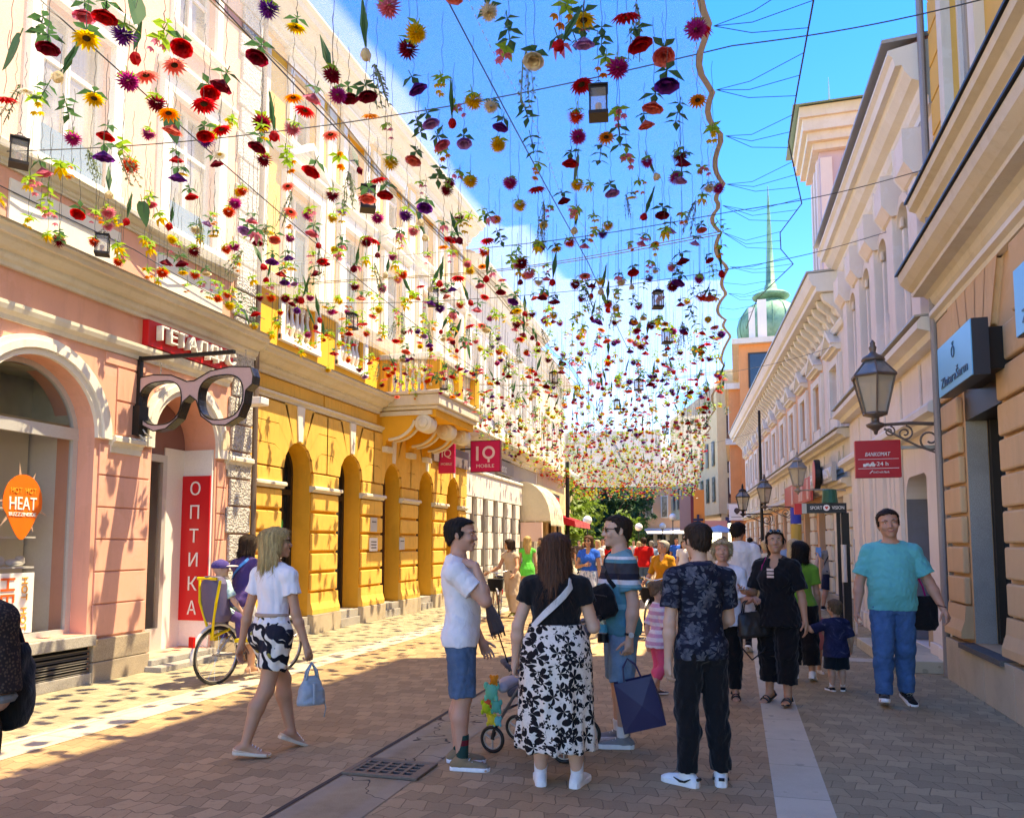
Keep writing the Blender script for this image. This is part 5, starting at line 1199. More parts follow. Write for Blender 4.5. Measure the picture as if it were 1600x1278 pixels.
for k in range(30):
    y = 4.6+k*.32; ty = min(TIES, key=lambda q: abs(q-y)); ty = ty if abs(ty-y) < .6 else y; xg = float(np.interp(y, gy, gx)); xe = edge(2, ty)
    b.tube([(xe, ty, net_z(xe, ty)), (xe*.6+xg*.4, ty*.6+y*.4, 5.56), (xg, y, 5.6)], .0032, 5)
tag(b.build('lacing_cord', M_cord), 'dark zigzag lacing cord tying the net edge to its guy cable', 'cord')

# ================================================================ HANGING FLOWERS
def petal_mat(name, col):
    t = NT(name); v = t.obj(); n = t.noise(v, 18, 3, .6); c = t.mix(n, sc3(col, .62), sc3(col, 1.2))
    p = t.n('ShaderNodeBsdfPrincipled'); t.l(c, p.inputs['Base Color']); p.inputs['Roughness'].default_value = .65; p.inputs['Specular IOR Level'].default_value = .2
    tr = t.n('ShaderNodeBsdfTranslucent'); t.l(c, tr.inputs[0]); m = t.n('ShaderNodeMixShader'); m.inputs[0].default_value = .6
    t.l(p.outputs[0], m.inputs[1]); t.l(tr.outputs[0], m.inputs[2]); t.l(m.outputs[0], t.out.inputs[0]); return t.m
PC = {k: petal_mat(k.replace(' ', '_')+'_petal', c) for k, c in {'red': (.60, .010, .02), 'crimson': (.28, .006, .03), 'scarlet': (.80, .07, .02), 'pink': (.80, .22, .33), 'magenta': (.52, .025, .26), 'purple': (.19, .025, .33), 'yellow': (.85, .55, .03), 'orange': (.88, .30, .02), 'cream': (.82, .72, .50), 'white': (.82, .80, .72), 'coral': (.86, .22, .18), 'lilac': (.52, .28, .62)}.items()}
L_dark = leaf_mat('dark_flower_leaf', (.05, .15, .055)); L_light = leaf_mat('light_flower_leaf', (.26, .46, .04)); L_grey = leaf_mat('grey_green_leaf', (.19, .25, .14)); M_ctr = plain('flower_centre', (.05, .03, .01), .9); M_str = plain('flower_string', (.06, .06, .06), .8)
def leafq(b, p, d, up, L, W, bend=.25):
    d = Vector(d).normalized(); up = Vector(up); s = d.cross(up); s = s.normalized() if s.length > 1e-4 else Vector((1, 0, 0)); n = s.cross(d); p = Vector(p)
    q = [p, p+d*L*.45+s*W/2+n*bend*L*.12, p+d*L-n*bend*L*.3, p+d*L*.45-s*W/2+n*bend*L*.12, p+d*L*.5-n*bend*L*.08]
    b.add([tuple(x) for x in q], [(0, 1, 4), (1, 2, 4), (2, 3, 4), (3, 0, 4)])
def fl_rose(r, rs):
    b = MB()
    for ring_, (n, rr, tilt, sz) in enumerate(((5, .10, .18, .8), (6, .30, .42, .98), (7, .52, .78, 1.08))):
        for i in range(n):
            a = 2*math.pi*(i+.5*ring_)/n+rs.uniform(-.15, .15); o = Vector((math.cos(a), math.sin(a), 0)); d = o*math.sin(tilt)+Vector((0, 0, -math.cos(tilt))); s = Vector((-o.y, o.x, 0)); L = r*sz*.95; W = r*sz*.55; p = o*r*.08
            up_ = d.cross(s)
            q = [p, p+d*L*.5+s*W-up_*L*.12, p+d*L*.92+s*W*.75+o*r*.10, p+d*L*1.03+o*r*.16, p+d*L*.92-s*W*.75+o*r*.10, p+d*L*.5-s*W-up_*L*.12, p+d*L*.55+o*r*.10]
            b.add([tuple(x) for x in q], [(0, 1, 6), (1, 2, 6), (2, 3, 6), (3, 4, 6), (4, 5, 6), (5, 0, 6)])
    return b
def fl_mum(r, rs):
    b = MB()
    for i in range(78):
        ph = math.acos(1-1.25*(i+.5)/78); a = i*2.39996; d = Vector((math.sin(ph)*math.cos(a), math.sin(ph)*math.sin(a), -math.cos(ph))); leafq(b, d*r*.12, d, (0, 0, 1), r*(.9+.12*rs.random()), r*.26, -.4)
    return b
def fl_daisy(r, rs):
    b = MB(); n = 15
    for k in range(2):
        for i in range(n-3*k):
            a = 2*math.pi*(i+.5*k)/(n-3*k); d = Vector((math.cos(a), math.sin(a), -.22-.3*k)); leafq(b, d*r*.1, d, (0, 0, 1), r*(1.05-.25*k), r*.36, .5)
    return b
def fl_tulip(r, rs):
    b = MB(); b.lathe([(.0, .5*r), (.38*r, .38*r), (.6*r, 0), (.62*r, -.35*r), (.5*r, -.75*r), (.22*r, -1.0*r), (0, -1.05*r)], (0, 0, 0), 10)
    for i in range(3): 
        a = 2.1*i; leafq(b, (0.35*r*math.cos(a), .35*r*math.sin(a), .4*r), (math.cos(a)*.35, math.sin(a)*.35, -1), (math.cos(a), math.sin(a), 0), r*1.5, r*.9, .2)
    return b
def fl_sprig(r, rs):
    b = MB()
    for k in range(4):
        c = Vector((rs.uniform(-.7, .7)*r, rs.uniform(-.7, .7)*r, rs.uniform(-.9, .5)*r))
        for i in range(6):
            a = i*1.047; d = Vector((math.cos(a), math.sin(a), -.7)); leafq(b, c, d, (0, 0, 1), r*.55, r*.32, .3)
    return b
def fl_lily(r, rs):
    b = MB()
    for i in range(6): a = i*1.047; d = Vector((math.cos(a), math.sin(a), -.75)); leafq(b, (0, 0, .1*r), d, (0, 0, 1), r*1.25, r*.55, .9)
    return b
def lv_rose(r, rs):
    b = MB()
    for i in range(4): a = i*1.57+rs.uniform(-.4, .4); leafq(b, (0, 0, r*.55), (math.cos(a), math.sin(a), rs.uniform(-.55, .15)), (0, 0, 1), r*rs.uniform(1.0, 1.5), r*.62, .5)
    b.tube([(0, 0, 0), (0, 0, r*1.1)], .004, 5); return b
def lv_blade(r, rs):
    b = MB(); leafq(b, (0, 0, .3*r), (.05, .03, 1), (1, .3, 0), r*5.4, r*.95, .05); leafq(b, (.02, 0, .3*r), (-.10, .05, 1), (.2, 1, 0), r*3.6, r*.8, .1); b.tube([(0, 0, 0), (0, 0, r*5)], .004, 5); return b
def lv_lobed(r, rs):
    b = MB()
    for i in range(7): a = i*.9+rs.uniform(-.2, .2); leafq(b, (0, 0, r*.6), (math.cos(a), math.sin(a), rs.uniform(-.8, .05)), (0, 0, 1), r*rs.uniform(.8, 1.25), r*.5, .4)
    b.tube([(0, 0, 0), (0, 0, r*1.2)], .004, 5); return b
def sp_twig(r, rs):
    b = MB()
    for k in range(5):
        x, y = rs.uniform(-.5, .5)*r, rs.uniform(-.5, .5)*r; L = rs.uniform(2.6, 4.2)*r; b.tube([(0, 0, r*1.2), (x*.6, y*.6, r*.2), (x, y, r*1.2-L)], .0035, 4)
        for i in range(13): q = i/13; z = r*1.2-L*q; a = i*2.4; leafq(b, (x*min(1, q*2), y*min(1, q*2), z), (math.cos(a), math.sin(a), -.7), (0, 0, 1), r*.42, r*.2, .2)
    return b
def big_leaf(r, rs):
    b = MB(); s = 1.55*r
    pts = [(0, 1.1), (.22, 1.1), (.42, .8), (.48, .35), (.38, -.1), (.2, -.6), (0, -1.0)]
    for sg in (-1, 1):
        v = [(0, 0.05*s, 1.05*s), (0, .06*s, 0), (0, .03*s, -1.0*s)]+[(sg*x*s, (.12-.2*abs(x))*s*.5, z*s) for x, z in pts[1:-1]]
        b.add(v, [(0, 3, 4), (0, 4, 5, 1), (1, 5, 6), (1, 6, 7, 2)] if sg > 0 else [(0, 4, 3), (0, 1, 5, 4), (1, 6, 5), (1, 2, 7, 6)])
    b.tube([(0, .03*s, 1.0*s), (0, 0, 1.6*s)], .005, 5); return b
def leaf_whorl(r, rs):
    b = MB()
    for k in range(3):
        for i in range(3): a = i*2.1+k; leafq(b, (0, 0, r*(.9-.7*k)), (math.cos(a), math.sin(a), -.25), (0, 0, 1), r*1.15, r*.62, .35)
    b.tube([(0, 0, -r*.7), (0, 0, r*1.4)], .004, 5); return b
KINDS = {}   # name -> (category words, [(part, mesh, n)]...)
def kind(key, lab, r, bloom=None, col=None, leaves=None, lmat=L_dark, centre=None):
    rs = random.Random(hash(key) % 1000 if False else sum(map(ord, key))); parts = []
    if bloom:
        b = bloom(r, rs); ms = [PC[col]]
        if centre: b.cur = 1; b.ball((0, 0, -.12*r), (.3*r, .3*r, .16*r), 8, 5); ms.append(centre)
        parts.append(('bloom', b, ms))
    if leaves: parts.append(('leaves', leaves(r*1.15, rs), [L_light if (lmat is L_dark and leaves is lv_lobed) else lmat]))
    KINDS[key] = (lab, parts, [b.mesh(n, ms) for n, b, ms in parts])
kind('rose_red', 'red rose', .085, fl_rose, 'red', lv_rose); kind('rose_pink', 'pink rose', .085, fl_rose, 'pink', lv_rose); kind('rose_crimson', 'dark crimson rose', .085, fl_rose, 'crimson', lv_rose); kind('rose_coral', 'coral rose', .085, fl_rose, 'coral', lv_rose); kind('rose_purple', 'purple rose', .09, fl_rose, 'purple', lv_rose); kind('rose_cream', 'cream rose', .08, fl_rose, 'cream', lv_rose); kind('rose_lilac', 'lilac rose', .08, fl_rose, 'lilac', lv_rose)
kind('mum_magenta', 'magenta chrysanthemum', .08, fl_mum, 'magenta', lv_lobed); kind('mum_purple', 'purple chrysanthemum', .08, fl_mum, 'purple', lv_lobed); kind('mum_yellow', 'yellow chrysanthemum', .078, fl_mum, 'yellow', lv_lobed); kind('mum_cream', 'cream chrysanthemum', .075, fl_mum, 'cream', lv_rose); kind('mum_crimson', 'crimson chrysanthemum', .085, fl_mum, 'crimson', lv_lobed); kind('mum_red', 'red chrysanthemum', .08, fl_mum, 'scarlet', lv_lobed); kind('mum_pink', 'pink chrysanthemum', .085, fl_mum, 'pink', lv_lobed)
kind('daisy_red', 'flat red gerbera', .095, fl_daisy, 'red', None, centre=M_ctr); kind('daisy_orange', 'flat orange gerbera', .085, fl_daisy, 'orange', None, centre=M_ctr); kind('daisy_yellow', 'flat yellow gerbera', .085, fl_daisy, 'yellow', lv_rose, centre=M_ctr); kind('daisy_coral', 'flat coral gerbera', .09, fl_daisy, 'coral', None, centre=M_ctr); kind('daisy_white', 'white daisy', .07, fl_daisy, 'white', None, centre=plain('yellow_centre', (.75, .5, .05)))
kind('tulip_red', 'red tulip with a long dark leaf', .062, fl_tulip, 'red', lv_blade); kind('tulip_white', 'white tulip with a long dark leaf', .06, fl_tulip, 'cream', lv_blade); kind('tulip_crimson', 'crimson tulip with a long dark leaf', .062, fl_tulip, 'crimson', lv_blade)
kind('lily_yellow', 'yellow lily with light green leaves', .085, fl_lily, 'yellow', lv_lobed, L_light); kind('lily_pink', 'pink lily with dark leaves', .09, fl_lily, 'pink', lv_rose)
kind('sprig_orange', 'orange blossom sprig with light leaves', .085, fl_sprig, 'orange', lv_lobed, L_light); kind('sprig_pink', 'pink blossom sprig with light leaves', .085, fl_sprig, 'pink', lv_lobed, L_light); kind('sprig_yellow', 'yellow blossom sprig with light leaves', .085, fl_sprig, 'yellow', lv_lobed, L_light)
kind('twig', 'grey green twig spray', .085, None, None, sp_twig, L_grey); kind('bigleaf', 'large dark pointed leaf', .092, None, None, big_leaf, L_dark); kind('whorl', 'green leaf sprig without bloom', .085, None, None, leaf_whorl, L_dark); kind('whorl_light', 'light green leaf sprig', .08, None, None, leaf_whorl, L_light)
_sb = MB(); _rs = random.Random(2); _sb.tube([(.006*math.sin(i*2.1), .006*math.cos(i*1.7), i/9) for i in range(10)], .0021, 4); STRING = _sb.mesh('string', M_str)
CATS = {'rose': 'rose', 'mum': 'chrysanthemum', 'daisy': 'gerbera', 'tulip': 'tulip', 'lily': 'lily', 'sprig': 'flower sprig', 'twig': 'twig', 'bigleaf': 'leaf', 'whorl': 'leaf sprig'}
NAMES = {'rose': 'hanging_rose', 'mum': 'hanging_chrysanthemum', 'daisy': 'hanging_gerbera', 'tulip': 'hanging_tulip', 'lily': 'hanging_lily', 'sprig': 'hanging_sprig', 'twig': 'hanging_twig', 'bigleaf': 'hanging_leaf', 'whorl': 'hanging_leaf_sprig'}
W_ = [('rose_red', 6), ('rose_pink', 4), ('rose_crimson', 5), ('rose_coral', 4), ('rose_purple', 3), ('rose_cream', 3), ('rose_lilac', 2), ('mum_magenta', 5), ('mum_purple', 3), ('mum_yellow', 5), ('mum_cream', 2), ('mum_crimson', 4), ('mum_red', 4), ('mum_pink', 3), ('daisy_red', 4), ('daisy_orange', 3), ('daisy_yellow', 3), ('daisy_coral', 3), ('daisy_white', 2), ('tulip_red', 6), ('tulip_white', 3), ('tulip_crimson', 2), ('lily_yellow', 8), ('lily_pink', 4), ('sprig_orange', 7), ('sprig_pink', 6), ('sprig_yellow', 9), ('twig', 6), ('bigleaf', 1), ('whorl', 6), ('whorl_light', 9)]
_bag = [k for k, w in W_ for _ in range(w)]
def place_words(p):
    side = 'before the pink house' if (p.x < -4.6 and p.y < 9) else ('before the yellow house' if p.x < -3.9 else ('beside the open sky' if p.x > -1.2 else 'mid street'))
    row = 'nearest rows' if p.y < 6 else ('a few rows in' if p.y < 8.3 else 'middle rows')
    return side+', '+row
used_lab = {}
def hang(key, p, rz, tilt, sc, parts=True):
    lab, pr, ms = KINDS[key]; fam = key.split('_')[0]
    P = empty(NAMES[fam], p, rz); P.rotation_euler = (tilt[0], tilt[1], rz)
    label = lab+' hanging '+place_words(p); tag(P, label, CATS[fam], 'flowers hanging from the net: '+lab)
    top = net_z(p.x, p.y)-p.z
    for (n, _, _), me in zip(pr, ms): o = link_mesh(n, me, P); o.scale = (sc, sc, sc)
    s = link_mesh('string', STRING, P); s.scale = (1, 1, max(.05, top-.02)); s.location = (0, 0, .02)
    s.rotation_euler = (-tilt[0], -tilt[1], 0)
# the largest ones, roughly where the photograph has them
BIGF = '75,65,rose_crimson;132,15,rose_pink;193,52,mum_purple;213,15,bigleaf;212,88,tulip_red;135,58,daisy_yellow;165,15,rose_red;285,68,rose_red;92,118,tulip_white;255,50,whorl_light;253,70,sprig_pink;272,100,daisy_coral;350,125,rose_crimson;405,80,rose_crimson;420,12,mum_purple;463,40,daisy_yellow;200,125,mum_magenta;227,115,daisy_coral;65,40,whorl;15,85,bigleaf;22,150,twig;8,152,daisy_red;40,140,daisy_white;68,145,whorl;105,170,whorl;167,205,rose_red;232,208,mum_magenta;320,205,rose_red;345,200,daisy_red;318,160,daisy_red;245,160,mum_crimson;263,175,daisy_orange;272,195,rose_coral;270,200,bigleaf;278,270,rose_purple;343,240,daisy_white;204,258,mum_red;95,265,lily_yellow;65,262,rose_pink;110,265,sprig_orange;48,285,sprig_pink;75,305,whorl_light;520,118,tulip_red;545,145,rose_crimson;527,148,mum_magenta;589,120,twig;607,8,mum_pink;638,75,mum_crimson;648,130,rose_purple;692,132,sprig_yellow;458,150,daisy_orange;477,170,daisy_red;457,200,mum_pink;428,210,tulip_red;405,222,rose_crimson;516,208,daisy_coral;490,260,rose_red;670,185,rose_lilac;655,200,whorl;648,244,rose_coral;725,218,rose_lilac;740,156,mum_yellow;767,165,mum_cream;763,18,mum_cream;735,282,mum_yellow;795,50,whorl;790,83,sprig_pink;875,70,lily_pink;882,20,sprig_orange;912,30,daisy_yellow;835,88,rose_cream;822,105,twig;978,22,daisy_red;996,58,rose_red;1037,82,rose_coral;1042,122,rose_purple;1093,40,daisy_red;1022,158,rose_coral;1008,188,rose_coral;1090,155,daisy_orange;1068,248,rose_crimson;1058,180,whorl;965,105,mum_magenta;945,100,sprig_orange;940,60,whorl;908,130,daisy_red;900,180,mum_red;903,213,mum_magenta;947,213,daisy_orange;892,247,rose_red;822,175,whorl;832,228,whorl;778,225,mum_yellow;840,265,sprig_orange;797,285,mum_magenta;900,270,bigleaf;902,288,mum_yellow;938,242,whorl;978,250,sprig_pink;955,295,rose_lilac;1000,290,sprig_orange;838,293,daisy_red;812,320,mum_yellow;765,340,lily_pink;665,318,rose_purple;635,335,mum_purple;590,340,mum_magenta;545,285,twig;530,250,sprig_orange;1082,330,twig;1047,355,rose_lilac;1035,330,rose_crimson;950,352,mum_yellow'
nind = 0; taken = []; rs = random.Random(21)
for it in BIGF.split(';'):
    a_, b_, k_ = it.split(','); p = at_z(float(a_), float(b_), rs.uniform(4.85, 5.3)); hang(k_, p, rs.uniform(0, 6.28), (rs.uniform(-.35, .35), rs.uniform(-.35, .35)), rs.uniform(.88, 1.08)); taken.append((p.x, p.y)); nind += 1
cand = []
y = 4.6
while y < 45:
    st = .29 if y < 12 else (.30 if y < 24 else .33); x = XL(y)+.2
    while x < XR(y)-.05:
        cand.append((x+rs.uniform(-.16, .16), y+rs.uniform(-.16, .16))); x += st
    y += st
cand.sort(key=lambda q: q[1]); stuff_v = []; SV = []; SF = []; SM = []; smats = []; nv = 0
def stuff_add(key, p, M):
    global nv
    for n, b, mm in KINDS[key][1]:
        idx = []
        for m in mm:
            if m not in smats: smats.append(m)
            idx.append(smats.index(m))
        v = np.array(b.v) @ M.T+np.array(p); SV.append(v); SF.extend([tuple(i+nv for i in f) for f in b.f]); SM.extend([idx[i] for i in b.mi]); nv += len(v)
light_bias = [k for k in _bag if k.split('_')[0] in ('sprig', 'lily', 'daisy', 'whorl', 'rose', 'mum', 'tulip')]
nst = 0; strings = MB()
for x, y in cand:
    if y < 10.6 and any((x-a_)**2+(y-b_)**2 < .05 for a_, b_ in taken): continue
    edge_low = (x < XL(y)+1.0)
    p = Vector((x, y, (rs.uniform(4.75, 5.15) if edge_low else rs.uniform(4.72, 5.38))-.022*max(0, y-16))); key = rs.choice(_bag if y < 20 else light_bias)
    if edge_low and rs.random() < .4: key = rs.choice(['sprig_yellow', 'sprig_orange', 'lily_yellow', 'sprig_pink', 'mum_red'])
    rz = rs.uniform(0, 6.28); tl = (rs.uniform(-.4, .4), rs.uniform(-.4, .4)); s = rs.uniform(.72, 1.02)
    if nind < 300: hang(key, p, rz, tl, s); nind += 1
    else:
        M = np.array(Matrix.Rotation(rz, 3, 'Z') @ Matrix.Rotation(tl[0], 3, 'X') @ Matrix.Rotation(tl[1], 3, 'Y'))*s; stuff_add(key, p, M); nst += 1
        if y < 26: strings.tube([(p.x, p.y, p.z), (p.x+.01, p.y, net_z(p.x, p.y))], .0022 if y < 16 else .003, 3, cap=False)
me = bpy.data.meshes.new('far_hanging_flowers'); me.from_pydata(np.concatenate(SV).tolist(), [], SF)
for m in smats: me.materials.append(m)
me.polygons.foreach_set('material_index', np.array(SM, dtype=np.int32)); me.update(); o = link_mesh('far_hanging_flowers', me); tag(o, 'dense mass of mixed hanging flowers farther down the street', 'hanging flowers', kind='stuff')
o = strings.build('far_flower_strings', M_str); tag(o, 'many thin strings holding the farther hanging flowers', 'strings', kind='stuff')
print('flowers', nind, nst, len(SF))
# hanging lanterns
M_lant = plain('lantern_black', (.022, .017, .015), .45, .2); M_clear = glass('clear_lantern_glass', (.5, .5, .48), .05, .8)
b = MB(); b.box(-.075, .075, -.075, .075, -.125, -.10); b.box(-.062, .062, -.062, .062, .085, .10); b.box(-.075, .075, -.075, .075, .10, .112); b.lathe([(.075, .112), (.045, .14), (0, .142)], (0, 0, 0), 4, Matrix.Rotation(R(45), 3, 'Z'))
for sx in (-1, 1):
    for sy in (-1, 1): b.box(sx*.064-.006, sx*.064+.006, sy*.064-.006, sy*.064+.006, -.10, .085)
b.tube([(.02*math.cos(i*.7), 0, .155+.02*math.sin(i*.7)) for i in range(9)], .003, 5, closed=True)
LM = b.mesh('lantern_frame', M_lant); b = MB()
for s in (-.058, .058): b.box(s-.001, s+.001, -.056, .056, -.098, .083); b.box(-.056, .056, s-.001, s+.001, -.098, .083)
LG = b.mesh('lantern_glass', M_clear); b = MB(); b.lathe([(.024, -.1), (.024, -.02), (.018, -.012), (0, -.012)], (0, 0, 0), 10); LC = b.mesh('candle', plain('pale_candle', (.72, .5, .42), .5))
LL = [(935, 160, 'close under the blue sky, largest of the hanging lanterns'), (575, 310, 'before the cream upper front of the yellow house'), (160, 382, 'low in front of the white panel of the pink house'), (30, 238, 'at the left picture edge before the pink house'), (677, 464, 'above the stone balcony in the middle'), (550, 502, 'before the yellow house balustrade windows'), (1028, 468, 'under the net edge near the sky, right of the middle'), (1042, 525, 'just below another lantern right of the middle'), (693, 600, 'beside the balcony scroll'), (865, 590, 'in the dense flowers over the white house'), (998, 601, 'in the dense flowers in the middle of the street'), (964, 632, 'deep in the dense flowers left of the orange house'), (1040, 672, 'deepest among the farther flowers, by the beige house')]
for px, py, w in LL:
    p = at_z(px, py, 5.0 if py < 560 else 4.95); P = empty('hanging_lantern', p, rs.uniform(-.5, .5)+.4, 'black hanging lantern '+w, 'lantern', 'lanterns hanging among the flowers')
    link_mesh('frame', LM, P); link_mesh('pane', LG, P); link_mesh('candle', LC, P); s_ = link_mesh('string', STRING, P); s_.location = (0, 0, .165); s_.scale = (1.2, 1.2, max(.05, net_z(p.x, p.y)-p.z-.17))
# ================================================================ PEOPLE: one smooth-blended surface per body, garments grown from the same skeleton
V3 = lambda *a: np.array(a, dtype=np.float64)
def unit(v): v = np.asarray(v, float); return v/max(1e-9, np.linalg.norm(v))
class Sdf:
    def __init__(s): s.ops = []; s.disp = None
    def add(s, fn, lo, hi, k=.02, op='u'): s.ops.append((fn, np.asarray(lo, float), np.asarray(hi, float), k, op)); return s
    def cone(s, a, b, ra, rb, k=.02, op='u', flat0=False, flat1=False, sx=None):
        a, b = np.asarray(a, float), np.asarray(b, float); ba = b-a; L2 = max(1e-9, ba@ba); u = ba/math.sqrt(L2)
        def fn(P):
            pa = P-a; t = np.clip((pa@ba)/L2, 0, 1); q = pa-t[..., None]*ba; d = np.sqrt((q*q).sum(-1))-(ra+t*(rb-ra))
            if flat1: d = np.maximum(d, pa@u-math.sqrt(L2))
            if flat0: d = np.maximum(d, -(pa@u))
            return d
        r = max(ra, rb); return s.add(fn, np.minimum(a, b)-r, np.maximum(a, b)+r, k, op)
    def ell(s, c, r, M=None, k=.02, op='u'):
        c = np.asarray(c, float); r = np.asarray(r, float); M = np.eye(3) if M is None else np.asarray(M)
        def fn(P):
            q = (P-c)@M; n = np.sqrt(((q/r)**2).sum(-1)); g = np.sqrt(((q/(r*r))**2).sum(-1)); return n*(n-1)/np.maximum(g, 1e-6)
        R_ = r.max(); return s.add(fn, c-R_, c+R_, k, op)
    def loft(s, st, c0, M, k=.02, op='u', e=0.0, pw=2.0):
        """elliptic sections (z, w, front, back[, dx, dy]) stacked along the local z of frame (c0, M)"""
        st = np.array([list(q)+[0]*(6-len(q)) for q in st], float); c0 = np.asarray(c0, float); M = np.asarray(M)
        z_, w_, f_, b_, x_, y_ = st.T
        def fn(P):
            q = (P-c0)@M; z = q[..., 2]; zc = np.clip(z, z_[0], z_[-1])
            w = np.interp(zc, z_, w_)+e; fr = np.interp(zc, z_, f_)+e; bk = np.interp(zc, z_, b_)+e
            x = q[..., 0]-np.interp(zc, z_, x_); y = q[..., 1]-np.interp(zc, z_, y_)
            dd = np.where(y > 0, fr, bk); L = np.sqrt(x*x+y*y)+1e-9
            if pw == 2.0: r = np.sqrt((x/w)**2+(y/dd)**2)+1e-9
            else: r = (np.abs(x/w)**pw+np.abs(y/dd)**pw)**(1/pw)+1e-9
            d = np.where(r < .05, -np.minimum(w, dd), L*(1-1/r)); ex = np.abs(z-zc)
            return np.where(ex > 0, np.sqrt(np.maximum(d, 0)**2+ex**2), d)
        R_ = max(w_.max()+abs(x_).max(), f_.max()+abs(y_).max(), b_.max()+abs(y_).max())+e; A = c0+M[:, 2]*z_[0]; B = c0+M[:, 2]*z_[-1]
        return s.add(fn, np.minimum(A, B)-R_, np.maximum(A, B)+R_, k, op)
    def cut(s, p, n):
        p, n = np.asarray(p, float), unit(n); s.ops.append((lambda P: (P-p)@n, None, None, 0, 'cut')); return s
    def mesh(s, h, name, mat, parent=None):
        lo = np.min([o[1] for o in s.ops if o[4] == 'u'], 0)-3*h-.01; hi = np.max([o[2] for o in s.ops if o[4] == 'u'], 0)+3*h+.01
        n = np.ceil((hi-lo)/h).astype(int)+1; ax = [lo[i]+h*np.arange(n[i]) for i in range(3)]; D = np.full(n, .12, np.float32)
        def sub(a, b):
            i0 = np.maximum(0, np.floor((a-lo)/h).astype(int)); i1 = np.minimum(n, np.ceil((b-lo)/h).astype(int)+1); return i0, i1
        for fn, a, b, k, op in s.ops:
            if op == 'cut': i0, i1 = np.zeros(3, int), n
            else: i0, i1 = sub(a-k-2*h, b+k+2*h)
            if (i1 <= i0).any(): continue
            sl = tuple(slice(i0[q], i1[q]) for q in range(3)); P = np.stack(np.meshgrid(*[ax[q][sl[q]] for q in range(3)], indexing='ij'), -1)
            d = fn(P).astype(np.float32); cur = D[sl]
            if op == 'u':
                if k > 0: hh = np.maximum(k-np.abs(cur-d), 0)/k; D[sl] = np.minimum(cur, d)-hh*hh*k*.25
                else: D[sl] = np.minimum(cur, d)
            elif op == 's':
                if k > 0: hh = np.maximum(k-np.abs(cur+d), 0)/k; D[sl] = np.maximum(cur, -d)+hh*hh*k*.25
                else: D[sl] = np.maximum(cur, -d)
            elif op == 'cut':
                D[sl] = np.maximum(cur, d)
        if s.disp is not None:
            P = np.stack(np.meshgrid(*ax, indexing='ij'), -1).astype(np.float32); near = np.abs(D) < .04; D[near] += s.disp(P[near]).astype(np.float32)
        return surf(D, lo, h, name, mat, parent)
def surf(D, lo, h, name, mat, parent):
    ins = D < 0; c = np.zeros(np.array(D.shape)-1, np.int8)
    offs = [(i, j, k) for i in (0, 1) for j in (0, 1) for k in (0, 1)]; N = np.array(D.shape)-1
    for i, j, k in offs: c += ins[i:N[0]+i, j:N[1]+j, k:N[2]+k]
    idx = np.argwhere((c > 0) & (c < 8)); vid = np.full(c.shape, -1, np.int32); vid[tuple(idx.T)] = np.arange(len(idx))
    dv = [D[idx[:, 0]+i, idx[:, 1]+j, idx[:, 2]+k] for i, j, k in offs]; acc = np.zeros((len(idx), 3)); cnt = np.zeros(len(idx)); of = np.array(offs, float)
    for a in range(8):
        for b in range(a+1, 8):
            if np.abs(of[a]-of[b]).sum() != 1: continue
            d0, d1 = dv[a], dv[b]; m = (d0 < 0) != (d1 < 0); t = np.where(m, d0/np.where(m, d0-d1, 1), 0)[:, None]
            acc += np.where(m[:, None], of[a]+t*(of[b]-of[a]), 0); cnt += m
    V = lo+h*(idx+acc/np.maximum(cnt, 1)[:, None]); F_ = []
    for axn in range(3):
        o1, o2 = [q for q in range(3) if q != axn]; sl0 = [slice(None)]*3; sl1 = [slice(None)]*3; sl0[axn] = slice(0, -1); sl1[axn] = slice(1, None)
        for q in (o1, o2): sl0[q] = slice(1, -1); sl1[q] = slice(1, -1)
        A, B = ins[tuple(sl0)], ins[tuple(sl1)]; e = np.argwhere(A != B)
        if not len(e): continue
        sg = A[tuple(e.T)]; base = e.copy(); base[:, o1] += 1; base[:, o2] += 1
        def cell(d1, d2): q = base.copy(); q[:, o1] += d1; q[:, o2] += d2; return vid[tuple(q.T)]
        f = np.stack([cell(-1, -1), cell(0, -1), cell(0, 0), cell(-1, 0)], 1)
        if axn == 1: sg = ~sg
        f[~sg] = f[~sg][:, ::-1]; F_.append(f)
    F_ = np.concatenate(F_); F_ = F_[(F_ >= 0).all(1)]
    me = bpy.data.meshes.new(name); me.vertices.add(len(V)); me.vertices.foreach_set('co', V.astype(np.float32).ravel()); me.loops.add(F_.size); me.loops.foreach_set('vertex_index', F_.astype(np.int32).ravel())
    me.polygons.add(len(F_)); me.polygons.foreach_set('loop_start', np.arange(0, F_.size, 4, dtype=np.int32)); me.polygons.foreach_set('loop_total', np.full(len(F_), 4, np.int32)); me.polygons.foreach_set('use_smooth', np.ones(len(F_), bool))
    me.materials.append(mat); me.update(calc_edges=True); me.validate()
    return link_mesh(name, me, parent)
def folds(seed, amp=.004, f=(20, 60), aniso=(1, 1, .55)):
    rs = np.random.RandomState(seed); K = rs.randn(7, 3)*np.array(aniso); K = K/np.linalg.norm(K, axis=1)[:, None]*rs.uniform(f[0], f[1], (7, 1)); ph = rs.rand(7)*6.28; w = 1/np.linalg.norm(K, axis=1); w = w/w.sum()*2
    def fn(P):
        warp = np.stack([np.sin(P[..., 1]*17+ph[0]), np.sin(P[..., 2]*13+ph[1]), np.sin(P[..., 0]*19+ph[2])], -1)*.02; q = P+warp; d = 0
        for i in range(7): s_ = np.sin(q@K[i]+ph[i]); d = d+w[i]*(1-2*np.abs(s_))
        return amp*d
    return fn
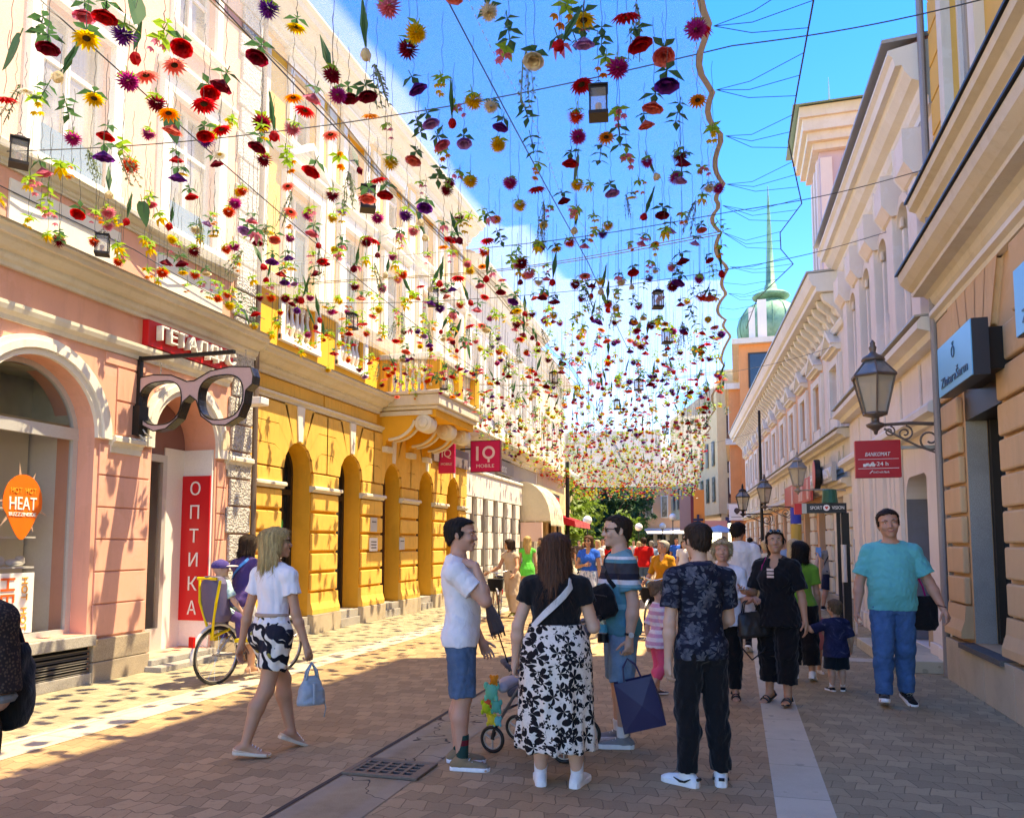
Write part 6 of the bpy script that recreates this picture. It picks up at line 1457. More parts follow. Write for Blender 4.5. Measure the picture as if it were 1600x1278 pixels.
# ---- materials for people
def skin_mat(name, col):
    if name in MATS: return MATS[name]
    t = NT(name); v = t.obj(); n = t.noise(v, 14, 4, .6); n2 = t.noise(v, 120, 2, .6); c = t.mix(n, sc3(col, .82), sc3(col, 1.12)); c = t.mix(t.math('MULTIPLY', t.ramp(t.noise(v, 7, 3, .5), [(.5, 0), (.75, 1)]), .3), c, (col[0], col[1]*.75, col[2]*.7))
    t.pbr(c, .5, 0, t.bump(n2, .12, .001), .35, **{'Subsurface Weight': .08, 'Subsurface Radius': (.02, .008, .004)}); MATS[name] = t.m; return t.m
SK_f = skin_mat('fair_skin', (.62, .36, .25)); SK_t = skin_mat('tanned_skin', (.50, .26, .155)); SK_r = skin_mat('ruddy_skin', (.56, .285, .19))
def hair_mat(name, col, k=.55, stretch=(70, 70, 5)):
    if name in MATS: return MATS[name]
    t = NT(name); v = t.obj(scale=stretch); n = t.noise(v, 1.6, 3, .65); n2 = t.noise(t.obj(), 6, 3, .6); c = t.ramp(n, [(.3, sc3(col, 1-k)), (.55, col), (.75, sc3(col, 1+k))]); c = t.mix(t.math('MULTIPLY', n2, .4), c, sc3(col, .6))
    t.pbr(c, .6, 0, t.bump(n, .8, .006), .18); MATS[name] = t.m; return t.m
HR_black = hair_mat('black_hair', (.016, .011, .009)); HR_dark = hair_mat('dark_brown_hair', (.04, .022, .014)); HR_brown = hair_mat('auburn_brown_hair', (.115, .05, .028)); HR_blonde = hair_mat('blonde_hair', (.55, .38, .16)); HR_blond2 = hair_mat('sandy_blonde_hair', (.56, .41, .23)); HR_grey = hair_mat('grey_hair', (.32, .29, .26)); HR_lb = hair_mat('light_brown_hair', (.2, .12, .065))
def denim(name, col, fade=.5):
    if name in MATS: return MATS[name]
    t = NT(name); v = t.obj(); n = t.noise(v, 6, 4, .6); w = t.noise(t.obj(scale=(1, 1, .35)), 260, 2, .7); c = t.mix(t.math('MULTIPLY', t.ramp(n, [(.4, 0), (.7, 1)]), fade), col, sc3(col, 1.9)); c = t.mix(t.math('MULTIPLY', w, .4), c, sc3(col, .5))
    t.pbr(c, .85, 0, t.bump(t.noise(t.obj(scale=(1, 1, .5)), 13, 4, .62, 1.2), .7, .022, t.bump(w, .3, .002)), .2); MATS[name] = t.m; return t.m
CL = lambda n, c: fabric(n.replace(' ', '_'), c)
M_lip = plain('lips', (.42, .13, .11), .45); M_eyew = plain('eye_white', (.75, .72, .68), .25); M_iris = plain('dark_iris', (.03, .018, .01), .2); M_lens = plain('sunglass_lens', (.01, .009, .008), .08, spec=.8); M_leather_b = plain('black_leather', (.013, .012, .012), .4, bump=.3, nscale=90)

class Human:
    def __init__(s, label, loc, rz, H=1.75, fem=False, kid=0, bulk=1.0, belly=0., bust=0., hipw=1., skin=SK_f, lean=(0, 0), legs=None, arms=None, head=(0, 0, 0), h=.0075, seed=0, group=None, sit=None, feet=None):
        s.P = empty('person', loc, rz, label, 'person', group); s.H = H; s.h = h; s.fem = fem; s.skin = skin; s.seed = seed; s.kid = kid; s.bulk = bulk
        hip = .515-.05*kid; s.hh = (.136+.045*kid)*H; neckz = 1-(.136+.045*kid)-.026+.01*kid
        Lt = (.245-.03*kid)*H; Ls = (.243-.027*kid)*H; ah = .042*H; s.ah = ah
        legs = legs or (((-.03, 0, -1), (0, 0, -1)), ((.03, 0, -1), (0, 0, -1))); s.legd = legs
        feet = feet or ((10, 0), (-10, 0)); hw = .049*H*(1.06 if fem else 1)*(.95 if kid else 1)*(.5+.5*bulk)
        J = {}; rel = {}
        for i, (sd, (tv, sv)) in enumerate(zip((-1, 1), legs)):
            hp = V3(sd*hw, 0, 0); kn = hp+unit(tv)*Lt; an = kn+unit(sv)*Ls; yaw, pit = R(feet[i][0]), R(feet[i][1])
            fd = V3(-math.sin(yaw)*math.cos(pit), math.cos(yaw)*math.cos(pit), -math.sin(pit)); fu = V3(-math.sin(yaw)*math.sin(pit), math.cos(yaw)*math.sin(pit), math.cos(pit))
            rel[i] = (hp, kn, an, fd, fu)
        low = min(min((an-fd*.045*H-fu*ah)[2], (an+fd*.085*H-fu*ah)[2]) for hp, kn, an, fd, fu in rel.values())
        hz = -low if sit is None else sit; s.hz = hz; base = V3(0, 0, hz)
        s.leg = [tuple(q+base for q in rel[i][:3])+rel[i][3:] for i in (0, 1)]
        s.pel = base; trunk = (neckz-hip)*H; s.neck = base+V3(lean[0], lean[1], math.sqrt(max(.01, trunk**2-lean[0]**2-lean[1]**2)))
        A = unit(s.neck-base); X = V3(1, 0, 0); X = unit(X-A*(X@A)); Y = np.cross(A, X); s.TM = np.stack([X, Y, A], 1); s.trunk = trunk
        sw = (.112 if not fem else .098)*H*(.55+.45*bulk)*(.88 if kid else 1); s.sh = [s.neck+X*sd*sw-A*(.056*H) for sd in (-1, 1)]; s.hem = None
        arms = arms or (dict(), dict()); s.arm = []
        for i, sd in enumerate((-1, 1)):
            a = dict(ua=(sd*.16, 0, -1), fa=(sd*.08, .12, -1), curl=.35); a.update(arms[i]); ua, fa = unit(a['ua']), unit(a['fa']); el = s.sh[i]+ua*.172*H; wr = el+fa*.148*H
            hd = unit(a.get('hd', fa)); pn = unit(a.get('pn', (-sd, 0, 0))); pn = unit(pn-hd*(pn@hd)); s.arm.append((s.sh[i], el, wr, hd, pn, a['curl']))
        yaw, pit, tl = [R(q) for q in head]; Rm = Matrix.Rotation(yaw, 3, 'Z') @ Matrix.Rotation(-pit, 3, 'X') @ Matrix.Rotation(tl, 3, 'Y'); s.HM = np.array(Rm)
        s.hc = s.neck+V3(0, 0, .028*H)+s.HM[:, 2]*.0+V3(0, .012*H, 0)   # chin level on the head axis
        s.belly, s.bust, s.hipw = belly, bust, hipw
        T = trunk; b = bulk; W = H*b; hq = hipw
        if not fem:
            s.st = [(-.045*H, .07*W, .05*W, .06*W), (0, .094*W*hq, .058*W+belly*.4*H, .072*W), (.05*H, .093*W*hq, .062*W+belly*H, .06*W), (.10*H, .086*W+belly*.5*H, .064*W+belly*H*1.05, .05*W), (.16*H, .088*W+belly*.3*H, .066*W+belly*H*.7, .053*W), (T-.115*H, .098*W, .068*W+belly*H*.25, .062*W), (T-.07*H, .104*W, .06*W, .064*W), (T-.035*H, .09*W, .046*W, .055*W), (T-.012*H, .055*W, .036*H, .046*H), (T+.01*H, .036*H, .035*H, .04*H)]
        else:
            s.st = [(-.045*H, .075*W*hq, .05*W, .065*W), (0, .100*W*hq, .058*W+belly*.5*H, .078*W*hq), (.05*H, .094*W*hq, .06*W+belly*H, .064*W), (.10*H, .077*W+belly*.4*H, .055*W+belly*H, .046*W), (.145*H, .074*W+belly*.3*H, .055*W+belly*.6*H, .046*W), (T-.115*H, .084*W, .06*W+bust*.2*H, .055*W), (T-.07*H, .088*W, .054*W, .056*W), (T-.035*H, .078*W, .042*W, .048*W), (T-.012*H, .046*W, .032*H, .04*H), (T+.01*H, .032*H, .03*H, .035*H)]
    # -- shared prims
    def torso(s, S, e=0, z0=None, k=.03, bust=True):
        S.loft(s.st, s.pel, s.TM, k, e=e)
        for sh in s.sh: q = s.neck-s.TM[:, 2]*.014*s.H; S.cone(q, sh, .027*s.H*(.5+.5*s.bulk)+e, .030*s.H*(.5+.5*s.bulk)+e, .03)
        if s.bust and bust:
            for sd in (-1, 1): S.ell(s.pel+s.TM@V3(sd*.04*s.H*s.bulk, (.036*s.bulk+s.bust*.3)*s.H, s.trunk-.128*s.H), V3(.046, .032+s.bust*.3, .044)*s.H*(.6+.4*s.bulk)+e*.7, s.TM, .075)
        for sd in (-1, 1): S.ell(s.pel+s.TM@V3(sd*.043*s.H*s.bulk, -.027*s.H*s.bulk, -.010*s.H), V3(.047, (.047 if s.fem else .040), .052)*s.H*s.bulk+e, s.TM, .035)
    def armp(s, S, i, e=0, upto=1.0, flare=0, k=.022):
        sh, el, wr, hd, pn, cu = s.arm[i]; H = s.H; b = (.35+.65*s.bulk)*(.88 if s.fem else 1)*(.95 if s.kid else 1)
        S.ell(sh, V3(.032, .033, .034)*H*b+e, None, .03)
        ru, rm, re = .031*H*b+e, .029*H*b+e, .0245*H*b+e
        if upto < 1: S.cone(sh, sh+(el-sh)*upto, ru, (ru+(re-ru)*upto)+flare, k, flat1=True); return
        S.cone(sh, el, ru, re, k)
        if upto < 1.05: return
        f = min(1, upto-1); m = el+(wr-el)*.3; S.cone(el, m, re, .0262*H*b+e, k)
        if f >= .99: S.cone(m, wr, .0262*H*b+e, .0155*H*(.6+.4*b)+e, k)
        else: S.cone(m, el+(wr-el)*max(.35, f), .0262*H*b+e, .021*H*b+e+flare, k, flat1=True)
    def hand(s, S, i):
        sh, el, wr, hd, pn, cu = s.arm[i]; H = s.H*(1 if not s.kid else .95); sd = -1 if i == 0 else 1
        side = unit(np.cross(hd, pn)); up = V3(0, 1, 0) if abs(hd[2]) > .6 else V3(0, 0, 1)
        thumb_side = side if side@up > 0 else -side
        S.cone(wr, wr+hd*.03*H, .0155*H*.85, .017*H, .015)
        for q in (-.55, -.1, .3): S.cone(wr+hd*.015*H+thumb_side*q*.02*H, wr+hd*.052*H+thumb_side*q*.036*H, .0085*H, .0075*H, .014)
        for j, (q, L) in enumerate(((1.0, .92), (.33, 1.0), (-.33, .94), (-1.0, .74))):
            p = wr+hd*.052*H+thumb_side*q*.0175*H; d = unit(hd+thumb_side*q*.08); ang = 0; cj = cu*(1+.12*(j-1.5)); r = .0052*H
            for L_, a_ in ((.024, .55), (.017, .95), (.012, .7)):
                ang += cj*a_*1.25; dd = d*math.cos(ang)+pn*math.sin(ang); q2 = p+dd*L_*L*H; S.cone(p, q2, r, r*.9, .004); p = q2; r *= .92
        p = wr+hd*.012*H+thumb_side*.013*H; d = unit(hd*.72+thumb_side*.6+pn*.35*(.4+cu)); r = .0062*H
        for L_, a_ in ((.026, 0), (.02, .4*cu+.15), (.013, .3*cu)):
            d = unit(d+hd*a_*.8+pn*a_*.5); q2 = p+d*L_*H; S.cone(p, q2, r, r*.9, .006); p = q2; r *= .92
    def legp(s, S, i, e=0, upto=2.0, k=.03, flare=0, ez=None):
        hp, kn, an, fd, fu = s.leg[i]; H = s.H; b = (.3+.7*s.bulk)*(1.06 if s.fem else 1); rt, rk, rc, ra = .053*H*b, .0335*H*b, .0345*H*b, .0205*H*(.5+.5*b)
        back = -np.cross(unit(an-kn), V3(1, 0, 0)) if True else 0
        if upto <= 1: S.cone(hp, hp+(kn-hp)*upto, rt+e, rt+(rk-rt)*upto+e+flare, k, flat1=True); return
        S.cone(hp, kn, rt+e, rk+e+(flare*.5 if upto < 2 else 0), k); f = upto-1; cf = kn+(an-kn)*.32-fd*.012*H
        if f < .3: S.cone(kn, kn+(an-kn)*f, rk+e+flare*.5, rk+e+flare, k, flat1=True); return
        S.cone(kn, cf, rk+e, rc+e, k)
        end = an if f >= 1 else kn+(an-kn)*f; S.cone(cf, end, rc+e, (ra if f >= 1 else rc+(ra-rc)*f)+e+flare, k, flat1=f < 1)
    def foot(s, S, i):
        hp, kn, an, fd, fu = s.leg[i]; H = s.H; sv = np.cross(fd, fu)
        S.cone(an, an-fd*.03*H-fu*.022*H, .021*H, .019*H, .015); S.cone(an-fu*.006*H, an+fd*.06*H-fu*.026*H, .02*H, .014*H, .015); S.cone(an-fd*.025*H-fu*.027*H, an+fd*.07*H-fu*.03*H, .0165*H, .0115*H, .012)
        for q, L in ((-1, .09), (-.5, .104), (0, .108), (.5, .106), (1, .1)): S.cone(an+fd*.06*H+sv*q*.014*H-fu*.031*H, an+fd*L*H+sv*q*.017*H-fu*.034*H, .009*H, .007*H, .008)
    def headp(s, S):
        u = s.hh; c = s.hc-s.HM@V3(0, .02*u, 0); M = s.HM; fat = 1+.10*(s.bulk-1)*3
        st = [(.0, .13, .36, .0), (.07, .20, .41, .12), (.16, .26, .42, .24), (.3, .305, .42, .37), (.45, .325, .425, .44), (.6, .34, .43, .47), (.74, .335, .43, .47), (.87, .27, .35, .39), (.95, .17, .22, .25), (1.0, .04, .05, .06)]
        S.loft([(z*u, w*u*(fat if z < .4 else 1), f*u, b*u) for z, w, f, b in st], c, M, .012)
        g = lambda x, y, z: c+M@(V3(x, y, z)*u)
        S.cone(s.neck-V3(0, 0, .01*s.H), g(0, -.06, .22), .033*s.H*(.85 if s.fem else 1)*(.5+.5*s.bulk), .031*s.H*(.82 if s.fem else 1)*(.6+.4*s.bulk), .02)
        if s.h > .011: return
        for sd in (-1, 1):
            S.ell(g(sd*.145, .47, .515), V3(.085, .075, .06)*u, M, .02, 's'); S.ell(g(sd*.15, .36, .585), V3(.13, .08, .035)*u, M, .02); S.ell(g(sd*.19, .33, .36), V3(.1, .09, .09)*u, M, .03)
            S.ell(g(sd*.345, -.03, .46), V3(.028, .075, .13)*u, M@np.array(Matrix.Rotation(sd*.3, 3, 'Z')), .01)
        S.cone(g(0, .40, .53), g(0, .50, .36), .032*u, .055*u, .02)
        for sd in (-1, 1): S.ell(g(sd*.055, .46, .345), V3(.045, .05, .035)*u, M, .012)
        S.ell(g(0, .425, .215), V3(.12, .035, .028)*u, M, .012); S.ell(g(0, .42, .165), V3(.10, .035, .028)*u, M, .012); S.ell(g(0, .36, .05), V3(.09, .07, .06)*u, M, .02)
    def g(s, x, y, z): return s.hc-s.HM@V3(0, .02*s.hh, 0)+s.HM@(V3(x, y, z)*s.hh)
    def build_body(s, brow=HR_dark, face=True, smile=0, lip=M_lip):
        S = Sdf(); s.torso(S)
        for i in (0, 1): s.armp(S, i, upto=2); s.legp(S, i)
        s.headp(S)
        for i in (0, 1): s.hand(S, i) if s.h < .011 else S.cone(s.arm[i][2], s.arm[i][2]+s.arm[i][3]*.085*s.H, .016*s.H, .012*s.H, .02)
        for i in (0, 1): s.foot(S, i)
        s.body = S.mesh(s.h, 'body', s.skin, s.P); u = s.hh
        if face and s.h < .011:
            M = Matrix(s.HM.tolist())
            for sd in (-1, 1):
                b = MB(); b.ball(tuple(s.g(sd*.145, .385, .51)), (.042*u, .024*u, .018*u), 10, 6, M); e = b.build('eye', M_eyew, s.P, True); b = MB(); b.ball(tuple(s.g(sd*.145, .40, .51)), (.021*u, .014*u, .018*u), 10, 6, M); b.build('iris', M_iris, e, True)
                MB().tube([tuple(s.g(sd*.06, .445, .575)), tuple(s.g(sd*.14, .44, .605)), tuple(s.g(sd*.235, .385, .58))], [.012*u, .017*u, .008*u], 6).build('eyebrow', brow, s.P, True)
            b = MB(); b.tube([tuple(s.g(x, .452-.9*x*x*1.3, .19+smile*x*x*4)) for x in (-.13, -.08, -.03, .03, .08, .13)], [.006*u, .018*u, .024*u, .024*u, .018*u, .006*u], 6); b.build('lips', lip, s.P, True)
        return s
    # -- garments
    def garment(s, name, S, mat, seed=0, amp=.004, h=None, f=(28, 75)):
        if amp and s.h < .011: S.disp = folds(s.seed*13+seed, amp, f)
        return S.mesh(h or s.h, name, mat, s.P)
    def top(s, mat, e=.014, sleeve=.55, hem=-.01, flare=.012, neck=.0, vneck=0, name='t_shirt', amp=.004, skirt=0, neckw=.35):
        S = Sdf(); s.torso(S, e, k=.035); s.hem = hem
        for i in (0, 1):
            if sleeve: s.armp(S, i, e, sleeve, flare)
            if hem < .02: s.legp(S, i, e+.007, .5)
        if skirt: z0 = hem*s.H; S.loft([(z0-.02, (.098+skirt)*s.H*s.bulk*s.hipw, (.062+s.belly+skirt)*s.H*s.bulk, (.075+skirt)*s.H*s.bulk), (.08*s.H, .088*s.H*s.bulk*s.hipw, .06*s.H*s.bulk, .055*s.H*s.bulk)], s.pel, s.TM, .04, e=e)
        if hem is not None: S.cut(s.pel+V3(0, 0, hem*s.H), (0, 0, -1))
        S.cut(s.neck+V3(0, 0, (.004-neck)*s.H), (0, neckw, 1))
        if vneck: S.ell(s.neck+V3(0, .06*s.H, -.02*s.H), V3(.03, .07, vneck)*s.H, None, .01, 's')
        return s.garment(name, S, mat, 1, amp)
    def legs_(s, mat, e=.012, upto=1.95, flare=.006, waist=.075, name='trousers', amp=.005):
        S = Sdf(); s.torso(S, e*.6, bust=False)
        if s.hem is not None: waist = min(waist, s.hem+.028)
        for i in (0, 1): s.legp(S, i, e, upto, flare=flare)
        S.cut(s.pel+V3(0, 0, waist*s.H), s.TM[:, 2]); return s.garment(name, S, mat, 2, amp)
    def seams(s, mat, e=.03):
        """stitched back pockets and centre seam of trousers"""
        b = MB(); P_ = lambda a, z: tuple(s.pel+s.TM@(V3(*surf_pt(s, a, z, e))*s.H))
        for sd in (-1, 1):
            for dz in (0,): b.tube([P_(180+sd*16, .02), P_(180+sd*48, .026), P_(180+sd*46, -.035), P_(180+sd*32, -.045), P_(180+sd*18, -.035), P_(180+sd*16, .02)], .0028, 4)
            b.tube([P_(sd*32, .03), P_(sd*52, .005), P_(sd*78, -.01)], .0028, 4)
        b.build('pocket_seam', mat, s.P)
    def shoe(s, i, mat, sole=M_whitep, sock=None, high=.0, name='shoe', sh=.012, sockh=.055):
        hp, kn, an, fd, fu = s.leg[i]; H = s.H; ah = s.ah; sv = unit(np.cross(fd, fu)); M = np.stack([sv, fd, fu], 1); c = an-fu*ah; L = H
        S = Sdf(); S.cone(an+fu*.004*H, c-fd*.028*H+fu*.022*H, .026*H, .0235*H, .02); S.cone(c+fd*.0*H+fu*.026*H, c+fd*.075*H+fu*.016*H, .0245*H, .0195*H, .02); S.ell(c+fd*.085*H+fu*.014*H, V3(.0245, .03, .017)*H, M, .015)
        S.cut(an+fu*(.012+high)*H, fu+fd*.15); S.cut(c+fu*.009*H, -fu)
        o = S.mesh(min(s.h, .007) if s.h < .011 else s.h, name, mat, s.P)
        b = MB(); pts = [(-.052, .0), (-.047, .017), (-.03, .0235), (0, .023), (.03, .0245), (.06, .027), (.09, .0255), (.107, .018), (.115, .006)]
        loop = [(x, w) for x, w in pts]+[(x, -w) for x, w in reversed(pts)]; n_ = len(loop); v = []
        for z, gsc in ((-.0, .94), (.004, 1.03), (sh*.9, 1.04), (sh+.0015, .98)):
            for x, w in loop: p = c+fd*(x*H*(1 if gsc > 1 else .985))+sv*(w*H*gsc)+fu*(z*H); v.append(tuple(p))
        f = [tuple(range(n_-1, -1, -1)), tuple(3*n_+i_ for i_ in range(n_))]+[(r*n_+i_, r*n_+(i_+1) % n_, (r+1)*n_+(i_+1) % n_, (r+1)*n_+i_) for r in range(3) for i_ in range(n_)]
        b.add(v, f); so = b.build('sole', sole, o)
        if s.h < .0095:
            b = MB()
            for q in range(5): p = c+fd*(.018+.013*q)*H+fu*(.053-.0065*q)*H; b.tube([tuple(p-sv*.013*H-fu*.003*H), tuple(p+fu*.001*H), tuple(p+sv*.013*H-fu*.003*H)], .0028, 5)
            b.build('laces', M_whitep, o)
        if sock is not None:
            S = Sdf(); ht = sockh*H; S.cone(an-fu*.01*H, an+unit(kn-an)*ht, .0235*H*(.6+.4*s.bulk), .0265*H*(.6+.4*s.bulk), .01, flat1=True); S.mesh(max(s.h, .006), 'sock', sock, s.P)
        return o
    def sandal(s, i, mat, sole=None):
        hp, kn, an, fd, fu = s.leg[i]; H = s.H; sv = unit(np.cross(fd, fu)); c = an-fu*s.ah; b = MB(); pts = [(-.05, .006), (-.045, .018), (0, .02), (.05, .026), (.09, .025), (.112, .012)]
        loop = [(x, w) for x, w in pts]+[(x, -w) for x, w in reversed(pts)]; n_ = len(loop); v = [tuple(c+fd*x*H+sv*w*H+fu*z*H) for z in (-.002, .009) for x, w in loop]; b.add(v, [tuple(range(n_)), tuple(range(n_, 2*n_))]+[(k, (k+1) % n_, n_+(k+1) % n_, n_+k) for k in range(n_)])
        for y, r_, hz in ((.05, .026, .03), (.075, .026, .026), (-.02, .024, .045)): b.tube([tuple(c+fd*y*H+sv*r_*H*math.cos(a)+fu*(.004+hz*math.sin(a))*H) for a in [math.pi*q/8 for q in range(9)]], .0075, 6)
        return b.build('sandal', mat, s.P)
    # -- hair
    def hair_short(s, mat, t=.04, front=.80, nape=.12, side=.45, name='hair', puff=0, amp=.003):
        u = s.hh; c = s.hc-s.HM@V3(0, .02*u, 0); S = Sdf(); e = t*u
        st = [(.1, .2, .2, .3), (.3, .31, .41, .40), (.45, .33, .425, .45), (.6, .345, .435, .475), (.74, .342, .44, .48), (.87, .285, .37, .41), (.96, .19, .25, .28), (1.02, .05, .06, .07)]
        S.loft([(z*u, w*u, f*u, b*u) for z, w, f, b in st], c, s.HM, .01, e=e+puff)
        f0 = front; dn = nape-.1; pg = np.array([(1.2, f0+.02), (.42, f0+.02), (.29, f0-.05), (.20, f0-.16), (.155, .55), (.11, .44), (.05, .39), (.03, .5), (.0, .57), (-.10, .55), (-.13, .36+dn), (-.24, .22+dn), (-.40, .10+dn), (-.8, .0+dn), (-.8, -.8), (1.2, -.8)]); Mh = s.HM; rs = np.random.RandomState(s.seed+3); p0, p1, p2 = rs.rand(3)*6
        def face_mask(P):
            q = ((P-c)@Mh)/u; w = .018*np.sin(q[..., 0]*23+p0)+.012*np.sin(q[..., 0]*51+q[..., 2]*30+p1); y = q[..., 1]+w+.10*(np.abs(q[..., 0])/.33)**2*(q[..., 2] > .6); z = q[..., 2]+w; d = np.full(y.shape, 9.0); ins = np.zeros(y.shape, bool); n = len(pg)
            for i in range(n):
                a, b = pg[i], pg[(i+1) % n]; e_ = b-a; t = np.clip(((y-a[0])*e_[0]+(z-a[1])*e_[1])/(e_@e_), 0, 1); d = np.minimum(d, (y-a[0]-t*e_[0])**2+(z-a[1]-t*e_[1])**2)
                cr = ((a[1] > z) != (b[1] > z)); ins ^= cr & (y < (b[0]-a[0])*(z-a[1])/np.where(b[1] == a[1], 1e-9, b[1]-a[1])+a[0])
            return np.where(ins, np.sqrt(d), -np.sqrt(d))*u
        S.ops.append((face_mask, None, None, 0, 'cut'))
        fn = folds(s.seed+77, amp*1.6, (110, 240), (1, 1, .35)); S.disp = fn if s.h < .011 else None
        o = S.mesh(min(s.h, .0065) if s.h < .011 else s.h, name, mat, s.P); s.strands(o, 2600, .013+.2*t*.3, .25); return o
    def hair_long(s, mat, length=.9, width=.42, back=.40, face=.30, flip=0, name='hair', amp=.006, part=True, curl=0, fringe=.86):
        """hair mass that falls behind the face to `length` head heights below the chin"""
        u = s.hh; c = s.hc-s.HM@V3(0, .02*u, 0); S = Sdf(); zb = -length
        st = [(zb, width*.95, -.02, back+.10+flip), (zb*.5, width, .0, back+.14), (0, width, .06, back+.12), (.3, .40, .18, .50), (.55, .385, .30, .52), (.74, .37, .42, .52), (.88, .305, .40, .44), (.97, .2, .27, .30), (1.03, .05, .07, .08)]
        S.loft([(z*u, w*u, max(.01, f)*u, b*u) for z, w, f, b in st], c, s.HM if length < .7 else np.stack([s.HM[:, 0], s.HM[:, 1], unit(s.HM[:, 2]*.4+V3(0, 0, 1)*.6)], 1), .02, e=.012)
        S.ell(s.g(0, .62, .36), V3(.27, .48, .48)*u, s.HM, .02, 's')
        rs = np.random.RandomState(s.seed+5); ph = rs.rand(8)*6.28; Mh = s.HM
        def strands(P):
            q = (P-c)@Mh; a = np.arctan2(q[..., 0], -q[..., 1]-.0*u+.1*u); w = a*1.0; z = q[..., 2]/u
            d = np.sin(w*22+ph[0]+np.sin(z*2.2+ph[1])*1.2)+.7*np.sin(w*41+ph[2]+np.sin(z*3+ph[3])*1.5)+.5*np.sin(w*67+ph[4])
            if curl: d = d*.5+1.6*np.sin(z*11+np.sin(w*6)*2.2+ph[5])*np.sin(w*9+ph[6])*curl
            tip = np.clip((zb+.35-z)/.35, 0, 1); return amp*.5*d*(1+1.8*tip)+tip*.012*np.sin(w*31+ph[7])
        S.disp = strands if s.h < .011 else None
        o = S.mesh(min(s.h, .0065) if s.h < .011 else s.h, name, mat, s.P); s.strands(o, 3600, .05+.03*length, .06, True, .0014); return o
    def strands(s, o, n, L, lift=.15, long=False, w=.0016):
        """single hairs lying over the hair mass and breaking its outline"""
        if s.h > .0095: return
        me = o.data; nv = len(me.vertices); co = np.empty(nv*3, np.float32); me.vertices.foreach_get('co', co); co = co.reshape(-1, 3); nr = np.empty(nv*3, np.float32); me.vertices.foreach_get('normal', nr); nr = nr.reshape(-1, 3)
        rs = np.random.RandomState(s.seed+9); k = rs.randint(0, nv, n); p = co[k].astype(float); nn = nr[k].astype(float); crown = s.g(0, -.18, .98); fl = p-crown; fl[:, 2] -= .02
        if long: fl = fl*.25/np.maximum(.05, np.linalg.norm(fl, axis=1))[:, None]+np.array([0, 0, -1.0])
        fl = fl+rs.randn(n, 3)*.25*np.linalg.norm(fl, axis=1)[:, None]; fl -= nn*(fl*nn).sum(1)[:, None]; fl /= np.maximum(1e-6, np.linalg.norm(fl, axis=1))[:, None]; sd = np.cross(fl, nn); ll = L*(.5+rs.rand(n))[:, None]; cur = p+nn*.0005; V = []
        for q in range(4):
            ww = w*(1-.28*q); V += [cur-sd*ww, cur+sd*ww]; cur = cur+fl*ll/3+nn*ll*lift*(.35-.12*q)*(rs.rand(n)[:, None]+.2)+rs.randn(n, 3)*ll*.05
        V = np.stack(V, 1).reshape(-1, 3); b_ = (np.arange(n)*8)[:, None]; F_ = np.concatenate([b_+np.array([[0, 1, 3, 2]]), b_+np.array([[2, 3, 5, 4]]), b_+np.array([[4, 5, 7, 6]])]); m = bpy.data.meshes.new('loose_hair'); m.from_pydata(V.tolist(), [], F_.tolist()); m.materials.append(o.data.materials[0]); m.update(); link_mesh('loose_hair', m, o)
    def sunglasses(s, frame=M_black, up=0.0, name='sunglasses'):
        u = s.hh; b = MB(); z0 = .52+up; y0 = .47-.25*up
        for sd in (-1, 1): b.tube([tuple(s.g(sd*.155+.095*math.cos(a), y0-abs(.155+.095*math.cos(a))*.12, z0+.075*math.sin(a))) for a in [q*.628 for q in range(10)]], .011*u, 5, closed=True); b.tube([tuple(s.g(sd*.25, y0-.03, z0+.03)), tuple(s.g(sd*.345, .1, z0+.03)), tuple(s.g(sd*.35, -.06, z0-.02))], .012*u, 5)
        b.tube([tuple(s.g(-.07, y0+.0, z0+.02)), tuple(s.g(.07, y0, z0+.02))], .011*u, 5); o = b.build(name, frame, s.P); b = MB()
        for sd in (-1, 1): b.ball(tuple(s.g(sd*.155, y0-.02, z0)), (.092*u, .012*u, .07*u), 12, 6, Matrix(s.HM.tolist()))
        b.build('lens', M_lens, o, True); return o
    def strap(s, name, pts, w, mat):
        """flat band through points given relative to the torso frame in units of height"""
        b = MB(); P = [s.pel+s.TM@(V3(*p)*s.H) for p in pts]; n_ = len(P)
        v = []
        for k, p in enumerate(P):
            t_ = unit(P[min(k+1, n_-1)]-P[max(k-1, 0)]); rad = p-s.pel; ax = s.TM[:, 2]; rad = unit(rad-ax*(rad@ax)); sd = unit(np.cross(t_, rad)); v += [tuple(p-sd*w/2), tuple(p+sd*w/2), tuple(p+sd*w/2+rad*.006), tuple(p-sd*w/2+rad*.006)]
        b.add(v, [(4*k+a, 4*k+(a+1) % 4, 4*k+4+(a+1) % 4, 4*k+4+a) for k in range(n_-1) for a in range(4)]); return b.build(name, mat, s.P)
    def world(s, p):
        """a body point in world coordinates"""
        c, q = math.cos(s.P.rotation_euler.z), math.sin(s.P.rotation_euler.z); l = s.P.location; return Vector((l.x+c*p[0]-q*p[1], l.y+q*p[0]+c*p[1], l.z+p[2]))
def local_to(P):
    """objects built in the local frame of P"""
    return None
def surf_pt(hm, ang, z, e):
    """a point on the torso surface at angle ang (0 = front, +90 = right side) and height z (units of H)"""
    st = np.array(hm.st); w = np.interp(z*hm.H, st[:, 0], st[:, 1]); f = np.interp(z*hm.H, st[:, 0], st[:, 2]); b = np.interp(z*hm.H, st[:, 0], st[:, 3]); a = R(ang)
    y = math.cos(a); d = f if y > 0 else b; return ((w+e)*math.sin(a)/hm.H, (d+e)*y/hm.H, z)
def stand(px, zc):
    d = _fw @ Vector(((px-800)/1230, -(849-747)/1230, -1)); return (d.x*zc, d.y*zc, 0)
def at_d(px, py, zc):
    d = _fw @ Vector(((px-800)/1230, -(py-747)/1230, -1)); return Vector((d.x*zc, d.y*zc, 1.62+d.z*zc))
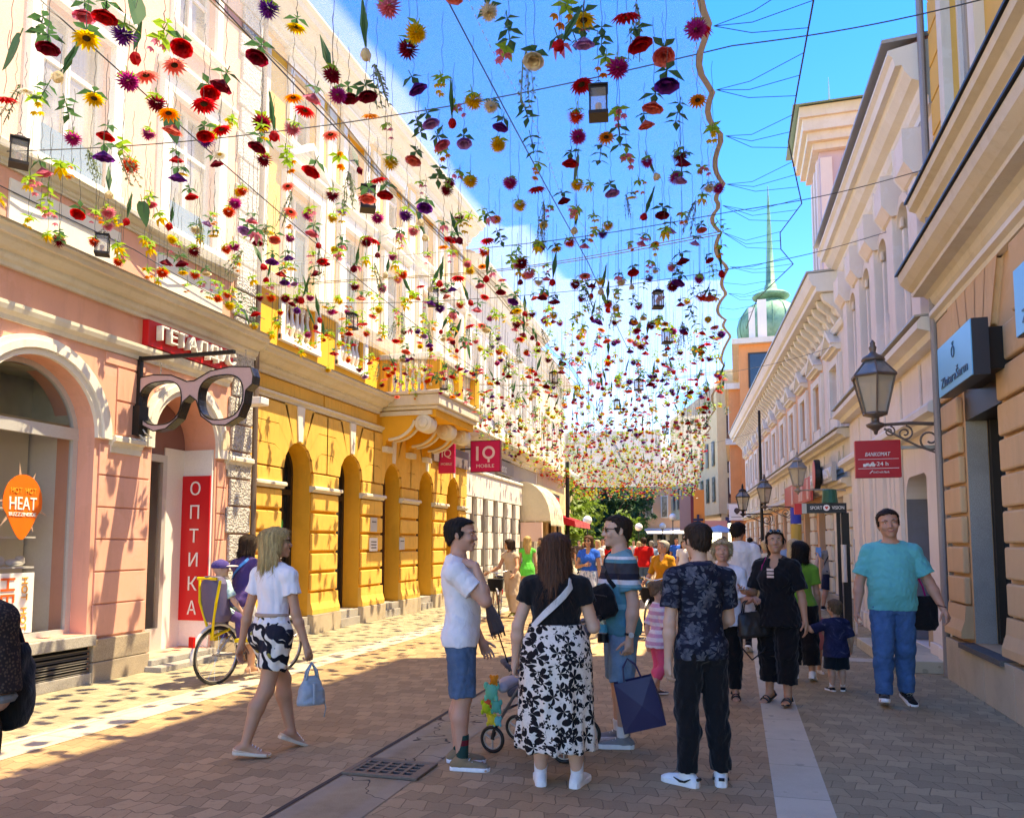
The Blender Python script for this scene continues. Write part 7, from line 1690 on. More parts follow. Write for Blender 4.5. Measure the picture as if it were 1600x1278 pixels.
# ---- cloth patterns
def voro(t, scale, dist=.0, nsc=9, rnd=1.0):
    v = t.obj()
    if dist:
        n = t.n('ShaderNodeTexNoise'); n.inputs['Scale'].default_value = nsc; t.l(v, n.inputs['Vector']); a = t.n('ShaderNodeVectorMath'); a.operation = 'MULTIPLY_ADD'; t.l(n.outputs['Color'], a.inputs[0]); a.inputs[1].default_value = (dist,)*3; t.l(v, a.inputs[2]); v = a.outputs[0]
    w = t.n('ShaderNodeTexVoronoi'); w.inputs['Scale'].default_value = scale; w.inputs['Randomness'].default_value = rnd; t.l(v, w.inputs['Vector']); return w
def cloth_out(t, c, rough=.9, fold=.4):
    v = t.obj(); t.pbr(c, rough, 0, t.bump(t.noise(t.obj(scale=(1, 1, .5)), 15, 3, .6, .7), fold, .015, t.bump(t.noise(v, 380, 2, .6), .2, .002)), .15); return t.m
t = NT('floral_skirt_cloth')   # black five-petal flowers and leaves on cream
def flowers(t, scale, petals, lo, hi, dist=.0, ph=0.0):
    w = voro(t, scale, dist); pos = t.n('ShaderNodeVectorMath'); pos.operation = 'SUBTRACT'; t.l(t.obj(), pos.inputs[0]); t.l(w.outputs['Position'], pos.inputs[1]); 
    sv = t.n('ShaderNodeVectorMath'); sv.operation = 'SCALE'; 
    x, y, z = t.sep(pos.outputs[0]); ang = t.math('ARCTAN2', z, t.math('ADD', x, y)); sw = t.sep(w.outputs['Color'])
    pet = t.math('ABSOLUTE', t.math('SINE', t.math('ADD', t.math('MULTIPLY', ang, petals/2), t.math('MULTIPLY', sw[0], 6.0)))); rad = t.math('ADD', lo, t.math('MULTIPLY', pet, hi-lo)); 
    rad = t.math('MULTIPLY', rad, t.math('ADD', .75, t.math('MULTIPLY', sw[1], .45)))
    return t.math('LESS_THAN', w.outputs['Distance'], rad), t.math('LESS_THAN', w.outputs['Distance'], .09)
f1, c1_ = flowers(t, 11, 5, .16, .60); f2, c2_ = flowers(t, 23, 4, .12, .46); n = t.noise(t.obj(), 30, 2, .5)
ringn = t.ramp(t.noise(t.obj(), 34, 2, .55, 1.2), [(.485, 0), (.5, 1), (.515, 0)], 'LINEAR')
c = t.mix(t.math('MULTIPLY', ringn, .5), (.70, .62, .53), (.10, .07, .06)); c = t.mix(f2, c, (.02, .016, .016)); c = t.mix(f1, c, (.012, .010, .011)); c = t.mix(c1_, c, (.45, .38, .33)); M_floral = cloth_out(t, c)
t = NT('palm_print_cloth'); w1 = t.n('ShaderNodeTexWave'); w1.inputs['Scale'].default_value = 5.0; w1.inputs['Distortion'].default_value = 9; w1.inputs['Detail'].default_value = 1.5; w1.inputs['Detail Scale'].default_value = 1.4; t.l(t.obj(scale=(1, 1, 1), rot=(.4, .6, .2)), w1.inputs['Vector'])
n = t.noise(t.obj(), 6, 2, .5); c = t.ramp(w1.outputs['Fac'], [(.40, (.012, .012, .016)), (.46, (.72, .66, .55))]); c = t.mix(t.ramp(n, [(.58, 0), (.6, 1)]), c, (.02, .02, .03)); w2 = voro(t, 9, .1); c = t.mix(t.math('LESS_THAN', w2.outputs['Distance'], .17), c, (.30, .24, .05)); M_palm = cloth_out(t, c)
t = NT('navy_leaf_print'); f1, c1_ = flowers(t, 12, 6, .16, .62, 0); n = t.noise(t.obj(), 22, 3, .6); f2, _ = flowers(t, 21, 5, .12, .42)
c = t.mix(f2, (.011, .013, .024), (.028, .033, .048)); c = t.mix(f1, c, t.ramp(n, [(.35, (.03, .035, .055)), (.7, (.13, .135, .155))])); M_navyleaf = cloth_out(t, c)
def striped(name, stops, zlo, zhi, tilt=0, slope=(0, 0)):
    t = NT(name); x, y, z = t.sep(t.obj()); zz = t.math('ADD', z, t.math('ADD', t.math('MULTIPLY', t.math('ABSOLUTE', x), slope[0]), t.math('MULTIPLY', y, slope[1]))); f = t.math('DIVIDE', t.math('SUBTRACT', zz, zlo), zhi-zlo); n = t.noise(t.obj(), 60, 3, .6); c = t.ramp(f, stops, 'CONSTANT'); c = t.mix(t.math('MULTIPLY', n, .3), c, (.03, .03, .03)); return cloth_out(t, c)
TEAL, CHAR, NAVY, WHT, LTEAL = (.06, .26, .31), (.055, .055, .065), (.022, .022, .036), (.72, .72, .72), (.15, .38, .43)
M_stripe = striped('striped_teal_cloth', [(0, TEAL), (.3, LTEAL), (.36, TEAL), (.57, LTEAL), (.60, WHT), (.655, NAVY), (.73, CHAR), (.855, TEAL), (.895, WHT), (.93, LTEAL)], .9, 1.56)
M_girl = striped('pink_striped_cloth', [(0, (.70, .42, .55))]+[((i+.5)/14, (.78, .70, .74) if i % 2 else (.66, .36, .52)) for i in range(14)], .45, 1.0)
t = NT('tie_dye_navy'); n = t.noise(t.obj(), 8, 5, .75, .6); c = t.ramp(n, [(.42, (.012, .016, .05)), (.6, (.03, .035, .09)), (.72, (.18, .18, .26))]); M_tie = cloth_out(t, c)
t = NT('checked_dark_cloth'); w1 = voro(t, 90, 0); c = t.ramp(w1.outputs['Distance'], [(.2, (.11, .07, .05)), (.5, (.03, .02, .018))]); M_check = cloth_out(t, c)
t = NT('marbled_blue_trousers'); n = t.noise(t.obj(scale=(1, 1, .5)), 14, 4, .7, 1.2); c = t.ramp(n, [(.4, (.20, .27, .38)), (.52, (.55, .60, .66)), (.7, (.72, .74, .76))]); M_marble = cloth_out(t, c)
C_white = CL('white cotton', (.78, .76, .77)); C_black = CL('black cotton', (.008, .008, .009)); C_teal = CL('turquoise cotton', (.075, .50, .50)); C_beige = CL('beige linen', (.60, .47, .33)); C_blue = CL('royal blue cotton', (.012, .13, .62)); C_green = CL('bright green cotton', (.10, .72, .10)); C_rust = CL('mustard knit', (.52, .21, .015)); C_red = CL('red cotton', (.68, .012, .015)); C_pinkleg = CL('hot pink cotton', (.80, .10, .20)); C_purple = CL('purple cotton', (.085, .05, .19)); C_grey = CL('grey cotton', (.20, .195, .19)); C_navy = CL('navy cotton', (.012, .017, .05)); C_mag = CL('magenta cloth', (.48, .01, .16))
D_mid = denim('mid_blue_denim', (.062, .115, .19)); D_light = denim('pale_denim', (.14, .25, .36)); D_blue = denim('bright_blue_denim', (.035, .12, .27), .6); M_tan = plain('tan_canvas', (.24, .16, .085), .8, bump=.3); M_greysn = fabric('grey_mesh', (.24, .24, .25)); M_whitel = plain('white_leather', (.78, .78, .76), .4); M_ballet = plain('nude_leather', (.62, .45, .32), .45)

# ---- 1 blonde woman walking away
a = Human('woman with a blonde bob in white tee and palm print shorts, walking away', stand(427, 6.25), -.22, 1.72, True, bulk=.93, hipw=1.0, skin=SK_t, h=.0068, seed=1, head=(-42, -4, 0), lean=(0, .02),
    legs=(((.12, .50, -1), (.22, .02, -1)), ((-.10, -.20, -1), (-.16, -.34, -1))), feet=((-20, 24), (-52, 6)), arms=(dict(ua=(-.26, -.12, -1), fa=(-.22, -.02, -1), pn=(1, .2, 0), curl=.3), dict(ua=(.24, .02, -1), fa=(.30, .18, -1), pn=(-1, 0, 0), curl=.95)))
a.build_body(HR_blond2); a.top(C_white, .012, .5, .055, .014, vneck=0, amp=.005); a.legs_(M_palm, .018, .62, .022, .085, 'shorts', .006); a.hair_long(HR_blonde, .42, .43, flip=.0); a.sunglasses(up=.0)
b = MB(); st_ = np.array(a.st); b.tube([tuple(a.pel+a.TM@V3((.083*a.H*.93)*math.sin(q), .062*a.H*.93*math.cos(q), .088*a.H)) for q in [k*.3142 for k in range(20)]], .017, 6, closed=True); b.build('belt', plain('beige_belt', (.4, .28, .2), .7), a.P)
for i in (0, 1): a.shoe(i, M_ballet, plain('pale_sole', (.65, .55, .42), .6), high=-.035, name='slip_on_shoe')
hb = a.world(a.arm[1][2]+a.arm[1][3]*.085*a.H)
P = empty('handbag', hb, .9, 'pale blue grey leather handbag hanging from the blonde woman\'s hand', 'bag'); M_bgl = plain('blue_grey_leather', (.27, .33, .37), .5, bump=.25, nscale=30)
S = Sdf(); S.loft([(-.31, .105, .062, .062), (-.29, .11, .066, .066), (-.2, .095, .055, .055), (-.12, .06, .03, .03), (-.10, .045, .018, .018)], (0, 0, 0), np.eye(3), .01, pw=2.6); S.disp = folds(9, .004, (30, 70)); S.mesh(.006, 'bag_body', M_bgl, P)
b = MB(); 
for y in (-.02, .02): b.tube([(-.05, y, -.13), (-.035, y, -.06), (0, y*.4, .0), (.035, y, -.06), (.05, y, -.13)], .009, 7)
b.tube([(.10, 0, -.28), (.13, .02, -.36), (.12, .03, -.43)], .005, 6); b.build('handle', M_bgl, P, True); b = MB(); b.tube([(0, -.064, -.15), (0, -.07, -.3)], .012, 6); b.build('front_flap', M_bgl, P)

# ---- 2 man in white tee, hand at his neck, profile to the right
a = Human('man in white T-shirt and denim shorts standing sideways with a hand at his neck', stand(722, 5.88), R(-78), 1.78, bulk=1.0, belly=.008, skin=SK_r, h=.0068, seed=2, head=(-4, 0, 0), lean=(0, -.03),
    legs=(((-.03, -.03, -1), (0, -.04, -1)), ((.03, .06, -1), (.0, -.01, -1))), feet=((0, 0), (-6, 0)), arms=(dict(ua=(-.1, .08, -1), fa=(.15, .5, -.9), curl=.5), dict(ua=(.08, .78, -.72), fa=(-.10, -.30, 1), hd=(-.30, -.85, .3), pn=(-.5, -.2, -.8), curl=.8)))
a.build_body(HR_black); a.top(C_white, .017, .62, -.035, .016); a.legs_(D_mid, .013, .97, .022, .06, 'denim_shorts'); a.seams(plain('tan_stitch', (.10, .12, .17)), .016); a.hair_short(HR_black, .045, .86, .12)
sk = striped('green_maroon_socks', [(0, (.012, .055, .045)), (.62, (.18, .012, .02)), (.8, (.012, .055, .045))], .05, .26)
for i in (0, 1): a.shoe(i, M_tan, M_whitep, sk, .0, 'sneaker', .016, .10)
# ---- 3 woman in floral skirt
a = Human('woman in black top and long black and cream floral skirt, seen from behind', stand(868, 5.44), .06, 1.66, True, bulk=1.15, hipw=1.1, belly=.012, bust=.03, skin=SK_f, h=.0068, seed=3, head=(-8, 2, 0),
    legs=(((-.02, 0, -1), (-.02, -.01, -1)), ((.06, .02, -1), (.06, -.02, -1))), feet=((14, 0), (-14, 0)), arms=(dict(ua=(-.34, -.02, -1), fa=(-.12, .22, -1), pn=(1, 0, 0), curl=.75), dict(ua=(.3, .1, -1), fa=(-.15, .95, .25), pn=(-1, 0, 0), curl=.7)))
a.build_body(HR_brown); a.top(C_black, .014, .40, .095, .012, amp=.004)
S = Sdf(); H_ = a.H; b_ = a.bulk
S.loft([(-.375*H_, .165*H_, .135*H_, .145*H_), (-.25*H_, .156*H_, .118*H_, .135*H_), (-.10*H_, .152*H_, .104*H_, .128*H_), (-.02*H_, .15*H_, .098*H_, .127*H_), (.05*H_, .138*H_, .095*H_, .103*H_), (.095*H_, .116*H_, .086*H_, .076*H_), (.125*H_, .108*H_, .082*H_, .07*H_)], a.pel, a.TM, .02)
_f = folds(5, .004)
def pleat(P):
    q = P-a.pel; an_ = np.arctan2(q[..., 0], q[..., 1]); dn = np.clip(-q[..., 2]/(.375*H_), 0, 1); return (.012*np.sin(an_*9+1+np.sin(q[..., 2]*7))+.007*np.sin(an_*17+q[..., 2]*4))*dn**.8+_f(P)*.7
S.disp = pleat; S.cut(a.pel+V3(0, 0, .115*H_), (0, 0, 1)); S.mesh(.008, 'skirt', M_floral, a.P)
a.hair_long(HR_brown, .88, .47, .40, flip=.02, amp=.007); a.strap('bag_strap', [surf_pt(a, q, z, .026) for q, z in ((128, .30), (142, .27), (158, .235), (176, .2), (196, .165), (215, .135), (232, .11), (250, .095))], .045, CL('white webbing', (.62, .60, .58)))
for i in (0, 1): a.shoe(i, M_whitel, M_whitep, C_white, .01, 'sneaker', .02)
b = MB(); w_ = a.arm[0][2]; b.tube([tuple(w_+a.TM@V3(.03*math.cos(q), .026*math.sin(q), .012)) for q in [k*.52 for k in range(12)]], .003, 5, closed=True); b.build('bracelet', plain('gold', (.6, .4, .15), .3, .8), a.P)
# ---- 4 man with sunglasses in striped tee
a = Human('man in sunglasses and teal striped T-shirt facing left with bags', stand(968, 6.5), R(112), 1.82, bulk=1.10, belly=.03, skin=SK_f, h=.0068, seed=4, head=(2, 0, 0),
    legs=(((-.05, .05, -1), (-.02, 0, -1)), ((.07, -.0, -1), (.03, -.03, -1))), feet=((-12, 0), (-6, 0)), arms=(dict(ua=(-.16, -.14, -1), fa=(-.02, .14, -1), pn=(.9, .2, 0), curl=1.0), dict(ua=(.2, .02, -1), fa=(-.35, .6, -.5), pn=(-1, 0, 0), curl=.5)))
a.build_body(HR_dark, smile=.4); a.top(M_stripe, .018, .66, -.04, .016); a.legs_(D_light, .013, 1.0, .022, .06, 'denim_shorts'); a.hair_short(HR_dark, .035, .86, .1); a.sunglasses()
for i in (0, 1): a.shoe(i, M_greysn, M_whitep, C_white, .0, 'running_shoe', .02)
w_ = a.arm[0][1]+(a.arm[0][2]-a.arm[0][1])*.88; u_ = unit(a.arm[0][2]-a.arm[0][1]); p1 = unit(np.cross(u_, V3(0, 1, 0))); p2 = np.cross(u_, p1); b = MB(); b.tube([tuple(w_+p1*.034*math.cos(q)+p2*.034*math.sin(q)) for q in [k*.45 for k in range(14)]], .011, 6, closed=True); o = b.build('watch', M_black, a.P); b = MB(); b.lathe([(0, -.006), (.021, -.006), (.021, .006), (0, .007)], tuple(w_-p1*0+V3(-.042, .0, 0)), 14, Matrix.Rotation(R(90), 3, 'Y')); b.build('watch_face', M_alu, o)
a.strap('bag_strap', [surf_pt(a, q, z, .024) for q, z in ((-62, .17), (-45, .2), (-25, .235), (0, .265), (30, .295), (60, .318), (100, .325), (150, .30), (185, .24), (215, .18))], .035, C_black)
pb = a.world(a.pel+a.TM@V3(-.075*a.H, .105*a.H, .105*a.H)); P = empty('shoulder_bag', pb, a.P.rotation_euler.z+.75, 'black sling bag across the chest of the man in sunglasses', 'bag')
S = Sdf(); S.loft([(-.135, .09, .045, .045), (-.11, .125, .06, .055), (0, .135, .065, .055), (.09, .12, .05, .05), (.125, .09, .03, .03)], (0, 0, 0), np.array(Matrix.Rotation(.35, 3, 'Y')), .01, pw=2.6); S.disp = folds(19, .004, (30, 80)); S.mesh(.007, 'bag_body', C_black, P); MB().tube([(-.1, .066, .05), (.0, .078, .06), (.1, .066, .08)], .006, 6).build('zip', M_black, P)
hb = a.world(a.arm[0][2]+a.arm[0][3]*.085*a.H); P = empty('shopping_bag', hb, .15, 'dark navy paper shopping bag held by the man in sunglasses', 'bag'); M_bagn = plain('navy_paper', (.022, .022, .085), .45, bump=.3, nscale=12)
tl = Matrix.Rotation(R(-14), 3, 'Y'); b = MB(); pts = [(-.15, .05, -.16), (.15, .05, -.16), (.15, -.05, -.16), (-.15, -.05, -.16), (-.165, .07, -.54), (.165, .07, -.54), (.165, -.07, -.54), (-.165, -.07, -.54), (-.13, 0, -.35), (.175, 0, -.36), (.02, -.085, -.36), (.02, .085, -.36)]
b.add([tuple(tl @ Vector(p)) for p in pts], [(0, 1, 11), (1, 5, 11), (5, 4, 11), (4, 0, 11), (3, 10, 2), (2, 10, 6), (6, 10, 7), (7, 10, 3), (0, 8, 3), (0, 4, 8), (4, 7, 8), (7, 3, 8), (1, 2, 9), (2, 6, 9), (6, 5, 9), (5, 1, 9), (4, 5, 6, 7)]); b.build('bag_body', M_bagn, P); b = MB()
for y in (-.045, .045): b.tube([tuple(tl @ Vector(p)) for p in ((-.07, y, -.17), (-.05, y*.8, -.06), (0, y*.2, .0), (.05, y*.8, -.06), (.07, y, -.17))], .006, 6)
b.build('handle', M_bagn, P)
# ---- 5 man in navy leaf shirt from behind
a = Human('man in navy leaf print shirt and black trousers, back to the viewer', stand(1092, 5.44), .42, 1.735, bulk=.88, belly=.006, skin=SK_f, h=.0068, seed=5, head=(10, 2, 0),
    legs=(((-.07, .0, -1), (-.02, -.02, -1)), ((.05, 0, -1), (.04, -.03, -1))), feet=((38, 0), (-20, 0)), arms=(dict(ua=(-.13, -.03, -1), fa=(-.02, .10, -1), pn=(1, .2, 0), curl=.5), dict(ua=(.16, .20, -1), fa=(-.15, .8, -.3), pn=(-1, 0, 0), curl=.6)))
a.build_body(HR_black); a.top(M_navyleaf, .016, .66, -.045, .014, name='polo_shirt'); a.legs_(C_black, .017, 1.93, .012, .06, 'trousers', .007); a.seams(plain('grey_stitch', (.03, .03, .032)), .018); a.hair_short(HR_dark, .028, .84, .10)
b = MB(); nk = a.neck; b.tube([tuple(nk+V3(.052*a.H*math.sin(q)*.8, (.045*math.cos(q)-.004)*a.H, (.0-.016*max(0, math.cos(q)))*a.H)) for q in [k*.3307 for k in range(19)]], .018, 7, closed=True); b.build('collar', C_navy, a.P, True)
for i in (0, 1):
    o = a.shoe(i, M_whitel, M_whitep, C_black, .0, 'sneaker', .02); hp, kn, an, fd, fu = a.leg[i]; sv = unit(np.cross(fd, fu)); b = MB()
    for sd in (-1, 1):
        c_ = an-fu*a.ah; b.tube([tuple(c_+fd*x*a.H+sv*sd*y*a.H+fu*z*a.H) for x, y, z in ((-.03, .0262, .036), (-.005, .0275, .022), (.015, .0275, .021), (.045, .025, .031))], [.003, .008, .009, .003], 6)
    b.tube([tuple(an-fu*a.ah-fd*.0515*a.H+fu*.034*a.H+sv*q*.011*a.H) for q in (-1, 0, 1)], .011, 6); b.build('swoosh_mark', M_black, o)
# ---- 6 little girl
a = Human('little girl in pink striped top and hot pink leggings running to the right', stand(1026, 8.5), R(-62), 1.18, True, kid=.8, bulk=1.0, belly=.012, skin=SK_f, h=.0068, seed=6, head=(-12, 6, 0),
    legs=(((-.03, .12, -1), (0, -.1, -1)), ((.03, .12, -1), (0, -.62, -1))), feet=((0, 0), (0, 38)), arms=(dict(ua=(-.2, -.35, -1), fa=(-.1, .1, -1)), dict(ua=(.2, .2, -1), fa=(.0, .7, -.4))))
a.build_body(HR_lb); a.top(M_girl, .012, .85, -.05, .012, skirt=.035); a.legs_(C_pinkleg, .008, 1.55, .003, .05, 'leggings', .003); a.hair_short(HR_lb, .05, .84, .2); b = MB(); b.ball(tuple(a.g(0, -.42, .75)), (.05, .05, .05), 10, 7); b.build('hair_bun', HR_lb, a.P, True)
b = MB(); b.ball(tuple(a.pel+V3(.06, .10, .06)), (.07, .045, .06), 12, 8); b.build('waist_pouch', plain('pale_pink_satin', (.72, .5, .55), .5), a.P, True)
for i in (0, 1): a.shoe(i, plain('dark_sandal_leather', (.06, .045, .05), .5), M_whitep, None, -.02, 'shoe')
# ---- 7 older woman in white
a = Human('older woman with curly blonde hair in white blouse carrying a black handbag', stand(1128, 8.34), R(176), 1.60, True, bulk=1.16, belly=.025, bust=.03, hipw=1.02, skin=SK_r, h=.0072, seed=7, head=(4, -4, 0),
    legs=(((-.02, -.08, -1), (0, -.1, -1)), ((.02, .14, -1), (0, .0, -1))), feet=((8, 12), (-8, 0)), arms=(dict(ua=(-.2, .15, -1), fa=(-.35, .75, .1), pn=(.3, 0, -1), curl=.8), dict(ua=(.2, .05, -1), fa=(.05, .2, -1))))
a.build_body(HR_blond2, smile=.3); a.top(C_white, .018, .9, -.06, .016, vneck=.045, skirt=.02, name='blouse'); a.legs_(C_black, .014, 1.95, .01, .04); a.hair_short(HR_blond2, .075, .86, .02, puff=.006, amp=.012)
for i in (0, 1): a.sandal(i, M_leather_b)
hb = a.world(a.arm[0][1]+(a.arm[0][2]-a.arm[0][1])*.55); P = empty('handbag', hb, .35, 'large black leather handbag on the older woman\'s forearm with a hanging strap', 'bag')
S = Sdf(); S.loft([(-.37, .185, .075, .075), (-.34, .195, .08, .08), (-.24, .185, .065, .065), (-.14, .165, .03, .03), (-.12, .15, .02, .02)], (.03, 0, 0), np.array(Matrix.Rotation(-.12, 3, 'Y')), .01, pw=3); S.disp = folds(29, .004, (25, 60)); S.mesh(.008, 'bag_body', M_leather_b, P)
b = MB()
for y in (-.025, .025): b.tube([(-.08, y, -.14), (-.06, y, -.03), (0, y*.6, .02), (.06, y, -.03), (.09, y, -.14)], .008, 7)
b.tube([(-.13, 0, -.3), (-.1, -.02, -.48), (0, -.03, -.60), (.12, -.02, -.52), (.24, 0, -.28)], .009, 6); b.build('handle', M_leather_b, P, True)
# ---- 8 woman in black with ponytail
a = Human('woman with a black ponytail in loose black clothes looking at her phone', stand(1212, 8.1), R(158), 1.69, True, bulk=1.03, belly=.02, bust=.018, hipw=1.0, skin=SK_t, h=.0070, seed=8, head=(24, -10, 0),
    legs=(((-.03, .16, -1), (0, -.02, -1)), ((.05, -.06, -1), (.05, -.12, -1))), feet=((10, 0), (-10, 16)), arms=(dict(ua=(-.28, -.0, -1), fa=(-.16, .14, -1), curl=.4), dict(ua=(.22, .2, -1), fa=(-.05, .95, .12), pn=(-.5, 0, .8), curl=.5)))
a.build_body(HR_black); a.top(C_black, .02, .8, -.08, .022, skirt=.03, vneck=.05, name='tunic', amp=.006); a.legs_(C_black, .034, 1.72, .012, .05, 'trousers', .009); a.hair_short(HR_black, .05, .82, .16)
S = Sdf(); S.cone(a.g(0, -.40, .92), a.g(.05, -.68, .62), .05, .06, .02); S.cone(a.g(.05, -.68, .62), a.g(.06, -.66, -.1), .06, .045, .03); S.cone(a.g(.06, -.66, -.1), a.g(.06, -.62, -.75), .045, .018, .03); S.disp = folds(8, .006, (60, 160), (1, 1, .25)); S.mesh(.007, 'ponytail', HR_black, a.P); a.sunglasses(plain('pale_frame', (.5, .4, .35), .3), .42, 'raised_sunglasses')
a.strap('bag_strap', [surf_pt(a, q, z, .03) for q, z in ((48, .20), (46, .24), (42, .28), (50, .305), (80, .32), (120, .31), (150, .26))], .035, C_mag)
b = MB()
for q in range(3): b.box(-.035, .035, .0, .006, -.018+q*-.035, .005+q*-.035, lambda x, y, z: tuple(a.pel+a.TM@V3(x, (.072*a.bulk+.03)*a.H+y, a.trunk-.065*a.H+z)))
b.build('chest_trim', plain('beaded_trim', (.5, .42, .42), .3, .4), a.P)
for i in (0, 1): a.sandal(i, M_leather_b)
hp_ = a.world(a.arm[1][2]+a.arm[1][3]*.08*a.H+V3(0, .02, .02)); P = empty('phone', hp_, .9, 'phone held flat by the woman with the black ponytail', 'phone'); MB().box(-.075, .075, -.037, .037, -.004, .004).build('phone_case', plain('pale_case', (.6, .5, .48), .3), P, bevel=.003); MB().box(-.07, .07, -.033, .033, .0041, .005).build('screen', M_glassd, P)
# ---- 9 toddler
a = Human('toddler boy in tie dyed navy T-shirt and black shorts, back to the viewer', stand(1301, 8.8), .18, .98, kid=1.1, bulk=1.10, belly=.02, skin=SK_f, h=.0066, seed=9, head=(18, 0, 0), legs=(((-.06, .0, -1), (0, -.02, -1)), ((.05, .08, -1), (.02, -.02, -1))), feet=((20, 0), (-20, 0)), arms=(dict(ua=(-.8, .2, -.45), fa=(-.7, .3, .55)), dict(ua=(.35, -.1, -1), fa=(.15, .45, -.7))))
a.build_body(HR_lb); a.top(M_tie, .014, .9, -.08, .016, skirt=.025); a.legs_(CL('dark teal cotton', (.008, .016, .022)), .022, 1.0, .022, .03, 'shorts'); a.hair_short(HR_lb, .035, .84, .1)
for i in (0, 1): a.shoe(i, C_black, M_whitep, C_white, -.01, 'sneaker', .02)
# ---- 10 man in turquoise
a = Human('smiling man in turquoise T-shirt and blue jeans walking towards the viewer', stand(1391, 8.05), R(176), 1.91, kid=.25, bulk=1.12, belly=.03, skin=SK_r, h=.0072, seed=10, head=(2, 0, 6),
    legs=(((-.02, -.12, -1), (-.02, -.20, -1)), ((.03, .15, -1), (.02, .02, -1))), feet=((16, 14), (-4, -12)), arms=(dict(ua=(-.48, .02, -1), fa=(-.40, .28, -1), curl=.7, pn=(.7, -.5, 0)), dict(ua=(.34, .0, -1), fa=(.12, .20, -1), curl=.6, pn=(-1, 0, 0))))
a.build_body(HR_dark, smile=1.2); a.top(C_teal, .020, .74, -.03, .022, amp=.0045); a.legs_(D_blue, .020, 1.98, .014, .06, 'jeans', .0045); a.hair_short(HR_dark, .03, .82, .12)
for i in (0, 1): a.shoe(i, C_black, M_whitep, C_black, .0, 'trainer', .018)
w_ = a.arm[0][1]+(a.arm[0][2]-a.arm[0][1])*.9; b = MB(); b.tube([tuple(w_+V3(.036*math.cos(q), .03*math.sin(q), .012*math.cos(q))) for q in [k*.45 for k in range(14)]], .009, 6, closed=True); b.build('bracelet', plain('dark_red_band', (.10, .02, .02), .5), a.P)
pb = a.world(a.pel+V3(-.29, -.02, .02)); P = empty('shoulder_bag', pb, .3, 'black shoulder bag behind the hip of the man in turquoise', 'bag'); S = Sdf(); S.loft([(-.27, .09, .05, .05), (-.22, .13, .06, .06), (0, .12, .05, .05), (.06, .08, .02, .02)], (0, 0, 0), np.eye(3), .01, pw=2.8); S.disp = folds(31, .006, (20, 50)); S.mesh(.009, 'bag_body', C_black, P); MB().tube([(.02, 0, .04), (.0, .02, .16), (-.05, .05, .3)], .010, 6).build('strap', C_mag, P)
# ---- 11 person cut by the left edge
a = Human('person in dark checked shirt cut off by the left picture edge', stand(-66, 3.05), .05, 1.66, bulk=1.05, skin=SK_r, h=.008, seed=11, arms=(dict(), dict(ua=(.10, .0, -1), fa=(-.9, .5, .1), curl=.5)))
a.build_body(HR_dark); a.top(M_check, .02, .92, -.06, .02, name='shirt'); a.legs_(CL('dark grey denim', (.02, .02, .026)), .018, 1.95, .012, .05); a.hair_short(HR_dark)
for i in (0, 1): a.shoe(i, C_black)
w_ = a.arm[1][1]; u_ = unit(a.arm[1][1]-a.arm[1][0]); b = MB(); b.tube([tuple(w_-u_*.005+V3(.055*math.cos(q), .055*math.sin(q), 0)) for q in [k*.45 for k in range(14)]], .016, 6, closed=True); b.build('cuff', C_grey, a.P)
pb = at_d(27, 1062, 3.15); P = empty('backpack', pb, .3, 'black rucksack hanging beside the person at the left picture edge', 'bag'); S = Sdf(); S.loft([(-.18, .03, .06, .06), (-.14, .045, .08, .08), (.05, .045, .08, .08), (.11, .035, .05, .05), (.14, .02, .03, .03)], (0, 0, 0), np.eye(3), .01, pw=2.6); S.disp = folds(41, .006, (20, 60)); S.mesh(.008, 'bag_body', C_black, P); MB().tube([(0, .04, .12), (-.05, .06, .22), (-.12, .04, .3)], .010, 6).build('strap', C_black, P)

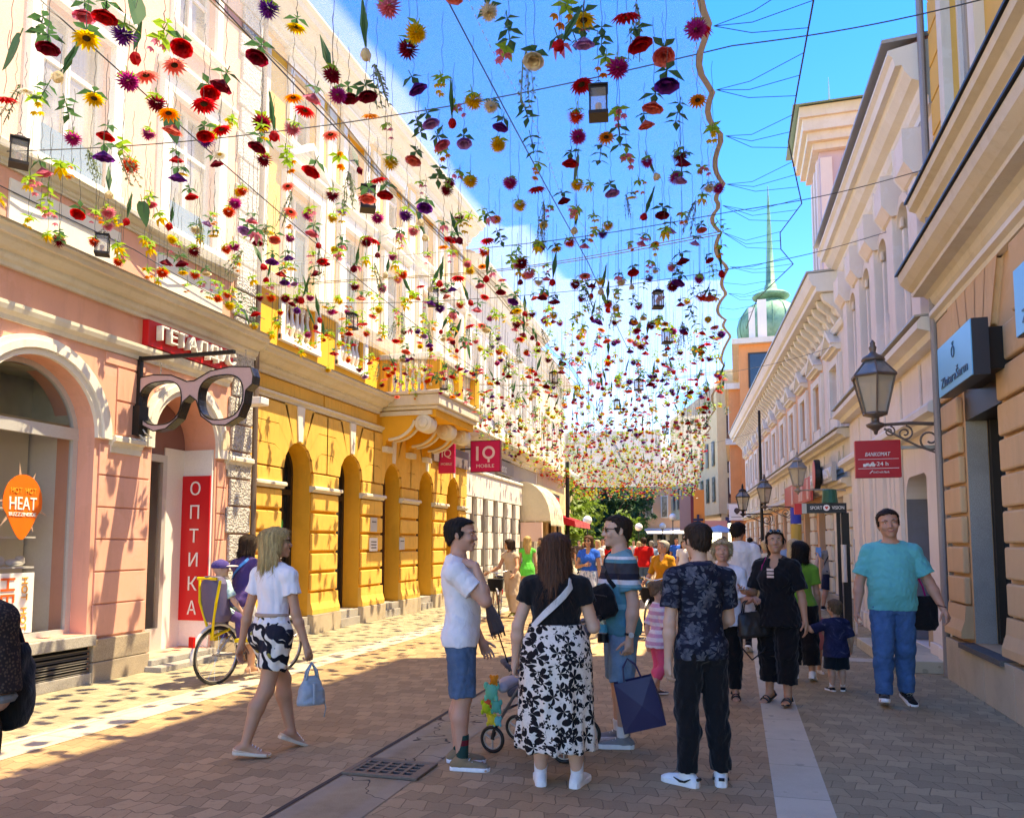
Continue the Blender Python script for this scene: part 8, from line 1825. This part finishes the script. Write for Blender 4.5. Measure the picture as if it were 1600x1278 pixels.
# ---- bicycles
def bicycle(loc, rz, frame_mat, label, basket=None, child_seat=False, steer=0):
    P = empty('bicycle', loc, rz, label, 'bicycle'); r = .335; M_tyre = plain('tyre_rubber', (.02, .02, .02), .8); M_chr = plain('chrome', (.5, .5, .5), .25, .9)
    for y, nm in ((-.53, 0), (.55, steer)):
        Rz = Matrix.Rotation(nm, 3, 'Z'); b = MB(); circ = lambda rr: [tuple(Rz @ Vector((0, rr*math.cos(q), rr*math.sin(q)))+Vector((0, y, r))) for q in [k*2*math.pi/36 for k in range(36)]]
        b.tube(circ(r-.017), .017, 6, closed=True); w = b.build('wheel', M_tyre, P, True); b = MB(); b.tube(circ(r-.042), .011, 5, closed=True); b.build('rim', M_chr, w, True); b = MB()
        for k in range(18): q = k*math.pi/9; b.tube([tuple(Rz @ Vector((.02*(-1)**k, .015*math.cos(q), .015*math.sin(q)))+Vector((0, y, r))), tuple(Rz @ Vector((0, (r-.04)*math.cos(q+.1), (r-.04)*math.sin(q+.1)))+Vector((0, y, r)))], .0016, 4)
        b.tube([tuple(Rz @ Vector((x, 0, 0))+Vector((0, y, r))) for x in (-.06, .06)], .014, 8); b.build('spokes', M_chr, w)
        b = MB(); b.tube([tuple(Rz @ Vector((0, (r+.02)*math.cos(q), (r+.02)*math.sin(q)))+Vector((0, y, r))) for q in [R(40)+k*R(150)/14 for k in range(15)]], .019, 6); b.build('mudguard', plain('white_mudguard', (.65, .65, .66), .35), P, True)
    b = MB(); t_ = lambda *p, rr=.016: b.tube(list(p), rr, 8)
    t_((0, -.53, r), (0, -.06, .30)); t_((0, -.06, .30), (0, -.2, .82)); t_((0, -.53, r), (0, -.17, .70), rr=.012); t_((0, -.06, .30), (0, .12, .40), (0, .36, .68), rr=.02); t_((0, -.15, .62), (0, .36, .74)); t_((0, .34, .86), (0, .40, .62)); t_((.04, .40, .62), (.05, .55, r), rr=.011); t_((-.04, .40, .62), (-.05, .55, r), rr=.011); b.build('frame', frame_mat, P, True)
    b = MB(); b.tube([(0, .34, .86), (0, .32, .98)], .014, 8); b.tube([(-.30, .14, 1.02), (-.24, .26, 1.04), (-.05, .33, .99), (.05, .33, .99), (.24, .26, 1.04), (.30, .14, 1.02)], .012, 8); b.build('handlebar', M_chr, P, True)
    b = MB(); 
    for sx in (-1, 1): b.tube([(sx*.29, .18, 1.025), (sx*.305, .08, 1.015)], .018, 8)
    b.build('grip', M_black, P); b = MB(); b.ball((0, -.24, .88), (.10, .14, .045), 12, 8); b.tube([(0, -.2, .8), (0, -.22, .87)], .014, 8); b.build('saddle', M_leather_b, P, True)
    b = MB(); b.lathe([(.07, -.004), (.09, -.004), (.09, .004), (.07, .004)], (.05, -.06, .30), 20, Matrix.Rotation(R(90), 3, 'Y')); b.tube([(.06, -.06, .3), (.08, .02, .15)], .009, 6); b.tube([(-.06, -.06, .3), (-.08, -.14, .45)], .009, 6); b.box(.07, .17, -.03, .07, .135, .16); b.box(-.17, -.07, -.19, -.09, .44, .465); b.build('crank', M_chr, P)
    b = MB(); b.box(-.04, .04, -.90, -.87, .46, .58); b.build('rear_light', plain('red_reflector', (.65, .01, .01), .3), P, bevel=.005)
    if basket: b = MB(); S = Sdf(); S.loft([(.62, .12, .09, .09), (.70, .16, .12, .12), (.88, .18, .14, .14)], (0, .52, 0), np.eye(3), .01, pw=3); S.mesh(.012, 'basket', basket, P)
    if child_seat:
        M_sv = plain('violet_grey_shell', (.10, .085, .16), .45); M_ye = plain('yellow_trim', (.75, .55, .02), .4)
        S = Sdf(); S.loft([(.72, .14, .14, .10), (.80, .17, .15, .12), (1.0, .17, .03, .15), (1.16, .16, -.02+.04, .17), (1.24, .11, .03, .16)], (0, -.55, 0), np.eye(3), .01, pw=2.6); S.loft([(.86, .13, .2, .04), (1.3, .13, .2, .09)], (0, -.52, 0), np.eye(3), .005, 's'); cs = S.mesh(.010, 'child_seat', M_sv, P)
        b = MB(); b.tube([(-.15, -.70, 1.22), (.15, -.70, 1.22)], .018, 7); b.tube([(-.165, -.66, 1.2), (-.13, -.68, .95), (-.05, -.64, .68), (0, -.6, .55)], .016, 7); b.tube([(.165, -.66, 1.2), (.13, -.68, .95), (.05, -.64, .68), (0, -.6, .55)], .016, 7); b.build('yellow_strap', M_ye, cs); b = MB(); b.tube([(0, -.6, .55), (0, -.35, .62)], .02, 7)
        for sx in (-1, 1): b.box(sx*.2-.04, sx*.2+.04, -.42, -.2, .48, .52)
        b.build('footrest', M_ye, cs)
    return P
bx, by = -5.70, 8.45
bicycle((bx, by, 0), -.2, plain('silver_grey_frame', (.3, .3, .32), .35, .4), 'bicycle with a violet and yellow child seat riding away along the left stone strip', None, True)
a = Human('cyclist in purple top with a blue strap riding away in front of the child', (bx-.045, by-.215, 0), -.2, 1.66, True, bulk=1.0, skin=SK_t, h=.0085, seed=12, sit=.93, lean=(0, .12), head=(-6, 2, 0), legs=(((-.08, .75, -.8), (0, -.25, -1)), ((.08, .42, -1), (0, -.12, -1))), arms=(dict(ua=(-.25, .75, -.75), fa=(-.1, .8, -.42), curl=.9), dict(ua=(.25, .75, -.75), fa=(.1, .8, -.42), curl=.9)))
a.build_body(HR_dark, face=False); a.top(C_purple, .016, .7, -.03, .014); a.legs_(CL('pale striped cotton', (.5, .5, .52)), .018, 1.2, .02, .05, 'shorts'); a.hair_long(HR_dark, .08, .42, flip=-.08)
for i in (0, 1): a.sandal(i, M_ballet)
a.strap('bag_strap', [surf_pt(a, q, z, .03) for q, z in ((130, .305), (150, .28), (170, .24), (195, .19), (215, .15))], .035, plain('bright_blue_webbing', (.02, .22, .62), .6))
a = Human('child in violet and white cap sitting in the bicycle child seat', (bx-.105, by-.51, 0), -.2, 1.12, kid=.8, bulk=1.0, skin=SK_f, h=.0085, seed=13, sit=.83, head=(-35, 0, 0), legs=(((-.35, .8, -.35), (0, .05, -1)), ((.35, .8, -.35), (0, .05, -1))), arms=(dict(ua=(-.5, .2, -1), fa=(-.1, .6, -.6)), dict(ua=(.5, .2, -1), fa=(.3, .5, -.8))))
a.build_body(HR_dark, face=False); a.top(CL('pale aqua cotton', (.42, .62, .62)), .014, .8, -.02, .014); a.legs_(C_purple, .014, 1.9, .008, .03)
S = Sdf(); u = a.hh; S.loft([(.52*u, .36*u, .46*u, .49*u), (.7*u, .365*u, .455*u, .5*u), (.88*u, .29*u, .37*u, .41*u), (1.0*u, .12*u, .15*u, .17*u), (1.04*u, .02*u, .02*u, .02*u)], a.hc, a.HM, .01, e=.012); S.mesh(.008, 'cap', CL('violet cap cotton', (.07, .05, .22)), a.P); b = MB(); b.ball(tuple(a.g(0, .55, .62)), (.085, .10, .012), 12, 6, Matrix(a.HM.tolist())); b.build('cap_peak', CL('pale pink peak', (.75, .6, .62)), a.P, True)
for i in (0, 1): a.shoe(i, C_white)
# ---- pushchair beside the woman in the floral skirt
P = empty('pushchair', stand(847, 6.3), R(80), 'black and grey pushchair with hanging toys beside the floral skirt', 'pushchair')   # local +Y = its front
M_psg = fabric('grey_pushchair_cloth', (.10, .09, .11)); M_psl = plain('lilac_grey_pad', (.42, .40, .46), .7); b = MB()
for (x, y, r) in ((-.22, .33, .105), (.22, .33, .105), (-.25, -.28, .115), (.25, -.28, .115)):
    b = MB(); circ = lambda rr: [(x, y+rr*math.cos(q), r+rr*math.sin(q)) for q in [k*math.pi/14 for k in range(28)]]; b.tube(circ(r-.014), .014, 7, closed=True); w = b.build('wheel', M_black, P, True); b = MB(); b.tube(circ(r-.032), .006, 5, closed=True)
    for k in range(3): q = k*2.094+.5; b.tube([(x, y, r), (x, y+(r-.03)*math.cos(q), r+(r-.03)*math.sin(q))], .008, 5)
    b.build('rim', M_zinc, w); b = MB(); b.tube([(x*1.0, y, r), (x*.97, y-.02*(1 if y > 0 else -1), r+.09), (x*.95, y-.06*(1 if y > 0 else -1), r+.16)], .018, 7); b.build('fork', M_black, w)
b = MB()
for s in (-1, 1): b.tube([(s*.215, .29, .22), (s*.235, .12, .48), (s*.24, -.1, .78), (s*.24, -.3, 1.0), (s*.23, -.42, 1.04)], .013, 8); b.tube([(s*.235, -.25, .24), (s*.24, -.05, .52), (s*.235, .06, .60)], .012, 8)
b.tube([(-.23, -.42, 1.04), (.23, -.42, 1.04)], .015, 8); b.tube([(-.23, .22, .34), (.23, .22, .34)], .011, 8); b.build('frame', plain('satin_metal', (.25, .25, .26), .35, .7), P, True)
S = Sdf(); S.loft([(-.17, .16, .04, .04), (.0, .17, .05, .05), (.17, .16, .035, .035)], (0, .06, .48), np.array(Matrix.Rotation(R(80), 3, 'X')), .01, pw=3); S.loft([(0, .17, .03, .05), (.3, .165, .03, .06), (.52, .14, .02, .05)], (0, -.10, .50), np.array(Matrix.Rotation(R(28), 3, 'X')), .03, pw=3); S.disp = folds(3, .004); S.mesh(.009, 'seat', M_psg, P)
S = Sdf(); S.cone((-.17, .26, .50), (.17, .26, .50), .045, .045, .02); S.ell((0, .28, .52), (.14, .08, .04), None, .02); S.mesh(.01, 'foot_pad', M_psl, P)
S = Sdf(); S.loft([(.12, .16, .14, .16), (.28, .2, .19, .2)], (0, -.0, 0), np.eye(3), .01, pw=4); S.loft([(.2, .17, .16, .17), (.4, .17, .16, .17)], (0, 0, 0), np.eye(3), .005, 's', pw=4); S.mesh(.011, 'basket', C_black, P)
b = MB(); b.tube([(-.22, .02, .60), (-.215, .2, .67), (-.12, .29, .69), (.12, .29, .69), (.215, .2, .67), (.22, .02, .60)], .022, 8); b.build('bumper_bar', M_psg, P, True); b = MB(); b.ball((.0, .02, .62), (.09, .07, .09), 12, 8); b.build('cushion', plain('cream_cushion', (.6, .5, .42), .8), P, True); b = MB(); b.ball((.05, .02, .34), (.1, .1, .07), 10, 7); b.build('red_blanket', plain('red_blanket', (.6, .03, .03), .9), P, True)
c0 = P.matrix_basis.copy(); Mw = Matrix.Translation(Vector(stand(847, 6.3))) @ Matrix.Rotation(R(80), 4, 'Z')
tp = Mw @ Vector((-.23, .33, .56)); T_ = empty('hanging_toy', tp, 0, 'string of bright plush toys hanging from the pushchair bar', 'toy')
for (dz, r, col, nm, dx) in ((-.0, .035, (.8, .28, .02), 'orange_ring', .02), (-.09, .06, (.10, .62, .45), 'mint_plush', 0), (-.17, .035, (.75, .12, .05), 'red_plush', -.03), (-.21, .045, (.45, .65, .03), 'lime_ball', -.04), (-.20, .045, (.05, .45, .35), 'teal_leg', .04), (-.30, .04, (.75, .62, .05), 'yellow_plush', .0), (-.31, .035, (.1, .5, .5), 'aqua_plush', .05)):
    b = MB(); b.ball((dx, -.01, dz), (r*.85, r*.7, r*1.1), 12, 8)
    for sg in (-1, 1): b.ball((dx+sg*r*.75, -.01, dz+r*.75), (r*.35, r*.25, r*.5), 8, 6); b.ball((dx+sg*r*.7, -.02, dz-r*.8), (r*.3, r*.3, r*.45), 8, 6)
    b.build(nm, plain(nm+'_cloth', col, .8), T_, True)
bp = Mw @ Vector((.30, -.40, .86)); P = empty('water_bottle', bp, 0, 'clear water bottle with a blue label standing by the pushchair handle', 'bottle'); b = MB(); b.lathe([(.0, 0), (.036, .0), (.036, .06), (.036, .15), (.03, .19), (.013, .215), (.013, .23), (0, .23)], (0, 0, 0), 14); b.build('bottle_body', glass('bottle_plastic', (.65, .68, .7), .05, .6), P, True); MB().lathe([(.0372, .05), (.0372, .115)], (0, 0, 0), 14).build('label', plain('blue_label', (.03, .40, .52), .4), P); MB().lathe([(.016, .225), (.016, .25), (0, .25)], (0, 0, 0), 12).build('cap', M_black, P); MB().lathe([(.045, -.03), (.045, .04), (.039, .04), (.039, -.03)], (0, 0, 0), 12).build('cup_holder', M_black, P)
p1, p0 = at_d(797, 1046, 6.15), at_d(762, 940, 6.2); ax = (p1-p0); P = empty('parasol', p1, 0, 'folded grey parasol on a thin black rod clamped to the pushchair', 'parasol'); q_ = lambda k: tuple((p0-p1)*(1-k)); b = MB(); b.tube([q_(.45), q_(1)], .006, 6); b.tube([q_(.93), q_(1.02)], .016, 8); b.build('rod', M_black, P); b = MB()
Mq = Vector(ax).to_track_quat('Z', 'Y').to_matrix(); L_ = ax.length; b.lathe([(.01, -.05), (.03, .05*L_), (.055, .25*L_), (.062, .42*L_), (.05, .47*L_), (.01, .44*L_)], tuple(p0-p1), 9, Mq); b.build('folded_canopy', fabric('grey_parasol_cloth', (.10, .085, .09)), P)
b = MB()
for k in range(7): a_ = k*.9; e0 = p0-p1+Mq @ Vector((.055*math.cos(a_), .055*math.sin(a_), .42*L_)); e1 = p0-p1+Mq @ Vector((.05*math.cos(a_), .05*math.sin(a_), .53*L_)); b.tube([tuple(e0), tuple(e1)], .004, 4)
b.build('ribs', M_black, P)
# ---- middle distance
WALK = lambda k=1: (((-.03, .16*k, -1), (0, -.08*k, -1)), ((.03, -.12*k, -1), (0, -.3*k, -1)))
a = Human('woman in beige top and trousers pushing a bicycle on the left', stand(800, 17.4), R(158), 1.66, True, bulk=1.0, skin=SK_t, h=.0105, seed=14, head=(-60, 0, 0), lean=(0, .08), legs=WALK(), feet=((8, 0), (-8, 25)), arms=(dict(ua=(-.5, .45, -1), fa=(-.15, .6, -.5)), dict(ua=(.35, .3, -1), fa=(.35, .6, -.3))))
a.build_body(HR_dark); a.top(C_beige, .014, .2, -.03, .01); a.legs_(C_beige, .024, 1.95, .02, .05); a.hair_long(HR_dark, -.02, .40, flip=-.1)
for i in (0, 1): a.shoe(i, plain('olive_leather', (.2, .2, .06), .5))
pt = stand(778, 17.2); bicycle(pt, R(192), plain('dark_red_frame', (.22, .015, .025), .35), 'dark red bicycle with a black front basket pushed by the woman in beige', C_black, steer=.3)
a = Human('woman with long blonde hair in a bright green top and short skirt', stand(824, 20.5), R(20), 1.74, True, bulk=.9, skin=SK_t, h=.0105, seed=15, legs=WALK(.6), feet=((8, 0), (-8, 20)))
a.build_body(HR_blond2, face=False); a.top(C_green, .012, 0, -.10, .01, skirt=.012, name='dress'); a.hair_long(HR_blonde, .95, .42, flip=-.02)
for i in (0, 1): a.shoe(i, M_ballet)
a = Human('woman in royal blue top and pale marbled trousers with sunglasses walking closer', stand(920, 16.7), R(172), 1.72, True, bulk=1.0, bust=.02, skin=SK_t, h=.0105, seed=16, legs=WALK(), feet=((8, 0), (-8, 28)), arms=(dict(ua=(-.2, .0, -1), fa=(-.1, .2, -1)), dict(ua=(.35, .1, -1), fa=(-.9, .5, .15))))
a.build_body(HR_dark, smile=.8); a.top(C_blue, .014, .3, .03, .02, vneck=.05); a.legs_(M_marble, .03, 1.95, .03, .07); a.hair_long(HR_brown, .05, .36, flip=-.12); a.sunglasses()
for i in (0, 1): a.shoe(i, C_black)
a = Human('woman in a mustard jumper with grey blonde hair and a bicycle basket', stand(1037, 14.6), R(160), 1.62, True, bulk=1.02, bust=.02, skin=SK_r, h=.0105, seed=17, head=(-35, -6, 0), lean=(0, .04), legs=WALK(.5), feet=((8, 0), (-8, 15)), arms=(dict(ua=(-.3, .15, -1), fa=(-.1, .75, -.5)), dict(ua=(.3, .15, -1), fa=(.1, .75, -.5))))
a.build_body(HR_blond2, smile=.6); a.top(C_rust, .015, .98, -.02, .01, vneck=.05, name='jumper'); a.legs_(C_navy, .014, 1.95, .01, .05); a.hair_short(HR_grey, .07, .82, .06)
for i in (0, 1): a.shoe(i, C_black)
bicycle(stand(1030, 13.9), R(168), M_black, 'black bicycle with a dark front basket held by the woman in mustard', C_black)
a = Human('tall man in white T-shirt walking away behind the older woman', stand(1154, 12.0), .02, 1.86, bulk=1.08, skin=SK_t, h=.0095, seed=18, head=(-30, 0, 0), legs=WALK(.8), feet=((10, 0), (-10, 25)), arms=(dict(ua=(-.22, -.05, -1), fa=(-.1, .25, -1)), dict(ua=(.24, .0, -1), fa=(.18, .35, -1))))
a.build_body(HR_black, face=False); a.top(C_white, .022, .7, -.05, .018); a.legs_(CL('light grey cotton', (.5, .48, .44)), .024, 1.2, .02, .05, 'shorts'); a.hair_short(HR_black, .06, .84, .14, amp=.008)
for i in (0, 1): a.shoe(i, C_black, M_whitep, C_black)
a = Human('bald man in grey T-shirt and navy shorts leaning at the peach house', stand(1297, 19.4), -.5, 1.74, bulk=1.05, skin=SK_r, h=.0105, seed=19, lean=(0, .12), legs=(((-.1, -.1, -1), (-.1, -.2, -1)), ((.05, .45, -1), (0, -.15, -1))), arms=(dict(ua=(-.25, .75, -.5), fa=(0, .8, .2)), dict(ua=(.25, .75, -.4), fa=(0, .8, .3))))
a.build_body(HR_grey, face=False); a.top(C_grey, .018, .5, -.02, .014); a.legs_(C_navy, .022, .98, .022, .05, 'shorts'); a.strap('bag_strap', [surf_pt(a, q, z, .03) for q, z in ((140, .30), (165, .26), (185, .22), (210, .16), (235, .1))], .03, C_black)
for i in (0, 1): a.shoe(i, C_black)
a = Human('dark haired woman in green top and black trousers behind the woman in black', stand(1247, 9.5), R(8), 1.60, True, bulk=1.0, skin=SK_t, h=.0085, seed=20, head=(25, -14, 0), legs=WALK(.7), feet=((20, 0), (-20, 15)))
a.build_body(HR_black, face=False); a.top(CL('leaf green cotton', (.16, .38, .04)), .016, .6, -.02, .014); a.legs_(C_black, .035, 1.75, .02, .05); a.hair_long(HR_black, .1, .40, flip=-.1)
for i in (0, 1): a.shoe(i, M_whitel, M_whitep, None, 0, 'sneaker')
a = Human('blonde woman holding up a blue phone behind the ponytail woman', stand(1240, 12.4), R(-12), 1.66, True, bulk=1.0, skin=SK_f, h=.0105, seed=21, arms=(dict(ua=(-.2, .6, -.8), fa=(.2, .6, .7)), dict(ua=(.35, .7, -.5), fa=(.12, .6, .8), curl=.8)))
a.build_body(HR_blond2, face=False); a.top(C_beige, .016, .6, -.02, .014); a.legs_(D_light, .016, 1.95, .01, .05); a.hair_long(HR_blond2, .5, .42)
for i in (0, 1): a.shoe(i, M_whitel)
pp = a.world(a.arm[1][2]+a.arm[1][3]*.12); P = empty('phone', pp, -.2, 'blue phone held up by the blonde woman behind the ponytail woman', 'phone'); MB().box(-.04, .04, -.005, .005, -.06, .1).build('phone_case', plain('blue_case', (.06, .2, .5), .3), P, bevel=.004); MB().box(-.036, .036, .005, .006, -.055, .095).build('screen', M_glassd, P)
a = Human('toddler in a pink dress half hidden by the toddler boy', stand(1268, 10.0), R(190), .86, True, kid=1.1, bulk=1.1, skin=SK_f, h=.0095, seed=22); a.build_body(HR_lb); a.top(CL('salmon pink cotton', (.72, .22, .2)), .014, .6, -.12, .014, skirt=.04, name='dress'); a.hair_short(HR_lb)
for i in (0, 1): a.shoe(i, M_whitel)
# ---- the crowd farther off: everyone a figure of their own
def passer(label, px, zc, H, fem, topc, leg, hairm, rz, hair='short', bulk=1.0, seed=0, sleeve=.6, bag=None):
    a = Human(label, stand(px, zc), rz, H, fem, bulk=bulk, skin=random.Random(seed).choice([SK_f, SK_t, SK_r]), h=.0155 if zc < 30 else .02, seed=seed, legs=WALK(.7), feet=((8, 0), (-8, 20)), group='people strolling in the distance'); a.build_body(face=False); a.top(topc, .02, sleeve, -.03, .014); a.legs_(leg, .02, 1.9, .01, .05)
    a.hair_short(hairm, .06) if hair == 'short' else a.hair_long(hairm, .5, .42, flip=-.03)
    for i in (0, 1): a.shoe(i, C_black if seed % 2 else M_whitel)
PI_ = math.pi; C_lblue = CL('light blue cotton', (.25, .4, .62)); C_cream = CL('cream cotton', (.68, .6, .48)); C_khaki = CL('khaki cotton', (.3, .26, .17)); C_choc = CL('brown cotton', (.12, .07, .05)); C_lilac = CL('lilac cotton', (.45, .35, .55))
passer('man in a red T-shirt seen from behind, right of the man in sunglasses', 1006, 24, 1.74, False, C_red, D_mid, HR_dark, .2, seed=31, bulk=1.1)
passer('small figure in a red top left of the man in sunglasses', 950, 30, 1.62, True, C_red, C_black, HR_dark, .5, 'long', seed=32)
passer('man in white far behind the woman in royal blue', 942, 33, 1.75, False, C_white, D_mid, HR_dark, 3.0, seed=33)
passer('fair haired woman in white top right of the woman in royal blue', 934, 27, 1.68, True, C_white, D_mid, HR_blond2, 2.8, 'long', seed=34)
passer('dark figure with a bag beside the dark green post', 889, 33, 1.72, False, C_choc, C_khaki, HR_dark, .1, seed=35)
passer('man in dark clothes at the cream awning shop door', 846, 27, 1.75, False, C_black, C_black, HR_dark, 2.2, seed=36)
passer('woman in light blue left of the woman in mustard', 1018, 28, 1.66, True, C_lblue, C_cream, HR_grey, .3, seed=37)
passer('man in royal blue T-shirt right of the woman in mustard', 1057, 34, 1.78, False, C_blue, C_navy, HR_black, 3.1, seed=38)
passer('woman in sunglasses and white top near the man in royal blue', 1068, 26, 1.66, True, C_white, D_light, HR_dark, 3.1, 'long', seed=39)
passer('dark haired man looking over the crowd behind the navy leaf shirt', 1076, 30, 1.78, False, C_grey, C_black, HR_black, 2.9, seed=40)
passer('woman in cream sun hat tones just right of the navy leaf shirt man', 1106, 20, 1.6, True, C_cream, C_khaki, HR_grey, .2, seed=41)
passer('man with black hair left of the tall man in white', 1131, 24, 1.76, False, C_choc, C_navy, HR_black, .0, seed=42)
passer('grey haired woman in lilac right of the tall man in white', 1178, 17, 1.60, True, C_lilac, C_navy, HR_grey, .3, seed=43)
passer('blonde woman in cream blouse left of the ponytail woman', 1196, 15, 1.62, True, C_cream, C_khaki, HR_blond2, .1, seed=44)
passer('man with dark hair farther off right of the tall man in white', 1172, 26, 1.75, False, C_black, C_black, HR_black, .2, seed=45)
passer('man with short dark hair deep behind the ponytail woman', 1190, 31, 1.8, False, C_navy, C_khaki, HR_black, 3.0, seed=46)
passer('woman in red walking off between the two globe lamps', 978, 38, 1.65, True, C_red, D_light, HR_dark, .2, 'long', seed=47)
passer('distant walker in pale clothes left of the red T-shirt man', 990, 44, 1.7, False, C_cream, C_khaki, HR_lb, 3.1, seed=48)
passer('distant walker in light blue by the far globe lamps', 965, 48, 1.7, True, C_lblue, C_white, HR_dark, 3.0, seed=49)
passer('distant dark dressed walker under the far shop canopy', 1045, 46, 1.74, False, C_black, D_mid, HR_dark, .1, seed=50)
passer('woman in a yellow top half hidden right of the older woman', 1140, 19, 1.6, True, C_rust, C_white, HR_dark, 3.0, 'long', seed=53)
passer('man in a grey cap tone shirt by the tall black pole', 1205, 22, 1.74, False, C_grey, C_navy, HR_grey, 3.1, seed=54)
passer('walker in pale blue near the striped post', 1222, 19, 1.7, False, C_lblue, C_khaki, HR_dark, 3.0, seed=55)
passer('woman in white close to the orange house corner', 1160, 29, 1.66, True, C_white, C_black, HR_lb, 3.0, 'long', seed=56)
passer('man in brown before the far canopy columns', 1030, 36, 1.76, False, C_choc, D_mid, HR_black, 3.0, seed=57)
passer('woman in lilac far behind the red T-shirt man', 998, 31, 1.64, True, C_lilac, C_cream, HR_blond2, .2, 'long', seed=58)
passer('far off couple member in brown near the red awning', 905, 42, 1.72, False, C_choc, D_mid, HR_dark, 3.0, seed=51)
passer('far off couple member in white near the red awning', 912, 42, 1.62, True, C_white, D_light, HR_blond2, 3.0, 'long', seed=52)
def split_loose(names):
    """one object per separate piece of the named house parts"""
    for o in [q for q in COL.objects if q.type == 'MESH' and q.name.split('.')[0] in names and q.parent]:
        me = o.data; nv_ = len(me.vertices); par = list(range(nv_))
        def find(i):
            while par[i] != i: par[i] = par[par[i]]; i = par[i]
            return i
        for p in me.polygons:
            r0 = find(p.vertices[0])
            for i in p.vertices[1:]: par[find(i)] = r0
        gr = {}
        for p in me.polygons: gr.setdefault(find(p.vertices[0]), []).append(tuple(p.vertices))
        if len(gr) < 2 or len(gr) > 100: continue
        base = o.name.split('.')[0]; co = [tuple(v.co) for v in me.vertices]
        for k, fs in enumerate(gr.values()):
            ids = sorted({i for f in fs for i in f}); mp = {i: j for j, i in enumerate(ids)}
            m2 = bpy.data.meshes.new(base); m2.from_pydata([co[i] for i in ids], [], [tuple(mp[i] for i in f) for f in fs]); m2.materials.append(me.materials[0]); m2.update()
            if k == 0: o.data = m2
            else: c = o.copy(); c.data = m2; COL.objects.link(c)
split_loose({'bracket', 'granite_base', 'pier_foot', 'pier_plinth', 'frieze_panel', 'doorstep', 'keystone', 'impost_ledge', 'apron_panel', 'balcony_post', 'pilaster', 'lower_pilaster', 'upper_pilaster', 'parapet_panel', 'balustrade_panel', 'arch_moulding', 'column', 'chimney', 'shopfront_pane', 'display_shelf', 'turret_pilaster', 'cornice_brackets', 'window_balusters', 'niche_side', 'window_reveal', 'baluster_frame', 'balustrade', 'street_window', 'grip', 'footrest', 'pale_stripes', 'cornice', 'concrete_band', 'lettering_line', 'parapet_moulding', 'window_film', 'turret_cornice'})
cleanup_flags()
print('script seconds', round(time.time()-T0, 1), 'objects', len(bpy.data.objects))
